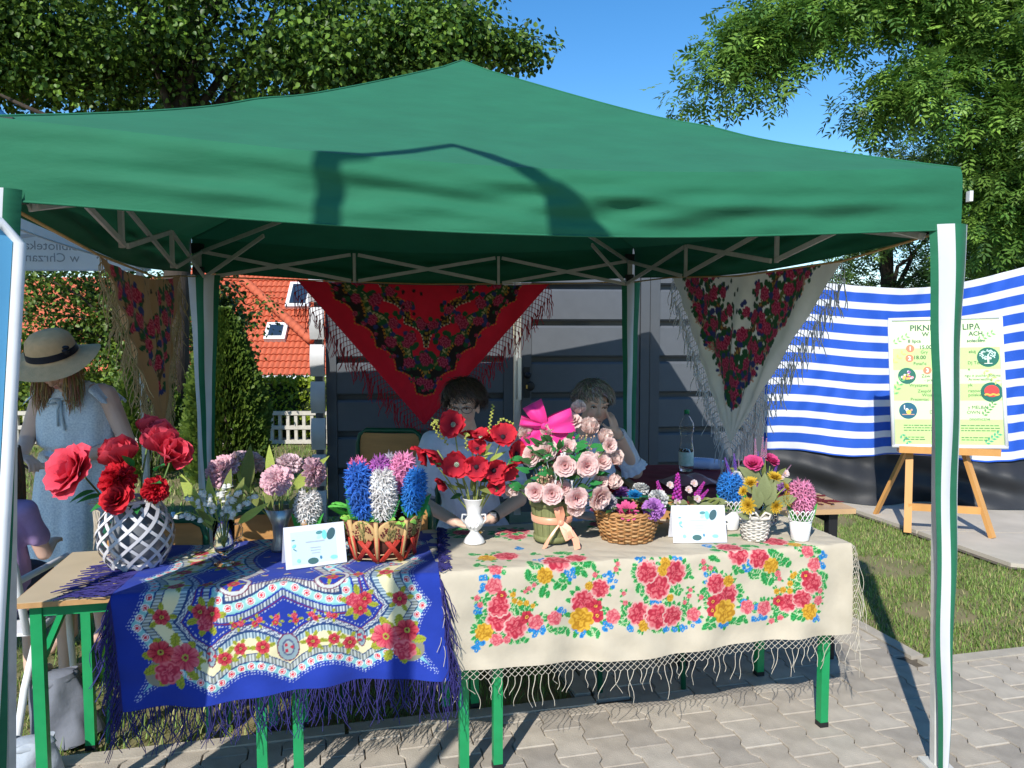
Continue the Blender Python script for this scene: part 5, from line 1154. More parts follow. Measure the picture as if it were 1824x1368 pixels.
for me, px, py, dy, r, d in ((rosebig, 165, 838, -.05, .088, (-.45, -.75, .45)), (bigred[1], 222, 815, .02, .072, (-.2, -.35, 1)), (carred, 235, 848, -.05, .058, (.1, -.7, .7)), (bigred[0], 287, 792, .05, .070, (-.1, -.2, 1)), (bigred[0], 316, 812, .02, .064, (.6, -.5, .5)), (rosered, 244, 880, -.09, .050, (-.05, -.75, .6)), (carred, 298, 866, -.05, .044, (.5, -.6, .45)), (bigred[1], 262, 770, .08, .05, (.0, .3, 1))):
    p = Vector(((px - 250) / s, dy, (1003 - py) / s)); put(me, b, 'flower', p, r * 1.12, d); stem(b, (p.x * .25, dy * .3, .14), p - Vector(d).normalized() * r * .3, .0035)
for px, py, dx, dz in ((205, 878, -.6, .1), (222, 885, -.3, .0), (262, 895, .2, .1), (283, 860, .5, .4), (295, 835, .4, .5), (190, 870, -.9, -.1), (255, 830, 0, .8)): putleaf(LF_G, b, ((px - 250) / s, -.03, (1003 - py) / s), .085, (dx, -.5, dz))
# ---- 2 glass mug with lily of the valley
GM = Vector((-1.035, 2.720, ZT + .0025)); v = thing('glass_mug', 'footed clear glass mug with handle on the blue shawl', 'glass', GM)
mb = MB(); mb.lathe([(0, .0), (.036, .0), (.037, .004), (.02, .010), (.008, .018), (.010, .026), (.008, .032), (.018, .040), (.032, .052), (.037, .075), (.038, .165), (.0355, .165), (.0345, .078), (.029, .056), (.0, .046)], 28); mb.tube([(.036, 0, .145), (.055, 0, .148), (.066, 0, .13), (.062, 0, .10), (.036, 0, .082)], .0045, 8); link('glass_body', mb, GLASS, v)
b = bouquet_thing('white lily of the valley sprays with green leaves in the glass mug', GM); s = 487
bell = MB(); bell.col = (.80, .80, .76); bell.lathe([(.1, 1.0), (.45, .85), (.62, .4), (.55, .1), (.85, -.12)], 7); bell.col = (.4, .5, .2); bell.tube([(0, 0, .95), (0, 0, 1.5)], .08, 4); bell = bell.mesh('bell_flower')
for px, py, n_, sg in ((330, 910, 8, -1), (345, 880, 6, -1), (365, 870, 8, -1), (395, 875, 9, 1), (415, 860, 9, 1), (425, 885, 9, 1), (440, 870, 8, 1), (455, 890, 8, 1), (470, 880, 6, 1), (408, 900, 9, -1), (432, 905, 8, 1), (380, 890, 7, -1)):
    tip = Vector(((px - 403) / s, rnd.uniform(-.06, .03), (1003 - py) / s)); a = Vector((0, 0, .06)); mid = Vector((tip.x * .55, tip.y * .6, tip.z + .045)); pts = [((1 - t) ** 2) * a + 2 * t * (1 - t) * mid + t * t * tip for t in np.linspace(0, 1, 9)]
    sp = link('stem', MB().tube(pts, .0018, 4), STEMY, b)
    for k in range(n_):
        t = .5 + .5 * k / n_; p = ((1 - t) ** 2) * a + 2 * t * (1 - t) * mid + t * t * tip; put(bell, sp, 'bell_flower', p + Vector((rnd.uniform(-.012, .012), rnd.uniform(-.012, .008), -.016)), .0125, (rnd.uniform(-.4, .4), rnd.uniform(-.4, .4), 1))
for px, py, L, dx, dz in ((372, 900, .17, -.55, .8), (392, 905, .14, -.25, 1), (425, 900, .12, .2, 1), (400, 925, .11, -.8, .5), (430, 920, .12, .8, .6), (412, 870, .09, .1, 1), (385, 930, .10, -.6, .9)): putleaf(LF_Y if rnd.random() < .6 else LF_O, b, ((px - 403) / s, -.01, (1003 - py) / s - .02), L, (dx, -.1, dz), (0, -1, .2))
# ---- 3 metal vase with pink carnations, and white hyacinth behind the left card
MV = Vector((-.885, 2.895, ZT + .0025)); v = thing('metal_vase', 'flared grey metal vase behind the left name card', 'vase', MV)
link('vase_body', MB().lathe([(0, .0), (.035, .0), (.038, .01), (.026, .05), (.030, .1), (.056, .165), (.053, .165), (.027, .1), (.0, .02)], 26), mat('brushed_metal', (.42, .41, .40), .35, .12, 14, metal=.85), v)
b = bouquet_thing('pink and white carnations with long olive leaves in the metal vase', MV); s = 455
PK = carnation_mesh((.84, .80, .80), (.85, .48, .58), 31); PK2 = carnation_mesh((.86, .83, .83), (.85, .60, .67), 37)
for me, px, py, dy, r, d in ((PK, 415, 838, .0, .058, (-.4, -.6, .7)), (PK2, 440, 828, .05, .055, (.2, -.1, 1)), (PK, 512, 850, -.03, .052, (0, -.8, .5)), (PK2, 525, 828, .04, .045, (.2, -.2, 1)), (PK, 570, 838, .0, .05, (.9, -.25, .2)), (PK2, 455, 826, .06, .045, (.5, 0, .9))):
    p = Vector(((px - 512) / s, dy, (975 - py) / s)); put(me, b, 'carnation', p, r * 1.15, d); stem(b, (p.x * .15, 0, .12), p - Vector(d).normalized() * r * .5, .003, STEMY)
for px, py, L, dx, dz in ((465, 860, .17, -.45, 1), (462, 850, .16, -.05, 1), (505, 845, .15, -.2, 1), (535, 855, .18, .8, .8), (490, 885, .10, -.8, .6), (530, 885, .10, .7, .7), (500, 890, .1, -.2, 1)): putleaf(LF_Y if rnd.random() < .5 else LF_O, b, ((px - 512) / s, -.02, (975 - py) / s - .03), L, (dx, 0, dz), (0, -1, .1))
def potted_hyacinth(label, loc, col, H, W, pot, sc=1.0, tilt=(0, 0, 1), seed=1, leafc=None, z0=.10):
    t = thing('potted_hyacinth', label, 'potted flower', loc); pot(t); me = hyacinth_mesh(col, seed, 1.0, W / H)
    put(me, t, 'flower_spike', (0, 0, z0 + .03), H, tilt); link('stem', MB().tube([(0, 0, .03), (0, 0, z0 + .06)], .006, 6), STEM, t)
    for dx in (-1, 1, .2): putleaf(leafc or LF_B, t, (dx * .012, -.012 if abs(dx) == 1 else .012, z0 - .035), H * .95, (dx * .42, -.12, 1), (-dx * .5, -1, .1))
    return t
def lace_pot(t):
    mb = MB(); mb.lathe([(0, .0), (.033, .0), (.035, .004), (.043, .078), (.0405, .078), (.033, .006), (0, .005)], 30); mb.lathe([(.0425, .076), (.0450, .078), (.0450, .083), (.0425, .083)], 30); link('pot_body', mb, WHITEC, t)
    mb = MB(); nn = 16
    for i in range(nn):
        for d in (-1, 1):
            pts = []
            for k in range(6): tt = k / 5; a = 2 * math.pi * (i + d * .9 * tt) / nn; r = .0440 + .008 * tt; pts.append((r * math.cos(a), r * math.sin(a), .082 + .034 * tt))
            mb.tube(pts, .0017, 4)
        a0 = 2 * math.pi * i / nn; pts = []
        for k in range(7): tt = k / 6; a = a0 + 2 * math.pi / nn * tt; r = .0515 + .002 * math.sin(math.pi * tt); pts.append((r * math.cos(a), r * math.sin(a), .114 + .013 * math.sin(math.pi * tt)))
        mb.tube(pts, .0021, 5)
    link('lace_rim', mb, WHITEC, t); link('soil', MB().lathe([(.0, .07), (.04, .07)], 20), mat('moss', (.05, .045, .03), .9), t)
def plain_pot(t): link('pot_body', MB().lathe([(0, 0), (.032, 0), (.040, .075), (.037, .075), (0, .06)], 24), WHITEC, t)
potted_hyacinth('white hyacinth with green leaves in a small pot behind the left name card', (-.775, 2.885, ZT + .0025), (.78, .74, .72), .115, .082, plain_pot, seed=51, z0=.085)
LACE = 'lace rimmed pots on the cream shawl'
t = potted_hyacinth('pink hyacinth in white lace rimmed pot', (1.158, 3.045, ZT + .0025), (.78, .26, .44), .118, .085, lace_pot, seed=52, z0=.085); tag(t, group=LACE)
t = potted_hyacinth('blue hyacinth in white lace rimmed pot behind the right name card', (.925, 3.22, ZT + .0025), (.012, .20, .60), .118, .085, lace_pot, seed=53, z0=.085); tag(t, group=LACE)
# ---- 5 hyacinth basket of wooden slats and red straw
HB = Vector((-.485, 2.845, ZT + .0025)); v = thing('straw_basket', 'round basket of wooden slats, red straw and seed ovals', 'basket', HB)
SLAT = mat('pale_wood', (.52, .33, .14), .6, .15, 20); REDS = mat('red_straw', (.42, .035, .02), .55, .25, 30); BEAN = mat('dark_red_seed', (.14, .012, .015), .5, .4, 60); MILL = mat('millet', (.24, .20, .07), .9, .35, 90, .4)
nP = 8
for i in range(nP):
    a = 2 * math.pi * (i + .5) / nP; rad = Vector((math.cos(a), math.sin(a), 0)); tan = Vector((-math.sin(a), math.cos(a), 0)); B0 = rad * .105; T0 = rad * .14 + Vector((0, 0, .16)); upv = (T0 - B0).normalized(); nrm = tan.cross(upv)
    a2 = 2 * math.pi * i / nP; r2 = Vector((math.cos(a2), math.sin(a2), 0)); link('slat', MB().tube([r2 * .112, r2 * .128 + Vector((0, 0, .07)), r2 * .146 + Vector((0, 0, .155))], .0085, 6), SLAT, v)
    m3 = Matrix((tan, upv, nrm)).transposed(); cen = B0.lerp(T0, .72)
    ov = MB().ball(cen, (.052, .045, .006), 18, 6, m3); po = link('oval_plate', ov, SLAT, v)
    mb = MB(); 
    for k in range(90):
        x = rnd.uniform(-1, 1); y = rnd.uniform(-1, 1)
        if x * x + y * y < .8 and abs(x) > .30: mb.ball(cen + tan * x * .045 + upv * y * .040 - nrm * -.006, (.0036, .0036, .003), 5, 3)
    for sg in (1,): link('seeds', mb, BEAN, po)
    mb = MB()
    for k in range(40): x = rnd.uniform(-.3, .3); y = rnd.uniform(-.85, .85); p = cen + tan * x * .045 + upv * y * .040 + nrm * .006; mb.tube([p, p + (upv + tan * x * .8) * .014 + nrm * .002], .0018, 4)
    link('millet_tuft', mb, MILL, po)
    for sg in (-1, 1):
        mb = MB()
        for k in range(3): mb.tube([B0 + tan * (sg * .036 + .006 * k) + nrm * .006 + upv * .008, B0 + upv * .085 + tan * (-sg * .02 + .006 * k) + nrm * (.008 + .002 * sg)], .0048, 5)
        link('straw_bundle', mb, REDS, v)
        mb = MB(); mb.tube([B0 + tan * sg * .041 + nrm * .002, B0 + upv * .1 + tan * sg * .046], .005, 5); link('straw_bundle', mb, REDS, v)
link('basket_liner', MB().lathe([(0, .004), (.100, .004), (.134, .15), (.125, .15), (.0, .12)], 28), mat('dark_liner', (.10, .03, .02), .9), v)
for z, r in ((.012, .116), (.03, .118)): link('binding_cord', MB().tube([(r * math.cos(k * .2618) + .0, r * math.sin(k * .2618), z + .002 * math.sin(k * 3)) for k in range(25)], .0022, 4), mat('binding', (.5, .36, .2), .9), v)
b = bouquet_thing('blue, pink, purple and white hyacinths with bright green moss in the straw basket', HB); s = 455
for col, px, py0, py1, dy, w, tl in (((.012, .12, .50), 656, 905, 820, -.06, .30, (-.18, -.1, 1)), ((.78, .74, .72), 692, 905, 830, -.07, .34, (.0, -.1, 1)), ((.012, .19, .58), 742, 898, 830, -.04, .32, (.18, -.1, 1)), ((.76, .25, .45), 716, 890, 812, .03, .36, (.12, 0, 1)), ((.46, .12, .48), 680, 885, 818, .04, .34, (-.05, 0, 1)), ((.72, .15, .36), 646, 890, 820, .03, .32, (-.2, .1, 1)), ((.40, .36, .44), 697, 880, 815, .07, .3, (0, .1, 1))):
    H = (py0 - py1) / s; put(hyacinth_mesh(col, int(px), 1, w * 1.05), b, 'hyacinth', ((px - 685) / s - tl[0] * H * .5, dy, (978 - py0) / s), H, tl)
    for dx in (-1, 1): putleaf(LF_G, b, ((px - 685) / s + dx * .01, dy - .01, (978 - py0) / s - .03), .10, (dx * .35, -.2, 1), (-dx * .6, -1, .1))
for k in range(46):
    a = rnd.uniform(0, 6.28); r = rnd.uniform(.09, .142); putleaf(LF_L, b, (r * math.cos(a), r * math.sin(a), .145 + rnd.uniform(0, .012)), rnd.uniform(.022, .035), (math.cos(a + rnd.uniform(-1, 1)), math.sin(a), rnd.uniform(.1, 1)), (0, -.5, 1))
GRR = mat('green_raffia', (.10, .42, .06), .6, .2, 40); mb = MB()
for k in range(16): mb.tube([(-.15 + .035 * math.sin(t * 3.1 + k), -.05 + .03 * math.cos(t * 3.1 + k * .7) + .002 * k, .15 + .05 * math.sin(t * 1.5 + k * .4)) for t in np.linspace(0, 2, 9)], .004, 4)
link('raffia_bow', mb, GRR, b)
# ---- 6 urn with poppies
UR = Vector((-.150, 3.007, ZT + .0025)); v = thing('urn_vase', 'white glazed urn vase on a flared foot', 'vase', UR); s = 440
mb = MB(); prof = [(0, 0), (.042, 0), (.043, .005), (.036, .018), (.018, .040), (.016, .048), (.030, .060), (.040, .078), (.040, .092), (.030, .105), (.027, .118), (.034, .150), (.045, .176), (.048, .180), (.045, .180), (.032, .150), (.024, .118), (.0, .10)]
n = 40; vs = [];
for r, z in prof:
    for j in range(n): a = 2 * math.pi * j / n; q = r * (1 + (.035 * math.cos(a * 20) if .11 < z < .172 else 0)); vs.append((q * math.cos(a), q * math.sin(a), z))
mb.add(vs, [(i * n + j, i * n + (j + 1) % n, (i + 1) * n + (j + 1) % n, (i + 1) * n + j) for i in range(len(prof) - 1) for j in range(n)]); link('urn_body', mb, WHITEC, v)
for sg in (-1, 1): link('handle', MB().tube([(sg * .03, -.016, .115), (sg * .045, -.024, .118), (sg * .048, -.026, .10), (sg * .036, -.02, .08)], .004, 6), WHITEC, v)
mb = MB()
for i in range(7): a = i * .9; mb.ball((.018 * math.cos(a), -.037, .078 + .009 * math.sin(a)), (.006, .004, .006), 6, 4)
link('relief', mb, WHITEC, v)
b = bouquet_thing('red paper poppies with olive leaves in the white urn', UR); PO = [poppy_mesh(60), poppy_mesh(64, True), poppy_mesh(70)]
for k, px, py, dy, r, d in ((0, 812, 757, -.03, .049, (-.1, -.9, .25)), (0, 819, 822, -.08, .050, (-.05, -.95, .15)), (1, 852, 825, -.09, .045, (.05, -.95, .1)), (1, 896, 778, -.05, .047, (.2, -.8, .6)), (2, 782, 803, -.02, .050, (-.5, -.3, -.7)), (2, 762, 806, .0, .046, (-.8, -.1, -.5)), (1, 918, 808, -.02, .043, (.5, -.75, .3)), (1, 880, 832, -.07, .045, (.35, -.85, .0)), (2, 900, 832, -.05, .042, (.6, -.5, -.4)), (1, 884, 858, -.06, .034, (.2, -.9, -.1)), (2, 858, 783, .0, .040, (0, -.4, .9)), (2, 840, 785, .03, .040, (0, .2, 1)), (2, 795, 855, -.03, .030, (-.6, -.5, -.5)), (1, 852, 800, -.02, .035, (.1, -.7, .6)), (2, 872, 790, .03, .04, (.2, -.2, 1))):
    p = Vector(((px - 846) / s, dy, (965 - py) / s)); put(PO[k], b, 'poppy', p, r * 1.2, d, roll=rnd.uniform(0, 6)); stem(b, (p.x * .12, dy * .2, .12), p - Vector(d).normalized() * r * .1, .0028, STEMY, .015)
for k in range(30): a = rnd.uniform(-2.6, 2.6); q = rnd.uniform(.02, .11); putleaf(rnd.choice((LF_O, LF_O, LF_D, LF_Y)), b, (q * math.sin(a) * .8, -.02 - .05 * rnd.random(), .19 + rnd.random() * .17), rnd.uniform(.045, .075), (math.sin(a), -.5, rnd.uniform(-.2, 1)), (0, -1, .5))
for pts in ([(790, 780), (775, 755), (786, 748)], [(835, 800), (832, 770), (838, 775)], [(872, 770), (876, 745), (880, 722)], [(880, 765), (895, 745), (915, 755)], [(800, 790), (790, 765), (778, 745)]):
    q = [Vector(((x - 846) / s, -.04, (965 - y) / s)) for x, y in pts]; mb = MB(); mb.tube([q[0], (q[0] + q[1]) / 2, q[1], (q[1] + q[2]) / 2, q[2]], .0015, 4)
    for k in range(16): t = k / 15; p = q[0].lerp(q[1], t * 2) if t < .5 else q[1].lerp(q[2], t * 2 - 1); mb.ball(p + Vector((.004 * (-1) ** k, 0, 0)), .004, 5, 3)
    link('seed_spray', mb, mat('yellow_green_seed', (.36, .38, .08), .7), b)
# ---- 7 green bucket with pale pink roses and pink bow
BK = Vector((.160, 3.030, ZT + .0025)); v = thing('bucket', 'olive green stave bucket tied with a peach ribbon', 'bucket', BK); s = 436
OLW = mat('olive_wood', (.20, .21, .085), .7, .2, 18, .1, 60, stretch=(6, 6, .6)); PCH = mat('peach_ribbon', (.78, .33, .20), .35, .06, 20, sheen=.3)
for i in range(16):
    a0 = 2 * math.pi * i / 16; mb = MB()
    def f(u, w, q=0): a = a0 + (u - .5) * 2 * math.pi / 16 * .95; r = (.066 + .021 * w) + q; return Vector((r * math.cos(a), r * math.sin(a), .005 + .17 * w))
    mb.grid(lambda u, w: f(u, w, .002 * math.sin(math.pi * u)), 4, 4); mb.grid(lambda u, w: f(1 - u, w, -.006), 4, 4); link('stave', mb, OLW, v)
for z, r in ((.160, .0885), (.02, .0715)): link('hoop', MB().lathe([(r - .002, z - .011), (r + .0025, z - .010), (r + .004, z + .010), (r - .001, z + .011)], 30), OLW, v)
link('floral_foam', MB().lathe([(0, .14), (.08, .14)], 20), mat('moss', (.05, .045, .03), .9), v)
mb = MB(); mb.lathe([(.0795, .083), (.0815, .085), (.0845, .112), (.0825, .112)], 30); rb = link('ribbon', mb, PCH, v)
def ribbon(name, pts, w, parent, m, wdir=(0, 0, 1)):
    pts = [Vector(p) for p in pts]; k = len(pts); wd = Vector(wdir); mb = MB(); mb.grid(lambda u, t: pts[min(int(round(t * (k - 1))), k - 1)] + (wd if not callable(wdir) else wdir(t)) * ((u - .5) * w * (1 if not callable(w) else 1)), 4, k); return link(name, mb, m, parent)
kx, ky, kz = .03, -.083, .095
for nm, pts, wd, w in (('ribbon_loop', [(kx, ky, kz), (kx - .012, ky - .012, kz + .03), (kx - .02, ky - .02, kz + .062), (kx - .004, ky - .016, kz + .066), (kx + .006, ky - .006, kz + .03), (kx, ky, kz)], (.9, 0, .2), .022), ('ribbon_loop', [(kx, ky, kz), (kx + .03, ky - .022, kz - .02), (kx + .04, ky - .03, kz - .055), (kx + .026, ky - .03, kz - .06), (kx + .012, ky - .015, kz - .03), (kx, ky, kz)], (.8, 0, .5), .024), ('ribbon_tail', [(kx, ky, kz), (kx - .03, ky - .015, kz - .035), (kx - .055, ky - .025, kz - .07), (kx - .065, ky - .03, kz - .096)], (.8, .1, .5), .026), ('ribbon_tail', [(kx, ky, kz), (kx + .035, ky - .02, kz - .03), (kx + .055, ky - .03, kz - .06), (kx + .062, ky - .04, kz - .095)], (.9, .1, .3), .026)): ribbon(nm, pts, w, rb, PCH, wd)
link('knot', MB().ball((kx, ky - .006, kz), (.012, .009, .012), 8, 6), PCH, rb)
b = bouquet_thing('pale pink paper roses with green leaves and dried sprigs in the green bucket', BK)
RO = [rose_mesh((.82, .48, .46), (.88, .70, .65), 81), rose_mesh((.80, .40, .42), (.88, .69, .65), 86)]; BU = bud_mesh((.84, .56, .52), (.88, .73, .67), 90)
for k, px, py, dy, r, d in ((2, 935, 778, .0, .035, (-.3, -.5, .8)), (0, 945, 812, -.05, .036, (-.4, -.8, .4)), (0, 971, 802, -.06, .036, (-.2, -.85, .5)), (1, 999, 823, -.10, .037, (0, -1, .15)), (1, 1035, 824, -.10, .038, (.1, -1, .1)), (0, 1062, 820, -.06, .034, (.2, -.8, .5)), (2, 1086, 818, -.03, .036, (.4, -.5, .7)), (2, 975, 770, .0, .04, (-.2, -.5, .9)), (0, 1010, 758, .02, .042, (0, -.5, .9)), (2, 1044, 768, .02, .042, (.2, -.4, .9)), (2, 1070, 785, .02, .038, (.5, -.4, .7)), (2, 1025, 735, .04, .034, (.2, -.2, 1)), (2, 912, 866, -.04, .032, (-.5, -.6, -.6)), (1, 950, 868, -.10, .034, (-.2, -1, .1)), (1, 977, 870, -.11, .036, (0, -1, .2)), (1, 1018, 877, -.11, .038, (.2, -.95, .0)), (0, 1017, 893, -.10, .03, (.1, -.8, -.5)), (0, 1056, 878, -.08, .042, (.5, -.8, -.2)), (2, 1082, 855, -.04, .034, (.7, -.6, .1))):
    p = Vector(((px - 980) / s, dy, (963 - py) / s)); me = BU if k == 2 else RO[k]; put(me, b, 'rose', p, r * 1.14, d, roll=rnd.uniform(0, 6)); stem(b, (p.x * .3, dy * .3, .14), p - Vector(d).normalized() * r * .25, .0025)
for k in range(12): p = Vector((rnd.uniform(-.09, .22), -.02 - .07 * rnd.random(), rnd.uniform(.22, .40))); put(rnd.choice((BU, RO[0], RO[1])), b, 'rose', p, .03, (p.x * 2, -.8, .5 * rnd.random()), roll=rnd.random() * 6); stem(b, (.02, -.02, .14), p, .002)
for k in range(110): a = rnd.uniform(-1.9, 1.9); q = rnd.uniform(.02, .17); putleaf(rnd.choice((LF_G, LF_G, LF_D)), b, (q * math.sin(a) + .02, -.03 - .06 * rnd.random(), .20 + rnd.random() * .17 + .05 * math.cos(a)), rnd.uniform(.03, .06), (math.sin(a), -.6, rnd.uniform(-.3, 1)), (0, -1, .6))
DRY = mat('dried_flower', (.48, .31, .20), .9, .25, 60)
for k in range(11):
    base_ = Vector((rnd.uniform(-.06, .13), rnd.uniform(-.09, .0), rnd.uniform(.22, .42))); mb = MB()
    for i in range(30): p = base_ + Vector((rnd.gauss(0, .02), rnd.gauss(0, .012), rnd.uniform(-.04, .05))); mb.ball(p, rnd.uniform(.003, .0055), 5, 3); mb.tube([p, base_ + Vector((0, 0, -.05))], .0007, 3, False)
    link('dried_sprig', mb, DRY, b)
for k in range(9): p = Vector((rnd.uniform(-.06, .13), -.1, rnd.uniform(.24, .38))); mb = MB(); mb.lathe([(.0015, -.012), (.004, 0), (.007, .008)], 6, p); mb.tube([p - Vector((0, 0, .012)), p + Vector((rnd.uniform(-.02, .02), .03, -.06))], .0012, 4); link('tiny_white_flower', mb, WHITEC, b)
# fuchsia bow stuck on a pick
bw = thing('bow', 'large fuchsia fabric bow standing among the pink roses', 'bow', BK + Vector((-.035, -.01, .465)))
FUC = mat('fuchsia_fabric', (.80, .03, .27), .6, .08, 40, .08, 300, sheen=.2, transl=.12)
def bowloop(a, L, Wd, tilt, tw):
    ca, sa = math.cos(a), math.sin(a); D_ = Vector((ca, 0, sa)); Wv = Vector((-sa, tilt, ca)).normalized(); mb = MB()
    def f(u, t):
        ang = 2 * math.pi * t; x = L * (.5 - .5 * math.cos(ang)); y = -.030 * math.sin(ang) * (1 if 1 else 1); w = Wd * (.16 + .84 * math.sin(ang / 2) ** .8)
        return D_ * x + Vector((0, -1, 0)) * y + Wv * ((u - .5) * w) + Vector((0, .008 * math.sin(u * 9 + t * 7) * math.sin(ang / 2), 0))
    mb.grid(f, 9, 22); return mb
link('loop', bowloop(R(118), .10, .085, .2, 0), FUC, bw); link('loop', bowloop(R(12), .12, .095, .1, 0), FUC, bw); link('loop', bowloop(R(168), .095, .045, .3, 0), FUC, bw)
def tail(a, L, w0, w1): 
    D_ = Vector((math.cos(a), -.15, math.sin(a))); Wv = Vector((-math.sin(a), 0, math.cos(a))); mb = MB(); mb.grid(lambda u, t: D_ * (L * t) + Wv * ((u - .5) * (w0 + (w1 - w0) * t ** .7)) + Vector((0, .008 * math.sin(u * 8 + t * 5) * t, 0)), 9, 10); return mb
link('tail', tail(R(232), .115, .015, .095), FUC, bw); link('tail', tail(R(318), .125, .015, .10), FUC, bw); link('knot', MB().ball((0, -.012, 0), (.014, .012, .017), 10, 6), FUC, bw); link('pick', MB().tube([(0, .005, 0), (.03, .0, -.2), (.035, -.02, -.36)], .003, 5), STEM, bw)
# ---- 8 wicker basket
WK = Vector((.467, 3.075, ZT + .0025)); v = thing('wicker_basket', 'low round brown wicker basket on the cream shawl', 'basket', WK); s = 430
WICK = [mat('wicker_a', (.40, .20, .075), .5, .25, 14), mat('wicker_b', (.48, .28, .12), .5, .25, 14), mat('wicker_c', (.32, .14, .05), .5, .25, 14)]
def weave(parent, rows, R0, R1, H, n, amp, rad, mats, z0=.004, pw=1., jit=0):
    for k in range(rows):
        t = k / (rows - 1); r = R0 + (R1 - R0) * t ** pw; pts = []
        for j in range(n * 4 + 1): a = 2 * math.pi * j / (n * 4); q = r + amp * math.cos(a * n / 2 * 1 + math.pi * (k % 2)) + rnd.uniform(-jit, jit); pts.append((q * math.cos(a), q * math.sin(a), z0 + H * t + .0015 * math.sin(a * 3 + k)))
        link('weaver', MB().tube(pts, rad, 5, False), mats[k % len(mats) if rnd.random() < .7 else 0], parent)
    for i in range(n): a = 2 * math.pi * (i + .5) / n; link('stake', MB().tube([(R0 * math.cos(a), R0 * math.sin(a), 0), ((R0 + R1) / 2 * 1.0 * math.cos(a), (R0 + R1) / 2 * math.sin(a), H * .5), (R1 * math.cos(a), R1 * math.sin(a), H + .004)], rad * .9, 5), mats[0], parent)
weave(v, 15, .100, .134, .115, 26, .0045, .0047, WICK); mb = MB()
for k in range(2): mb.tube([((.134 + .004 * math.cos(j * .9 + k * 3)) * math.cos(j * .0654), (.134 + .004 * math.cos(j * .9 + k * 3)) * math.sin(j * .0654), .122 + .004 * math.sin(j * .9 + k * 3)) for j in range(97)], .0055, 5, False)
link('rim', mb, WICK[0], v); link('basket_floor', MB().lathe([(0, .006), (.1, .006), (.125, .09), (.0, .085)], 24), WICK[2], v)
b = bouquet_thing('mixed pink, violet, blue and white flowers filling the wicker basket', WK)
DP = daisy_mesh((.70, .08, .22), (.80, .13, .34), (.75, .5, .3), 12, 4, 100, .2); DV = carnation_mesh((.42, .12, .5), (.56, .25, .66), 101); DW = carnation_mesh((.7, .7, .68), (.8, .8, .78), 102); DB = daisy_mesh((.01, .16, .42), (.015, .25, .55), (.1, .2, .3), 11, 4, 103, .2); DGY = carnation_mesh((.3, .28, .33), (.42, .40, .45), 104)
for me, px, py, dy, r, d in ((DP, 1107, 905, -.10, .048, (-.1, -.75, .7)), (DV, 1152, 901, -.09, .046, (.2, -.7, .7)), (DW, 1165, 889, -.03, .042, (.4, -.4, .8)), (DB, 1124, 884, -.03, .034, (0, -.4, .9)), (DGY, 1075, 897, -.05, .045, (-.4, -.5, .8)), (rosered, 1088, 878, .02, .03, (-.2, -.2, 1)), (DP, 1062, 905, .0, .035, (-.8, 0, .6)), (DW, 1140, 880, .05, .036, (0, 0, 1)), (DV, 1105, 885, .05, .036, (0, .1, 1))):
    p = Vector(((px - 1114) / s, dy, (960 - py) / s)); put(me, b, 'flower', p, r, d); stem(b, p - Vector((0, 0, .005)), (p.x * .8, dy * .8, .09), .003)
for k in range(30): a = rnd.uniform(0, 6.28); q = rnd.uniform(.05, .14); putleaf(rnd.choice((LF_D, LF_K, LF_G)), b, (q * math.cos(a), q * math.sin(a) * .9 - .01, .125 + rnd.random() * .03), rnd.uniform(.04, .07), (math.cos(a), math.sin(a), .35), (0, 0, 1))
# ---- 9 arrangement behind the right card
AR = Vector((.74, 3.165, ZT + .0025)); v = thing('planter', 'low grey planter hidden behind the right name card', 'planter', AR); link('bowl', MB().lathe([(0, 0), (.06, 0), (.085, .07), (.08, .07), (0, .05)], 26), mat('dark_planter', (.12, .12, .13), .6), v); s = 418
b = bouquet_thing('olive leaf arrangement with magenta berry spikes and small white flowers', AR)
MUS = spike_mesh((.55, .05, .42), 120, 46, 1, .15, .075); LAV = spike_mesh((.20, .09, .50), 121, 50, 1, .085, .05); LAVP = spike_mesh((.50, .25, .42), 122, 50, 1, .06, .04); DSW = daisy_mesh((.75, .45, .5), (.8, .72, .7), (.7, .45, .05), 10, 2, 123, .3)
for px, py0, py1, dx in ((1210, 885, 838, .0), (1243, 878, 850, .55), (1250, 884, 862, .8), (1185, 885, 850, -.3)): H = (py0 - py1) / s; put(MUS, b, 'berry_spike', ((px - 1235) / s, -.03, (945 - py0) / s), H, (dx, -.1, 1))
for px, py in ((1209, 888), (1243, 882), (1228, 866), (1196, 858), (1237, 855), (1182, 873)): put(DSW, b, 'small_flower', ((px - 1235) / s, -.05, (945 - py) / s), .017, (.1, -.8, .4))
for k in range(70): a = rnd.uniform(-1.6, 1.6); q = rnd.uniform(.02, .17); putleaf(LF_K if rnd.random() < .7 else LF_O, b, (q * math.sin(a), rnd.uniform(-.06, .04), .085 + rnd.random() * .05), rnd.uniform(.045, .075), (math.sin(a) * 1.2, -.3 + rnd.uniform(-.3, .4), rnd.uniform(.05, .8)), (0, -.6, 1))
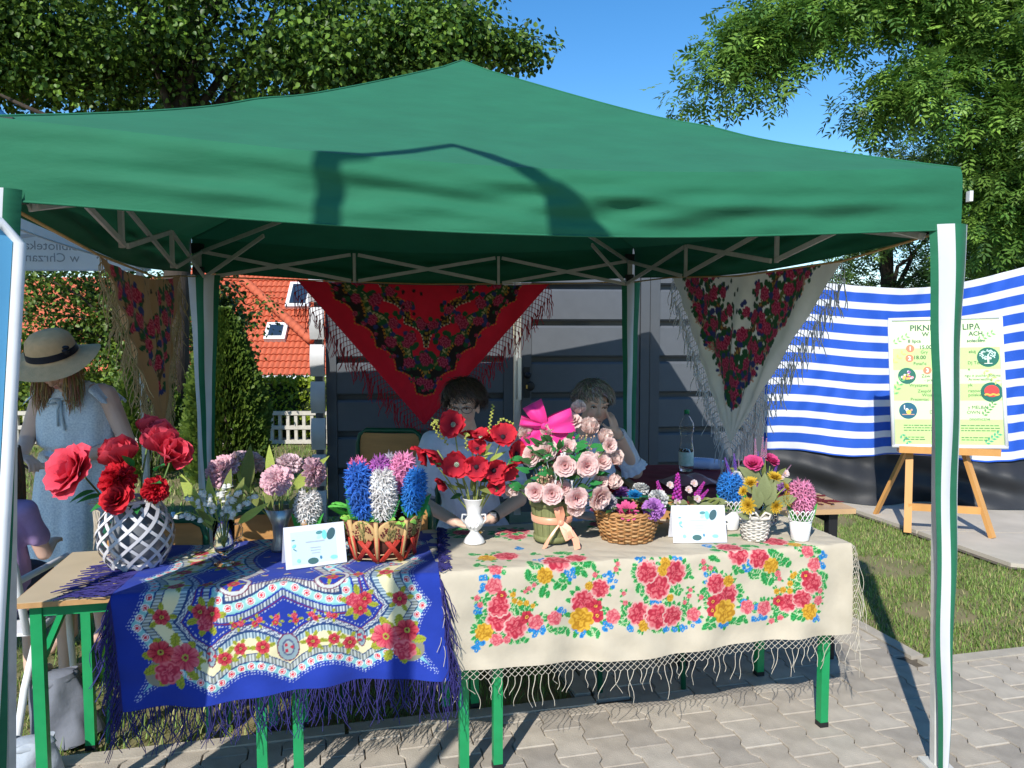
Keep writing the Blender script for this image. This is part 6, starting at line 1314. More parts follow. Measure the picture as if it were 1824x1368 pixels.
# ---- 10 name cards
CARD = mat('card_paper', (.64, .66, .74), .6, .02, 10); PRT = mat('card_print', (1, 1, 1), .6, .02, 10, attr=True)
def card(label, c, rz, tilt):
    t = thing('name_card', label, 'card', c, rz); W_, H_ = .215, .142; lean = .045
    def P_(x, h, side=0): return Vector((x, (-lean + lean * h / H_) if side == 0 else (lean - lean * h / H_), h * .985))
    for sd in (0, 1): mb = MB(); mb.add([P_(-W_ / 2, 0, sd), P_(W_ / 2, 0, sd), P_(W_ / 2, H_, sd), P_(-W_ / 2, H_, sd)], [(0, 1, 2, 3) if sd == 0 else (3, 2, 1, 0)]); flat('card_face', mb, CARD, t)
    mb = MB(); off = Vector((0, -.0008, .0003))
    def el(x, y, rx, ry, a, col, n=14): mb.col = col; mb.add([P_(x + rx * math.cos(k * 6.283 / n) * math.cos(a) - ry * math.sin(k * 6.283 / n) * math.sin(a), y + rx * math.cos(k * 6.283 / n) * math.sin(a) + ry * math.sin(k * 6.283 / n) * math.cos(a)) + off * (1 + .15 * len(mb.f)) for k in range(n)], [tuple(range(n))])
    mb.col = (.52, .66, .74); mb.add([P_(x, y) + off * .5 for x, y in ((-.085, .012), (.075, .012), (.075, .122), (-.085, .122))], [(0, 1, 2, 3)])
    el(.058, .105, .022, .014, 1.1, (.04, .10, .12)); el(.034, .104, .016, .009, 1.6, (.16, .60, .58)); el(.016, .113, .012, .006, .1, (.08, .25, .27)); el(.015, .099, .010, .006, .6, (.40, .70, .68)); el(-.012, .019, .019, .011, .0, (.05, .13, .13)); el(.062, .024, .013, .007, .0, (.22, .65, .58)); el(-.062, .024, .007, .007, 0, (.25, .62, .5)); el(-.075, .075, .008, .005, .7, (.2, .6, .58)); el(-.073, .062, .008, .002, -.6, (.1, .25, .28)); el(.016, .028, .004, .006, 0, (.05, .2, .35)); el(-.077, .095, .006, .002, .1, (.08, .25, .28))
    for y, n, w in ((.082, 17, .068), (.062, 12, .038), (.053, 11, .036), (.044, 10, .030)):
        for k in range(n): x = -w / 2 + w * k / n - .0; hh = .0052 if y > .08 else .0036; mb.col = (.42, .44, .50); mb.add([P_(x, y) + off * 2, P_(x + w / n * .62, y) + off * 2, P_(x + w / n * .62, y + hh * rnd.uniform(.7, 1)) + off * 2, P_(x, y + hh) + off * 2], [(0, 1, 2, 3)])
    flat('printed_design', mb, PRT, t); return t
card('white folded card with teal leaf print before the pink carnations', (-.715, 2.735, ZT + .003), R(26), 0)
card('white folded card with teal leaf print before the olive arrangement', (.745, 3.045, ZT + .003), R(2), 0)
# ---- 11 white woven basket with yellow flowers, glass of mixed flowers behind
WV = Vector((.977, 3.050, ZT + .0025)); v = thing('woven_basket', 'white woven basket vase with a bow, yellow flowers inside', 'basket', WV); s = 428
WHW = [mat('white_wicker', (.66, .61, .54), .6, .15, 14), mat('white_wicker_b', (.60, .56, .50), .6, .15, 14)]; weave(v, 13, .040, .058, .095, 16, .0035, .0042, WHW, pw=.6); link('basket_floor', MB().lathe([(0, .004), (.038, .004), (.052, .08), (0, .075)], 20), WHW[1], v)
for sg in (-1, 1): link('bow_loop', MB().tube([(0, -.06, .098), (sg * .02, -.066, .125), (sg * .04, -.066, .118), (sg * .035, -.064, .10), (0, -.06, .096)], .005, 6), WHW[0], v)
link('rim', MB().tube([((.060) * math.cos(j * .2618), .060 * math.sin(j * .2618), .101) for j in range(25)], .006, 6, False), WHW[0], v)
b = bouquet_thing('yellow marigold heads with pale olive leaves in the white woven basket', WV); YD = daisy_mesh((.60, .36, .02), (.74, .50, .05), (.55, .33, .02), 18, 5, 140, .12)
for px, py, dy, r, d in ((1318, 897, -.06, .036, (-.4, -.8, .1)), (1328, 864, -.01, .032, (-.2, -.5, .8)), (1313, 875, -.04, .024, (-.6, -.5, .4)), (1370, 856, .0, .034, (.1, -.45, .9)), (1383, 888, -.04, .034, (.6, -.6, .3)), (1362, 897, -.07, .03, (.2, -.9, -.1)), (1388, 872, .0, .028, (.8, -.2, .5))):
    p = Vector(((px - 1338) / s, dy, (962 - py) / s)); put(YD, b, 'marigold', p, r, d); stem(b, (p.x * .2, dy * .2, .09), p, .0028, STEMY)
for px, py, L, dx, dz in ((1343, 885, .12, .05, 1), (1350, 890, .10, .3, 1), (1330, 900, .08, -.5, .6), (1362, 892, .09, .7, .5), (1325, 910, .06, -.6, .2), (1350, 905, .08, .2, .3), (1338, 895, .1, -.2, .9), (1372, 885, .07, .8, .3)): putleaf(LF_K, b, ((px - 1338) / s, -.045, (962 - py) / s - .02), L, (dx, -.25, dz), (0, -1, .3))
G2 = Vector((1.115, 3.305, ZT + .0025)); v = thing('glass_tumbler', 'cut glass tumbler holding peonies and lavender', 'glass', G2); mb = MB(); mb.lathe([(0, 0), (.034, 0), (.040, .02), (.042, .115), (.039, .115), (.036, .02), (0, .012)], 18); link('glass_body', mb, GLASS, v)
b = bouquet_thing('hot pink peonies, lavender and pink grass spikes in the glass tumbler', G2); s = 400; PE = rose_mesh((.60, .02, .16), (.74, .10, .30), 150)
for px, py, dy, r, d in ((1347, 832, .0, .042, (-.2, -.6, .8)), (1381, 828, .03, .036, (.4, -.4, .8)), (1393, 868, -.03, .022, (.4, -.7, .2)), (1352, 865, -.03, .02, (0, -.8, .3)), (1313, 857, .0, .03, (-.6, -.5, .4)), (1372, 873, -.04, .02, (.1, -.9, .2))): put(PE if r > .035 else (DV if px != 1372 else DSW), b, 'flower', Vector(((px - 1375) / s, dy, (935 - py) / s)), r, d); stem(b, (0, 0, .05), ((px - 1375) / s, dy, (935 - py) / s - .01), .0025)
for me, px, py0, py1, dx in ((LAV, 1308, 848, 818, -.3), (LAV, 1318, 842, 812, -.1), (LAV, 1366, 842, 818, .05), (LAV, 1385, 848, 826, .35), (LAV, 1357, 820, 808, 0), (LAVP, 1353, 822, 786, -.05), (LAVP, 1364, 820, 783, .02), (LAVP, 1369, 820, 785, .06), (LAVP, 1402, 850, 828, .7), (LAVP, 1325, 845, 822, -.1)):
    H = (py0 - py1) / s; q = Vector(((px - 1375) / s, .01, (935 - py0) / s)); put(me, b, 'flower_spike', q, H, (dx, 0, 1)); stem(b, (0, 0, .06), q, .0018)
for px, py in ((1318, 848), (1328, 853), (1392, 850), (1400, 845)): put(DSW if px > 1350 else DW, b, 'small_flower', ((px - 1375) / s, -.02, (935 - py) / s), .02, (.1, -.7, .5))
for k in range(30): a = rnd.uniform(-1.7, 1.7); putleaf(rnd.choice((LF_O, LF_K, LF_D)), b, (.05 * math.sin(a) - .03, rnd.uniform(-.04, .02), .14 + rnd.random() * .08), rnd.uniform(.05, .09), (math.sin(a), -.3, rnd.uniform(.2, 1)), (0, -1, .4))
# ---- bottle and cups on the rear table
BO = Vector((1.055, 4.62, .765)); v = thing('water_bottle', 'clear plastic water bottle with green cap and label', 'bottle', BO)
prof = [(0, 0), (.040, 0), (.044, .006), (.044, .135), (.040, .150), (.034, .185), (.037, .225), (.044, .262), (.041, .290), (.026, .318), (.014, .335), (.0135, .352)]
link('bottle_body', MB().lathe(prof + [(r - .0012, z) for r, z in prof[::-1] if r > .01] , 28), GLASS, v); link('water', MB().lathe([(0, .003), (.041, .004), (.0425, .01), (.0425, .135), (.0, .136)], 24), mat('water', (.95, .97, .97), .02, 0, 1, trans=1, ior=1.33), v)
lb = link('label_band', MB().lathe([(.0446, .035), (.0448, .036), (.0448, .118), (.0446, .119)], 28), mat('bottle_label', (.42, .60, .52), .4, .35, 40, col2=(.7, .75, .72)), v); link('cap', MB().lathe([(0, .374), (.0145, .373), (.0155, .37), (.0155, .350), (.0, .349)], 20), mat('green_cap', (.01, .25, .10), .4), v)
cp = thing('plastic_cups', 'stack of clear plastic cups lying behind the water bottle', 'cups', (1.115, 4.70, .80), R(-20)); PLAS = mat('cloudy_plastic', (.58, .62, .86), .2, .1, 20, trans=.2)
for i in range(9): mb = MB(); mb.lathe([(.038, 0), (.036, .0015), (.027, .085), (.0, .086)], 22); o = link('cup', mb, PLAS, cp); o.rotation_euler = (0, R(90), 0); o.location = (i * .013, 0, 0)
bg_ = MB(); bg_.grid(lambda u, w: Vector((-.16 + .32 * u, -.09 + .18 * w, .012 + .045 * math.sin(math.pi * u) * math.sin(math.pi * w) + .008 * math.sin(17 * u + 5 * w) * math.sin(math.pi * u))), 26, 16); bg_.grid(lambda u, w: Vector((-.16 + .32 * u, .09 - .18 * w, .008)), 6, 4); t = link('plastic_bag', bg_, mat('bag_film', (.46, .20, .22), .25, .3, 9, trans=.15), loc=(.98, 4.22, .765), rot=(0, 0, R(8))); tag(t, 'crumpled reddish plastic bag lying on the rear table', 'bag')
# ================================================================ people
SK = (.70, .46, .36)
def head_shapes(mb, M, ears=True):
    def b(c, r): mb.ball(M @ Vector(c), r, 16, 10, M.to_3x3())
    b((0, .018, .032), (.073, .092, .082)); b((0, -.028, -.022), (.064, .064, .082)); b((0, -.036, -.082), (.044, .046, .034)); b((0, -.066, -.104), (.020, .018, .015))
    for s_ in (-1, 1):
        b((s_ * .037, -.062, -.032), (.026, .026, .03)); b((s_ * .073, .012, -.008), (.010, .02, .03)); b((s_ * .011, -.098, -.038), (.008, .010, .008)); b((s_ * .031, -.075, .030), (.026, .016, .010))
    mb.capsule(M @ Vector((0, -.086, .012)), .008, M @ Vector((0, -.106, -.034)), .0125); b((0, -.087, -.060), (.022, .011, .006)); b((0, -.086, -.072), (.020, .012, .007))
def face_parts(t, M, iris=(.08, .05, .03), brow=(.10, .07, .05), half=False):
    WH = mat('eye_white', (.62, .60, .58), .25); IR = mat('iris_%d' % int(iris[0] * 1000), iris, .2); LID = mat('lash', (.06, .035, .03), .6); LIDS = mat('eyelid', (.38, .21, .15), .5)
    for s_ in (-1, 1):
        e = link('eye', MB().ball(M @ Vector((s_ * .031, -.0785, .006)), .0125, 12, 8), WH, t); link('iris', MB().ball(M @ Vector((s_ * .031, -.0875, .005)), .0058, 10, 6), IR, e)
        link('eyelid', MB().tube([M @ Vector((s_ * .031 + x, -.0915 + 2.2 * x * x * 14, .0135 - x * x * 32)) for x in (-.016, -.009, 0, .009, .016)], [.002, .0036, .004, .0036, .002], 6), LIDS, e); link('lashes', MB().tube([M @ Vector((s_ * .031 + x, -.0945 + 2.2 * x * x * 14, .0105 - x * x * 30)) for x in (-.016, -.009, 0, .009, .016)], .0014, 5), LID, e)
        link('eyebrow', MB().tube([M @ Vector((s_ * (.014 + .008 * k), -.094 + .0022 * k * k * .6, .030 + .004 * math.sin(k * .8))) for k in range(5)], [.0025, .0032, .003, .0025, .001], 5), mat('brow_%d' % int(brow[0] * 1000), brow, .8), t)
    link('mouth_line', MB().tube([M @ Vector((x, -.0965 + abs(x) * .25, -.0655 - abs(x) * .06)) for x in (-.022, -.011, 0, .011, .022)], [.0008, .0016, .0018, .0016, .0008], 5), mat('mouth', (.16, .05, .045), .6), t)
def hand(mb, w, d, pn, side, curl=.5, sc=1.0, point=None):
    """w wrist, d hand direction, pn palm normal; side +1/-1 for the thumb"""
    w, d, pn = Vector(w), Vector(d).normalized(), Vector(pn); pn = (pn - d * pn.dot(d)).normalized(); x = d.cross(pn) * side; m3 = Matrix((x, d, pn)).transposed()
    mb.ball(w + d * .045 * sc, (.040 * sc, .052 * sc, .016 * sc), 12, 8, m3)
    for i, (o, L, r) in enumerate(((-.030, .060, .0075), (-.011, .072, .0085), (.009, .078, .0088), (.029, .070, .0085))):
        c = curl * (1 + .12 * i) if not (point and i == 3) else .06
        p = w + d * (.082 * sc) + x * (o * sc); a = 0; q = d
        for k, f in enumerate((.45, .32, .25)):
            a += c * (.75 if k else .55); q = d * math.cos(a) + pn * math.sin(a); p2 = p + q * (L * f * sc); mb.capsule(p, r * sc * (1 - .08 * k), p2, r * sc * (.92 - .1 * k), 8); p = p2
    p = w + d * .02 * sc + x * .034 * sc; t1 = p + (d * .55 + x * .65 + pn * .35).normalized() * .035 * sc; t2 = t1 + (d * .85 + pn * .5 + x * .05).normalized() * .032 * sc; mb.capsule(w + d * .012 * sc + x * .02 * sc, .013 * sc, t1, .0105 * sc, 8); mb.capsule(t1, .010 * sc, t2, .008 * sc, 8)
def skin_mesh(mb, voxel, M=None, tone=SK, sm=5):
    me = remesh(mb, voxel, sm, .5); n = len(me.vertices); co = np.empty(n * 3, np.float32); me.vertices.foreach_get('co', co); co = co.reshape(-1, 3); C = np.tile(np.array(tone), (n, 1))
    if M is not None:
        for c, r, k in (((0, -.092, -.066), .020, (.50, .18, .16)), ((.04, -.08, -.035), .028, (.62, .33, .26)), ((-.04, -.08, -.035), .028, (.62, .33, .26)), ((0, -.11, -.035), .016, (.50, .27, .20))):
            d = np.linalg.norm((co - np.array(M @ Vector(c))) * (np.array([1, 1, 1.8]) if r == .020 else 1), axis=1); w = np.clip(1.3 - d / r, 0, 1)[:, None]; C = C * (1 - w) + np.array(k) * w
    at = me.color_attributes.new('Col', 'FLOAT_COLOR', 'POINT'); a = np.ones((n, 4), np.float32); a[:, :3] = C; at.data.foreach_set('color', a.ravel()); return me
def hair_locks(M, n, style, cols, seed, vol=.012, L=.09, w=.006, part=None):
    """ribbons rooted on the scalp; style 'short' or 'long'"""
    q = random.Random(seed); mb = MB(); mb.col = cols[0]
    k0 = len(mb.v); mb.ball((0, .024, .040), (.079 + vol * .3, .094 + vol * .3, .083 + vol * .3), 20, 14)
    kept = []                                              # drop cap faces over the face
    for f in mb.f:
        c = sum((Vector(mb.v[i]) for i in f), Vector()) / 4
        if not (c.y < -.035 and c.z < .062): 
            if c.z > -.055: kept.append(f)
    mb.f = kept
    for i in range(n):
        a = q.uniform(0, 2 * math.pi); e = math.asin(q.uniform(-.35, 1)); d = Vector((math.cos(e) * math.sin(a), math.cos(e) * math.cos(a), math.sin(e)))
        if d.y < -.35 and d.z < .42: continue
        if abs(d.x) > .8 and d.z < -.1 and d.y < 0: continue
        p = Vector((.075 * d.x, .024 + .092 * d.y, .040 + .083 * d.z)); front = d.y < -.2
        if style == 'short':
            flow = (Vector((d.x * .6 + (.55 if front else 0), -.55 if front else d.y * .4 + .1, -.35)) + Vector((q.gauss(0, .26), q.gauss(0, .26), q.gauss(0, .2)))); l = L * q.uniform(.6, 1.15) * (.6 if d.z < .1 else 1)
        else:
            flow = Vector((d.x * .5, d.y * .4, -.6)) + Vector((q.gauss(0, .2), q.gauss(0, .2), 0)); l = L * q.uniform(.7, 1.1)
        flow = flow - d * flow.dot(d) * .8; flow.normalize(); sdv = d.cross(flow).normalized(); pts = []; g_ = 0
        for k in range(7):
            t = k / 6; x = p + flow * (l * t) + d * (vol * (1.2 + q.random() * .3) * math.sin(math.pi * min(1, .15 + t * .8))) ; 
            if style == 'long': x.z -= l * .55 * t * t
            # keep outside the skull
            v = Vector((x.x / .078, (x.y - .024) / .095, (x.z - .04) / .086)); 
            if v.length < 1.03 and x.z > -.06: v = v.normalized() * 1.04; x = Vector((v.x * .078, .024 + v.y * .095, .04 + v.z * .086))
            pts.append(x)
        c = cols[q.randrange(len(cols))]; mb.col = tuple(min(1, v * q.uniform(.75, 1.25)) for v in c); b = len(mb.v)
        vs = []
        for k, x in enumerate(pts): ww = w * (1 - .85 * (k / 6) ** 2) * .5; vs += [x - sdv * ww, x + d * ww * .5, x + sdv * ww]
        mb.add(vs, [(k * 3 + j, k * 3 + j + 1, (k + 1) * 3 + j + 1, (k + 1) * 3 + j) for k in range(6) for j in range(2)])
    mb.v = [tuple(M @ Vector(v)) for v in mb.v]; return mb
HAIRM = mat('hair', (1, 1, 1), .45, .2, 60, attr=True, spec=.5)
def pose(c, pitch=0, yaw=0, roll=0): return Matrix.Translation(c) @ Euler((pitch, roll, yaw), 'XYZ').to_matrix().to_4x4()
BLOUSE = mat('pale_blue_cloth', (.66, .71, .86), .8, .12, 16, .35, 28, sheen=.15); BLOUSE2 = mat('blue_print_blouse', (.54, .62, .80), .8, .3, 60, .3, 28, col2=(.76, .79, .88))
def cloth_from(mb, voxel, amp, seed, t, name, m):
    me = remesh(mb, voxel, 6, .5); n = len(me.vertices); co = np.empty(n * 3, np.float32); me.vertices.foreach_get('co', co); co = co.reshape(-1, 3); no = np.empty(n * 3, np.float32); me.vertices.foreach_get('normal', no); no = no.reshape(-1, 3)
    g = np.random.default_rng(seed); w = np.zeros(n)
    for k in range(7): f = g.normal(size=3) * np.array([38, 30, 16]) * (.6 + .2 * k); w += np.sin(co @ f + g.uniform(0, 6) + 1.3 * np.sin(co @ (f[::-1] * .5))) * amp / (1 + .35 * k)
    co += no * w[:, None]; me.vertices.foreach_set('co', co.astype(np.float32).ravel()); me.update(); return link(name, me, m, t)
def seated(label, base, headc, hp, hy, hr, sh, elL, wrL, hdL, elR, wrR, hdR, haircols, seed, blouse, vol, L, curlR=.5, pointR=False, tone=SK, pnR=(0, 0, -1), sideR=-1):
    t = thing('person', label, 'person', base); B = Vector(base); M = pose(Vector(headc) - B, hp, hy, hr)
    S = lambda p: Vector(p) - B
    neck = S((sh[0][0] * .5 + sh[1][0] * .5, sh[0][1], sh[0][2] + .045)); pel = Vector((0, .06, .56)); chest = (S(sh[0]) + S(sh[1])) / 2 + Vector((0, .02, -.17))
    mb = MB(); head_shapes(mb, M); mb.capsule(M @ Vector((0, .02, -.06)), .048, neck, .055); mb.capsule(S(sh[0]) + Vector((.03, 0, -.01)), .05, S(sh[1]) - Vector((.03, 0, .01)), .05); mb.ball(chest, (.15, .10, .16)); mb.capsule(chest, .12, pel, .135)
    for s_, el, wr, hd in ((0, elL, wrL, hdL), (1, elR, wrR, hdR)):
        mb.capsule(S(sh[s_]), .05, S(el), .040); mb.capsule(S(el), .038, S(wr), .026); hand(mb, S(wr), hd, (0, .2, -1) if s_ == 0 else pnR, 1 if s_ == 0 else sideR, .5 if s_ == 0 else curlR, .95, pointR if s_ else None)
    for s_ in (-1, 1): mb.capsule(pel + Vector((s_ * .09, 0, -.0)), .085, Vector((s_ * .11, -.40, .50)), .062); mb.capsule(Vector((s_ * .11, -.40, .50)), .055, Vector((s_ * .11, -.36, .09)), .038); mb.capsule(Vector((s_ * .11, -.36, .05)), .036, Vector((s_ * .12, -.50, .03)), .028)
    link('body', skin_mesh(mb, .0052, M, tone), SKIN, t)
    mb = MB(); mb.ball(chest + Vector((0, -.01, 0)), (.175, .125, .17)); mb.capsule(chest, .145, pel, .165); mb.capsule(S(sh[0]) + Vector((.01, 0, -.012)), .062, S(sh[1]) - Vector((.01, 0, .012)), .062)
    for s_, el in ((0, elL), (1, elR)): mb.capsule(S(sh[s_]), .068, S(sh[s_]).lerp(S(el), .72), .066)
    bl = cloth_from(mb, .008, .0035, seed, t, 'blouse', blouse)
    mb = MB(); mb.capsule(pel, .165, pel + Vector((0, -.05, 0)), .165)
    for s_ in (-1, 1): mb.capsule(pel + Vector((s_ * .085, 0, .0)), .11, Vector((s_ * .115, -.42, .51)), .085); mb.capsule(Vector((s_ * .115, -.42, .5)), .082, Vector((s_ * .115, -.39, .2)), .075)
    cloth_from(mb, .01, .004, seed + 1, t, 'trousers', BLOUSE)
    # ruffled sleeve hems
    for s_, el in ((0, elL), (1, elR)):
        a, b2 = S(sh[s_]), S(el); ax = (b2 - a).normalized(); c = a.lerp(b2, .74); xx = ax.orthogonal().normalized(); yy = ax.cross(xx); r0 = mb
        mb = MB(); mb.grid(lambda u, w: c + ax * (.045 * w) + (xx * math.cos(2 * math.pi * u) + yy * math.sin(2 * math.pi * u)) * (.062 + .014 * w + .006 * w * math.sin(u * 2 * math.pi * 11)), 66, 5, True); link('sleeve_frill', mb, blouse, bl)
    mb = MB(); cN = neck + Vector((0, -.012, -.012)); mb.grid(lambda u, w: cN + Vector(((.066 + .03 * w) * math.cos(2 * math.pi * u), (.062 + .032 * w) * math.sin(2 * math.pi * u) - .01, .018 - .03 * w - .02 * max(0, -math.sin(2 * math.pi * u)) + .004 * math.sin(u * 2 * math.pi * 14) * w)), 80, 5, True); link('collar', mb, blouse, bl)
    link('hair', hair_locks(M, 2600, 'short', haircols, seed, vol, L), HAIRM, t); face_parts(t, M, (.05, .035, .03), haircols[0]); return t, M
W1B = (-.20, 3.95, 0)
w1, M1 = seated('seated woman with dark short hair, glasses and pale blue blouse behind the poppies', W1B, (-.245, 3.86, 1.228), R(4), R(-6), 0, [(-.40, 3.93, 1.035), (-.055, 3.93, 1.035)], (-.47, 3.80, .765), (-.27, 3.62, .70), (.9, -.25, -.1), (.035, 3.78, .775), (-.10, 3.60, .72), (-.9, -.25, -.15), [(.04, .022, .015), (.08, .045, .032)], 71, BLOUSE, .020, .085)
GLF = mat('spectacle_frame', (.05, .045, .06), .3, metal=.5)
mb = MB()
for s_ in (-1, 1): mb.tube([M1 @ Vector((s_ * .034 + .027 * math.cos(a), -.1035 + .006 * abs(math.cos(a)), .001 + .0165 * math.sin(a))) for a in np.linspace(0, 2 * math.pi, 17)], .0015, 5); mb.tube([M1 @ Vector((s_ * .061, -.098, .006)), M1 @ Vector((s_ * .074, -.05, .008)), M1 @ Vector((s_ * .077, .02, .0))], .0015, 5)
mb.tube([M1 @ Vector((-.008, -.105, .005)), M1 @ Vector((0, -.108, .008)), M1 @ Vector((.008, -.105, .005))], .0015, 5); link('glasses', mb, GLF, w1)
wr = Vector((-.10, 3.60, .72)) - Vector(W1B); el = Vector((.035, 3.78, .775)) - Vector(W1B); ax = (wr - el).normalized(); c = wr - ax * .02
mb = MB(); xx = ax.orthogonal().normalized(); yy = ax.cross(xx); mb.grid(lambda u, w: c + ax * ((w - .5) * .018) + (xx * math.cos(6.2832 * u) + yy * math.sin(6.2832 * u)) * .0315, 24, 3, True); wo = link('wristwatch', mb, BLACKM, w1); flat('watch_face', MB().box(c + Vector((0, -.028, .016)), (.028, .010, .026), Matrix.Rotation(.5, 3, 'X')), SILV, wo)
W2B = (.36, 4.24, 0)
w2, M2 = seated('seated grey haired woman resting her temple on a raised finger', W2B, (.437, 4.10, 1.212), R(6), R(14), R(6), [(.22, 4.17, 1.01), (.57, 4.18, 1.02)], (.16, 4.02, .76), (.34, 3.86, .68), (.85, -.3, -.1), (.685, 4.22, .832), (.552, 4.045, 1.08), (-.36, -.02, 1), [(.22, .19, .165), (.38, .35, .32), (.15, .12, .10)], 75, BLOUSE2, .016, .07, 1.05, True, SK, (-.7, .5, -.2), 1)
c = Vector((.552, 4.045, 1.08)) - Vector(W2B); ax = (Vector((.685, 4.22, .832)) - Vector((.552, 4.045, 1.08))).normalized(); xx = ax.orthogonal().normalized(); yy = ax.cross(xx); c = c + ax * .035
mb = MB(); mb.grid(lambda u, w: c + ax * ((w - .5) * .012) + (xx * math.cos(6.2832 * u) + yy * math.sin(6.2832 * u)) * (.032 + .002 * math.sin(math.pi * w)), 24, 4, True); link('bracelet', mb, SILV, w2)
# ---- standing woman with hat
SB = Vector((-2.235, 3.92, -.03)); t = thing('person', 'standing woman in straw hat and pale blue printed dress looking down', 'person', SB)
M3 = pose(Vector((-.02, -.10, 1.47)), R(40), R(-8), R(-4)); mb = MB(); head_shapes(mb, M3)
mb.capsule(M3 @ Vector((0, .02, -.06)), .045, Vector((0, -.005, 1.36)), .052); mb.capsule((-.14, 0, 1.325), .048, (.14, 0, 1.325), .048); mb.ball((0, 0, 1.2), (.14, .095, .16)); mb.capsule((0, 0, 1.15), .115, (0, .01, .95), .135)
hd = {}
for s_, sh, el, wr_, dr, pn in ((-1, (-.165, .0, 1.315), (-.235, -.03, 1.085), (-.135, -.24, 1.035), (.75, -.35, -.15), (.2, -.2, -1)), (1, (.165, 0, 1.315), (.27, -.02, 1.075), (.03, -.21, .985), (-.85, -.35, .05), (-.1, -.2, 1))):
    mb.capsule(sh, .050, el, .040); mb.capsule(el, .039, wr_, .026); hand(mb, wr_, dr, pn, s_, .55, .95)
for s_ in (-1, 1): mb.capsule((s_ * .085, .01, .92), .085, (s_ * .085, -.01, .48), .055); mb.capsule((s_ * .085, -.01, .48), .052, (s_ * .085, .03, .09), .036); mb.capsule((s_ * .085, .03, .06), .036, (s_ * .10, -.12, .035), .03)
link('body', skin_mesh(mb, .0052, M3), SKIN, t)
DRESS = mat('blue_sprigged_cotton', (.84, .89, .92), .85, .35, 120, .12, 40, col2=(.52, .60, .68))
mb = MB()
def dressf(u, w):
    a = 2 * math.pi * u; z = 1.375 - .955 * w
    if w < .33: k = w / .33; rx = .095 + .085 * math.sin(math.pi / 2 * min(1, k * 1.6)) + .012 * k; ry = .068 + .062 * math.sin(math.pi / 2 * min(1, k * 1.5)) + .016 * math.sin(math.pi * k); fo = .005 * math.sin(a * 9 + k * 3) * k
    elif w < .37: k = (w - .33) / .04; s2 = math.sin(math.pi * k); rx = .185 - .032 * s2; ry = .140 - .03 * s2; fo = .004 * math.sin(a * 22)
    else: k = (w - .37) / .63; rx = .175 + .065 * k ** .7; ry = .135 + .075 * k ** .7; fo = (.004 + .014 * k) * math.sin(a * 9 + 1.5 * math.sin(a * 2) + k) + .006 * k * math.sin(a * 17)
    return Vector(((rx + fo) * math.cos(a), (ry + fo) * math.sin(a) + .005, z))
mb.grid(dressf, 140, 90, True); dr_ = link('dress', mb, DRESS, t)
for s_ in (-1, 1):
    mb = MB(); mb.grid(lambda u, w: Vector((s_ * (.125 + .075 * w + .010 * w * math.sin(u * 26)), .10 * math.cos(math.pi * u) * (1 + .1 * w), 1.372 - .02 * w * w - .055 * w - .035 * (2 * u - 1) ** 2 + .008 * w * math.sin(u * 22))), 40, 8); link('cap_sleeve', mb, DRESS, dr_)
mb = MB(); mb.grid(lambda u, w: Vector(((.075 + .016 * w) * math.cos(6.2832 * u), (.066 + .016 * w) * math.sin(6.2832 * u) - .012, 1.385 - .02 * w - .03 * max(0, -math.sin(6.2832 * u)) + .004 * math.sin(u * 6.2832 * 16) * w)), 90, 4, True); link('collar_frill', mb, DRESS, dr_)
TIE = mat('dress_tie', (.42, .52, .60), .8); mb = MB(); 
for pts in ([(0, -.12, 1.30), (.012, -.145, 1.24), (.03, -.15, 1.15)], [(0, -.12, 1.30), (-.008, -.145, 1.25), (-.004, -.15, 1.17)], [(0, -.12, 1.30), (-.045, -.135, 1.305), (-.06, -.135, 1.275), (-.02, -.13, 1.285)], [(0, -.12, 1.30), (.045, -.135, 1.31), (.058, -.135, 1.28), (.02, -.13, 1.285)]): mb.tube(pts, .006, 5)
link('neck_tie', mb, TIE, dr_)
q = random.Random(5); mb = MB()
for i in range(420):
    sd = q.choice((-1, 1)); a = q.uniform(1.15, 2.5); p = M3 @ Vector((sd * .074 * math.sin(a) * q.uniform(.9, 1.1), .02 - .085 * math.cos(a), q.uniform(-.02, .05))); l = q.uniform(.14, .26); mb.col = tuple(v * q.uniform(.6, 1.3) for v in (.36, .22, .10)); fx = q.uniform(-.01, .03) * sd
    pts = [p, p + Vector((fx, -.012, -l * .4)), p + Vector((fx * 1.3 + q.gauss(0, .006), -.02 + q.gauss(0, .006), -l * .75)), p + Vector((fx * 1.2 + q.gauss(0, .01), -.015, -l))]; mb.tube(pts, [.003, .0034, .0026, .0008], 4, False)
link('hair', mb, HAIRM, t)
HATM = mat('straw_felt', (.70, .46, .25), .85, .12, 30, .2, 160); MH = M3 @ Matrix.Translation((0, .012, .062)) @ Matrix.Rotation(R(-16), 4, 'X') @ Matrix.Rotation(R(5), 4, 'Y')
mb = MB(); prof = [(.0, .122), (.04, .120), (.075, .108), (.098, .085), (.108, .05), (.113, .0)]; n = 40; vs = []
for r, z in prof: vs += [MH @ Vector((r * math.cos(k * 6.2832 / n), r * 1.06 * math.sin(k * 6.2832 / n), z)) for k in range(n)]
for j in range(1, 7):
    w = j / 6
    for k in range(n): a = k * 6.2832 / n; r = .113 + .098 * w; vs.append(MH @ Vector((r * math.cos(a), r * 1.05 * math.sin(a), -.006 - .026 * w ** 1.3 + .016 * w * math.sin(2 * a + .9) + .008 * w * math.sin(3 * a))))
mb.add(vs, [(i * n + k, i * n + (k + 1) % n, (i + 1) * n + (k + 1) % n, (i + 1) * n + k) for i in range(len(prof) + 5) for k in range(n)]); hat = link('hat', mb, HATM, t)
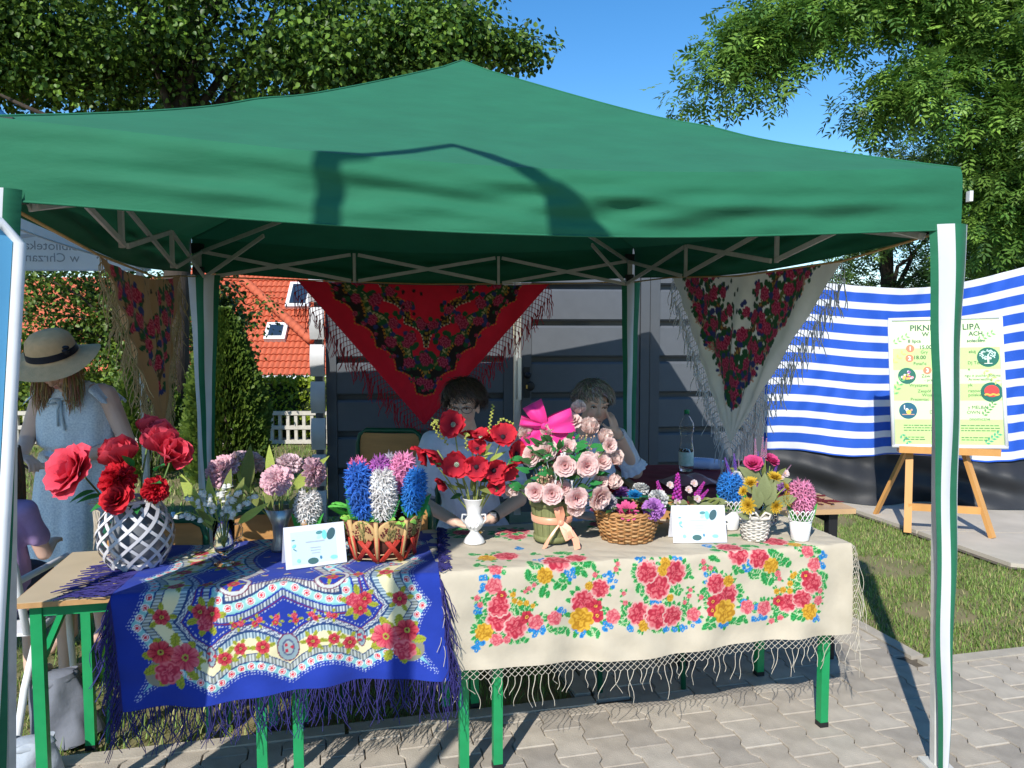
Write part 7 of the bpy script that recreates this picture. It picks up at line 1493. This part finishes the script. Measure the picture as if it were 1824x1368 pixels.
mb = MB(); mb.grid(lambda u, w: MH @ Vector(((.1155 - .003 * w) * math.cos(6.2832 * u), (.1155 - .003 * w) * 1.06 * math.sin(6.2832 * u), .004 + .034 * w)), 40, 4, True); hb = link('hat_band', mb, mat('navy_ribbon', (.012, .014, .025), .6), hat)
mb = MB()
for dx, dz in ((.02, .035), (.045, .012), (.03, -.008)): mb.ball(MH @ Vector((.112, -.03 - dx * .4, .035 + dz * .6)), (.018, .014, .010), 8, 6)
link('band_bow', mb, MATS['navy_ribbon'], hb)
ph = flat('phone', MB().bar((-.20, -.30, 1.065), (-.045, -.31, .985), .012, .008), BLACKM); ph.location = SB; tag(ph, 'thin dark stick held in the standing woman\'s hands', 'stick')
# ---- girl with long brown hair, seen from behind at the left edge
GB = Vector((-2.13, 3.12, -.05)); t = thing('person', 'girl with long brown hair and lilac top seen from behind', 'person', GB)
M4 = pose(Vector((0, .02, 1.10)), R(10), R(165), 0); mb = MB(); head_shapes(mb, M4); mb.capsule((0, .02, 1.05), .04, (0, 0, .95), .042); mb.capsule((-.10, 0, .92), .04, (.10, 0, .92), .04); mb.capsule((0, 0, .85), .09, (0, 0, .58), .11)
for s_ in (-1, 1): mb.capsule((s_ * .13, 0, .92), .038, (s_ * .15, .08, .72), .03); mb.capsule((s_ * .15, .08, .72), .03, (s_ * .08, .26, .72), .02); hand(mb, (s_ * .08, .26, .72), (-s_ * .4, 1, 0), (0, 0, -1), s_, .5, .75); mb.capsule((s_ * .07, .02, .55), .07, (s_ * .08, .34, .52), .05); mb.capsule((s_ * .08, .34, .52), .045, (s_ * .08, .32, .12), .03); mb.capsule((s_ * .08, .32, .1), .03, (s_ * .08, .44, .06), .025)
link('body', skin_mesh(mb, .006, M4), SKIN, t)
mb = MB(); mb.capsule((0, 0, .88), .105, (0, 0, .56), .125); mb.capsule((-.11, 0, .92), .05, (.11, 0, .92), .05)
for s_ in (-1, 1): mb.capsule((s_ * .13, 0, .92), .05, (s_ * .145, .05, .8), .046)
cloth_from(mb, .008, .003, 91, t, 'top', mat('lilac_cotton', (.34, .24, .46), .85, .1, 20, .2, 40))
mb = MB(); mb.capsule((0, .02, .56), .13, (0, .2, .54), .12); cloth_from(mb, .01, .003, 92, t, 'shorts', mat('dark_denim', (.05, .06, .10), .85))
q = random.Random(9); mb = MB(); mb.col = (.05, .028, .016); mb.ball((0, .02, 1.135), (.086, .10, .085), 18, 12)
for i in range(600):
    a = q.uniform(-2.5, 2.5); p = Vector((.085 * math.sin(a), .02 - .098 * math.cos(a), 1.12 + q.uniform(-.05, .06))); l = q.uniform(.25, .42); mb.col = tuple(v * q.uniform(.6, 1.4) for v in (.085, .045, .022)); mb.tube([p, p + Vector((.012 * math.sin(a), -.012 * math.cos(a), -l * .35)), p + Vector((-.002 * math.sin(a) + q.gauss(0, .006), -.02 + q.gauss(0, .006), -l * .7)), p + Vector((-.02 * math.sin(a) + q.gauss(0, .012), -.015 + q.gauss(0, .01), -l))], [.004, .0048, .004, .001], 4, False)
link('hair', mb, HAIRM, t)
st = thing('stool', 'bright green plastic stool behind the bare table corner', 'stool', Vector((-1.80, 3.62, -.03))); link('seat', MB().lathe([(0, .43), (.15, .43), (.165, .42), (.165, .40), (.15, .395), (0, .395)], 24), mat('lime_plastic', (.14, .42, .04), .45), st)
for k in range(4): a = k * 1.5708 + .78; link('leg', MB().tube([(.12 * math.cos(a), .12 * math.sin(a), .40), (.16 * math.cos(a), .16 * math.sin(a), 0)], .018, 8), MATS['lime_plastic'], st)
# ================================================================ small things
# bottle packs on the lawn behind the carnations
for (x, y, lab) in ((-2.15, 5.35, 'shrink wrapped pack of blue labelled water bottles on the lawn by the rear leg'), (-2.62, 5.6, 'second pack of blue labelled bottles on the lawn behind the lattice vase')):
    t = thing('bottle_pack', lab, 'bottles', (x, y, -.03), R(12)); BLB = mat('blue_label', (.03, .20, .55), .35, .5, 18, col2=(.5, .66, .8))
    for i in range(3):
        for j in range(2): o = link('bottle', MB().lathe([(0, 0), (.042, 0), (.044, .01), (.044, .19), (.03, .235), (.014, .26), (.014, .285), (0, .286)], 14), GLASS if False else mat('pale_bottle', (.45, .58, .70), .2, .2, 9), t); o.location = (i * .092, j * .092, .0); link('label_band', MB().lathe([(.0448, .06), (.0452, .061), (.0452, .16), (.0448, .161)], 14), BLB, o)
# bag and folded cloth at the left under the table
t = link('cloth_bag', (lambda m: (m.grid(lambda u, w: Vector(((.17 - .06 * w + .012 * math.sin(u * 31 + w * 5)) * math.cos(6.2832 * u), (.12 - .05 * w + .012 * math.sin(u * 25 - w * 7)) * math.sin(6.2832 * u), .24 * w + .012 * math.sin(u * 19))), 60, 14, True), m.ball((0, 0, .22), (.12, .08, .035), 16, 8), m)[2])(MB()), mat('pale_bag', (.36, .40, .45), .7, .2, 9, .3, 30), loc=(-1.66, 2.72, -.01), rot=(0, .1, .5)); t.scale = (.68, .68, .68); t.location = (-1.74, 2.66, -.02); tag(t, 'crumpled pale blue cloth bag on the ground by the left table leg', 'bag')
t = link('cloth_bag', (lambda m: (m.grid(lambda u, w: Vector(((.13 - .05 * w + .01 * math.sin(u * 31 + w * 5)) * math.cos(6.2832 * u), (.1 - .04 * w + .01 * math.sin(u * 25 - w * 7)) * math.sin(6.2832 * u), .27 * w)), 60, 14, True), m.ball((0, 0, .25), (.09, .07, .03), 16, 8), m)[2])(MB()), mat('grey_bag', (.16, .17, .20), .8, .2, 9, .3, 30), loc=(-1.78, 2.98, -.02), rot=(0, -.15, .2)); tag(t, 'dark grey cloth bag standing behind the pale bag', 'bag')
# unseen pole added behind the viewer, shaped to cast the outline on the canopy
K_ = 2.3
def back(p): return Vector(p) - SUN.normalized() * (K_ / math.cos(EL))
CASTER = thing('banner_pole', 'tall banner pole with peaked arm and hanging pennant behind the viewer', 'banner', (0, 0, 0))
pA = back((-.515, 2.22, 2.10)); pB = back((-.42, 2.25, 2.11)); pk_ = back((-.205, 2.53, 2.245)); pc = back((.02, 2.37, 2.09)); pd = back((.11, 2.36, 2.03))
link('pole', MB().tube([(pA.x, pA.y, 0), (pA.x, pA.y, pA.z)], .022, 10), BARM, CASTER)
link('pole_sleeve', MB().lathe([(.034, 2.0), (.037, 3.0), (.034, pA.z)], 14, (pA.x, pA.y, 0)), mat('banner_cloth', (.5, .1, .1), .8), CASTER)
link('arm', MB().tube([pA, pB, pB.lerp(pk_, .5) + Vector((0, 0, -.04)), pk_, pk_.lerp(pc, .5) + Vector((0, 0, .02)), pc, pd], .027, 8), BARM, CASTER)
mb = MB(); mb.grid(lambda u, w: back((.095 + .03 * w + (.05 + .16 * w ** .7) * u, 2.355 + .01 * w + (.05 + .16 * w) * u * .23, 2.05 - .2 * w)), 10, 12); link('pennant', mb, MATS['banner_cloth'], CASTER)
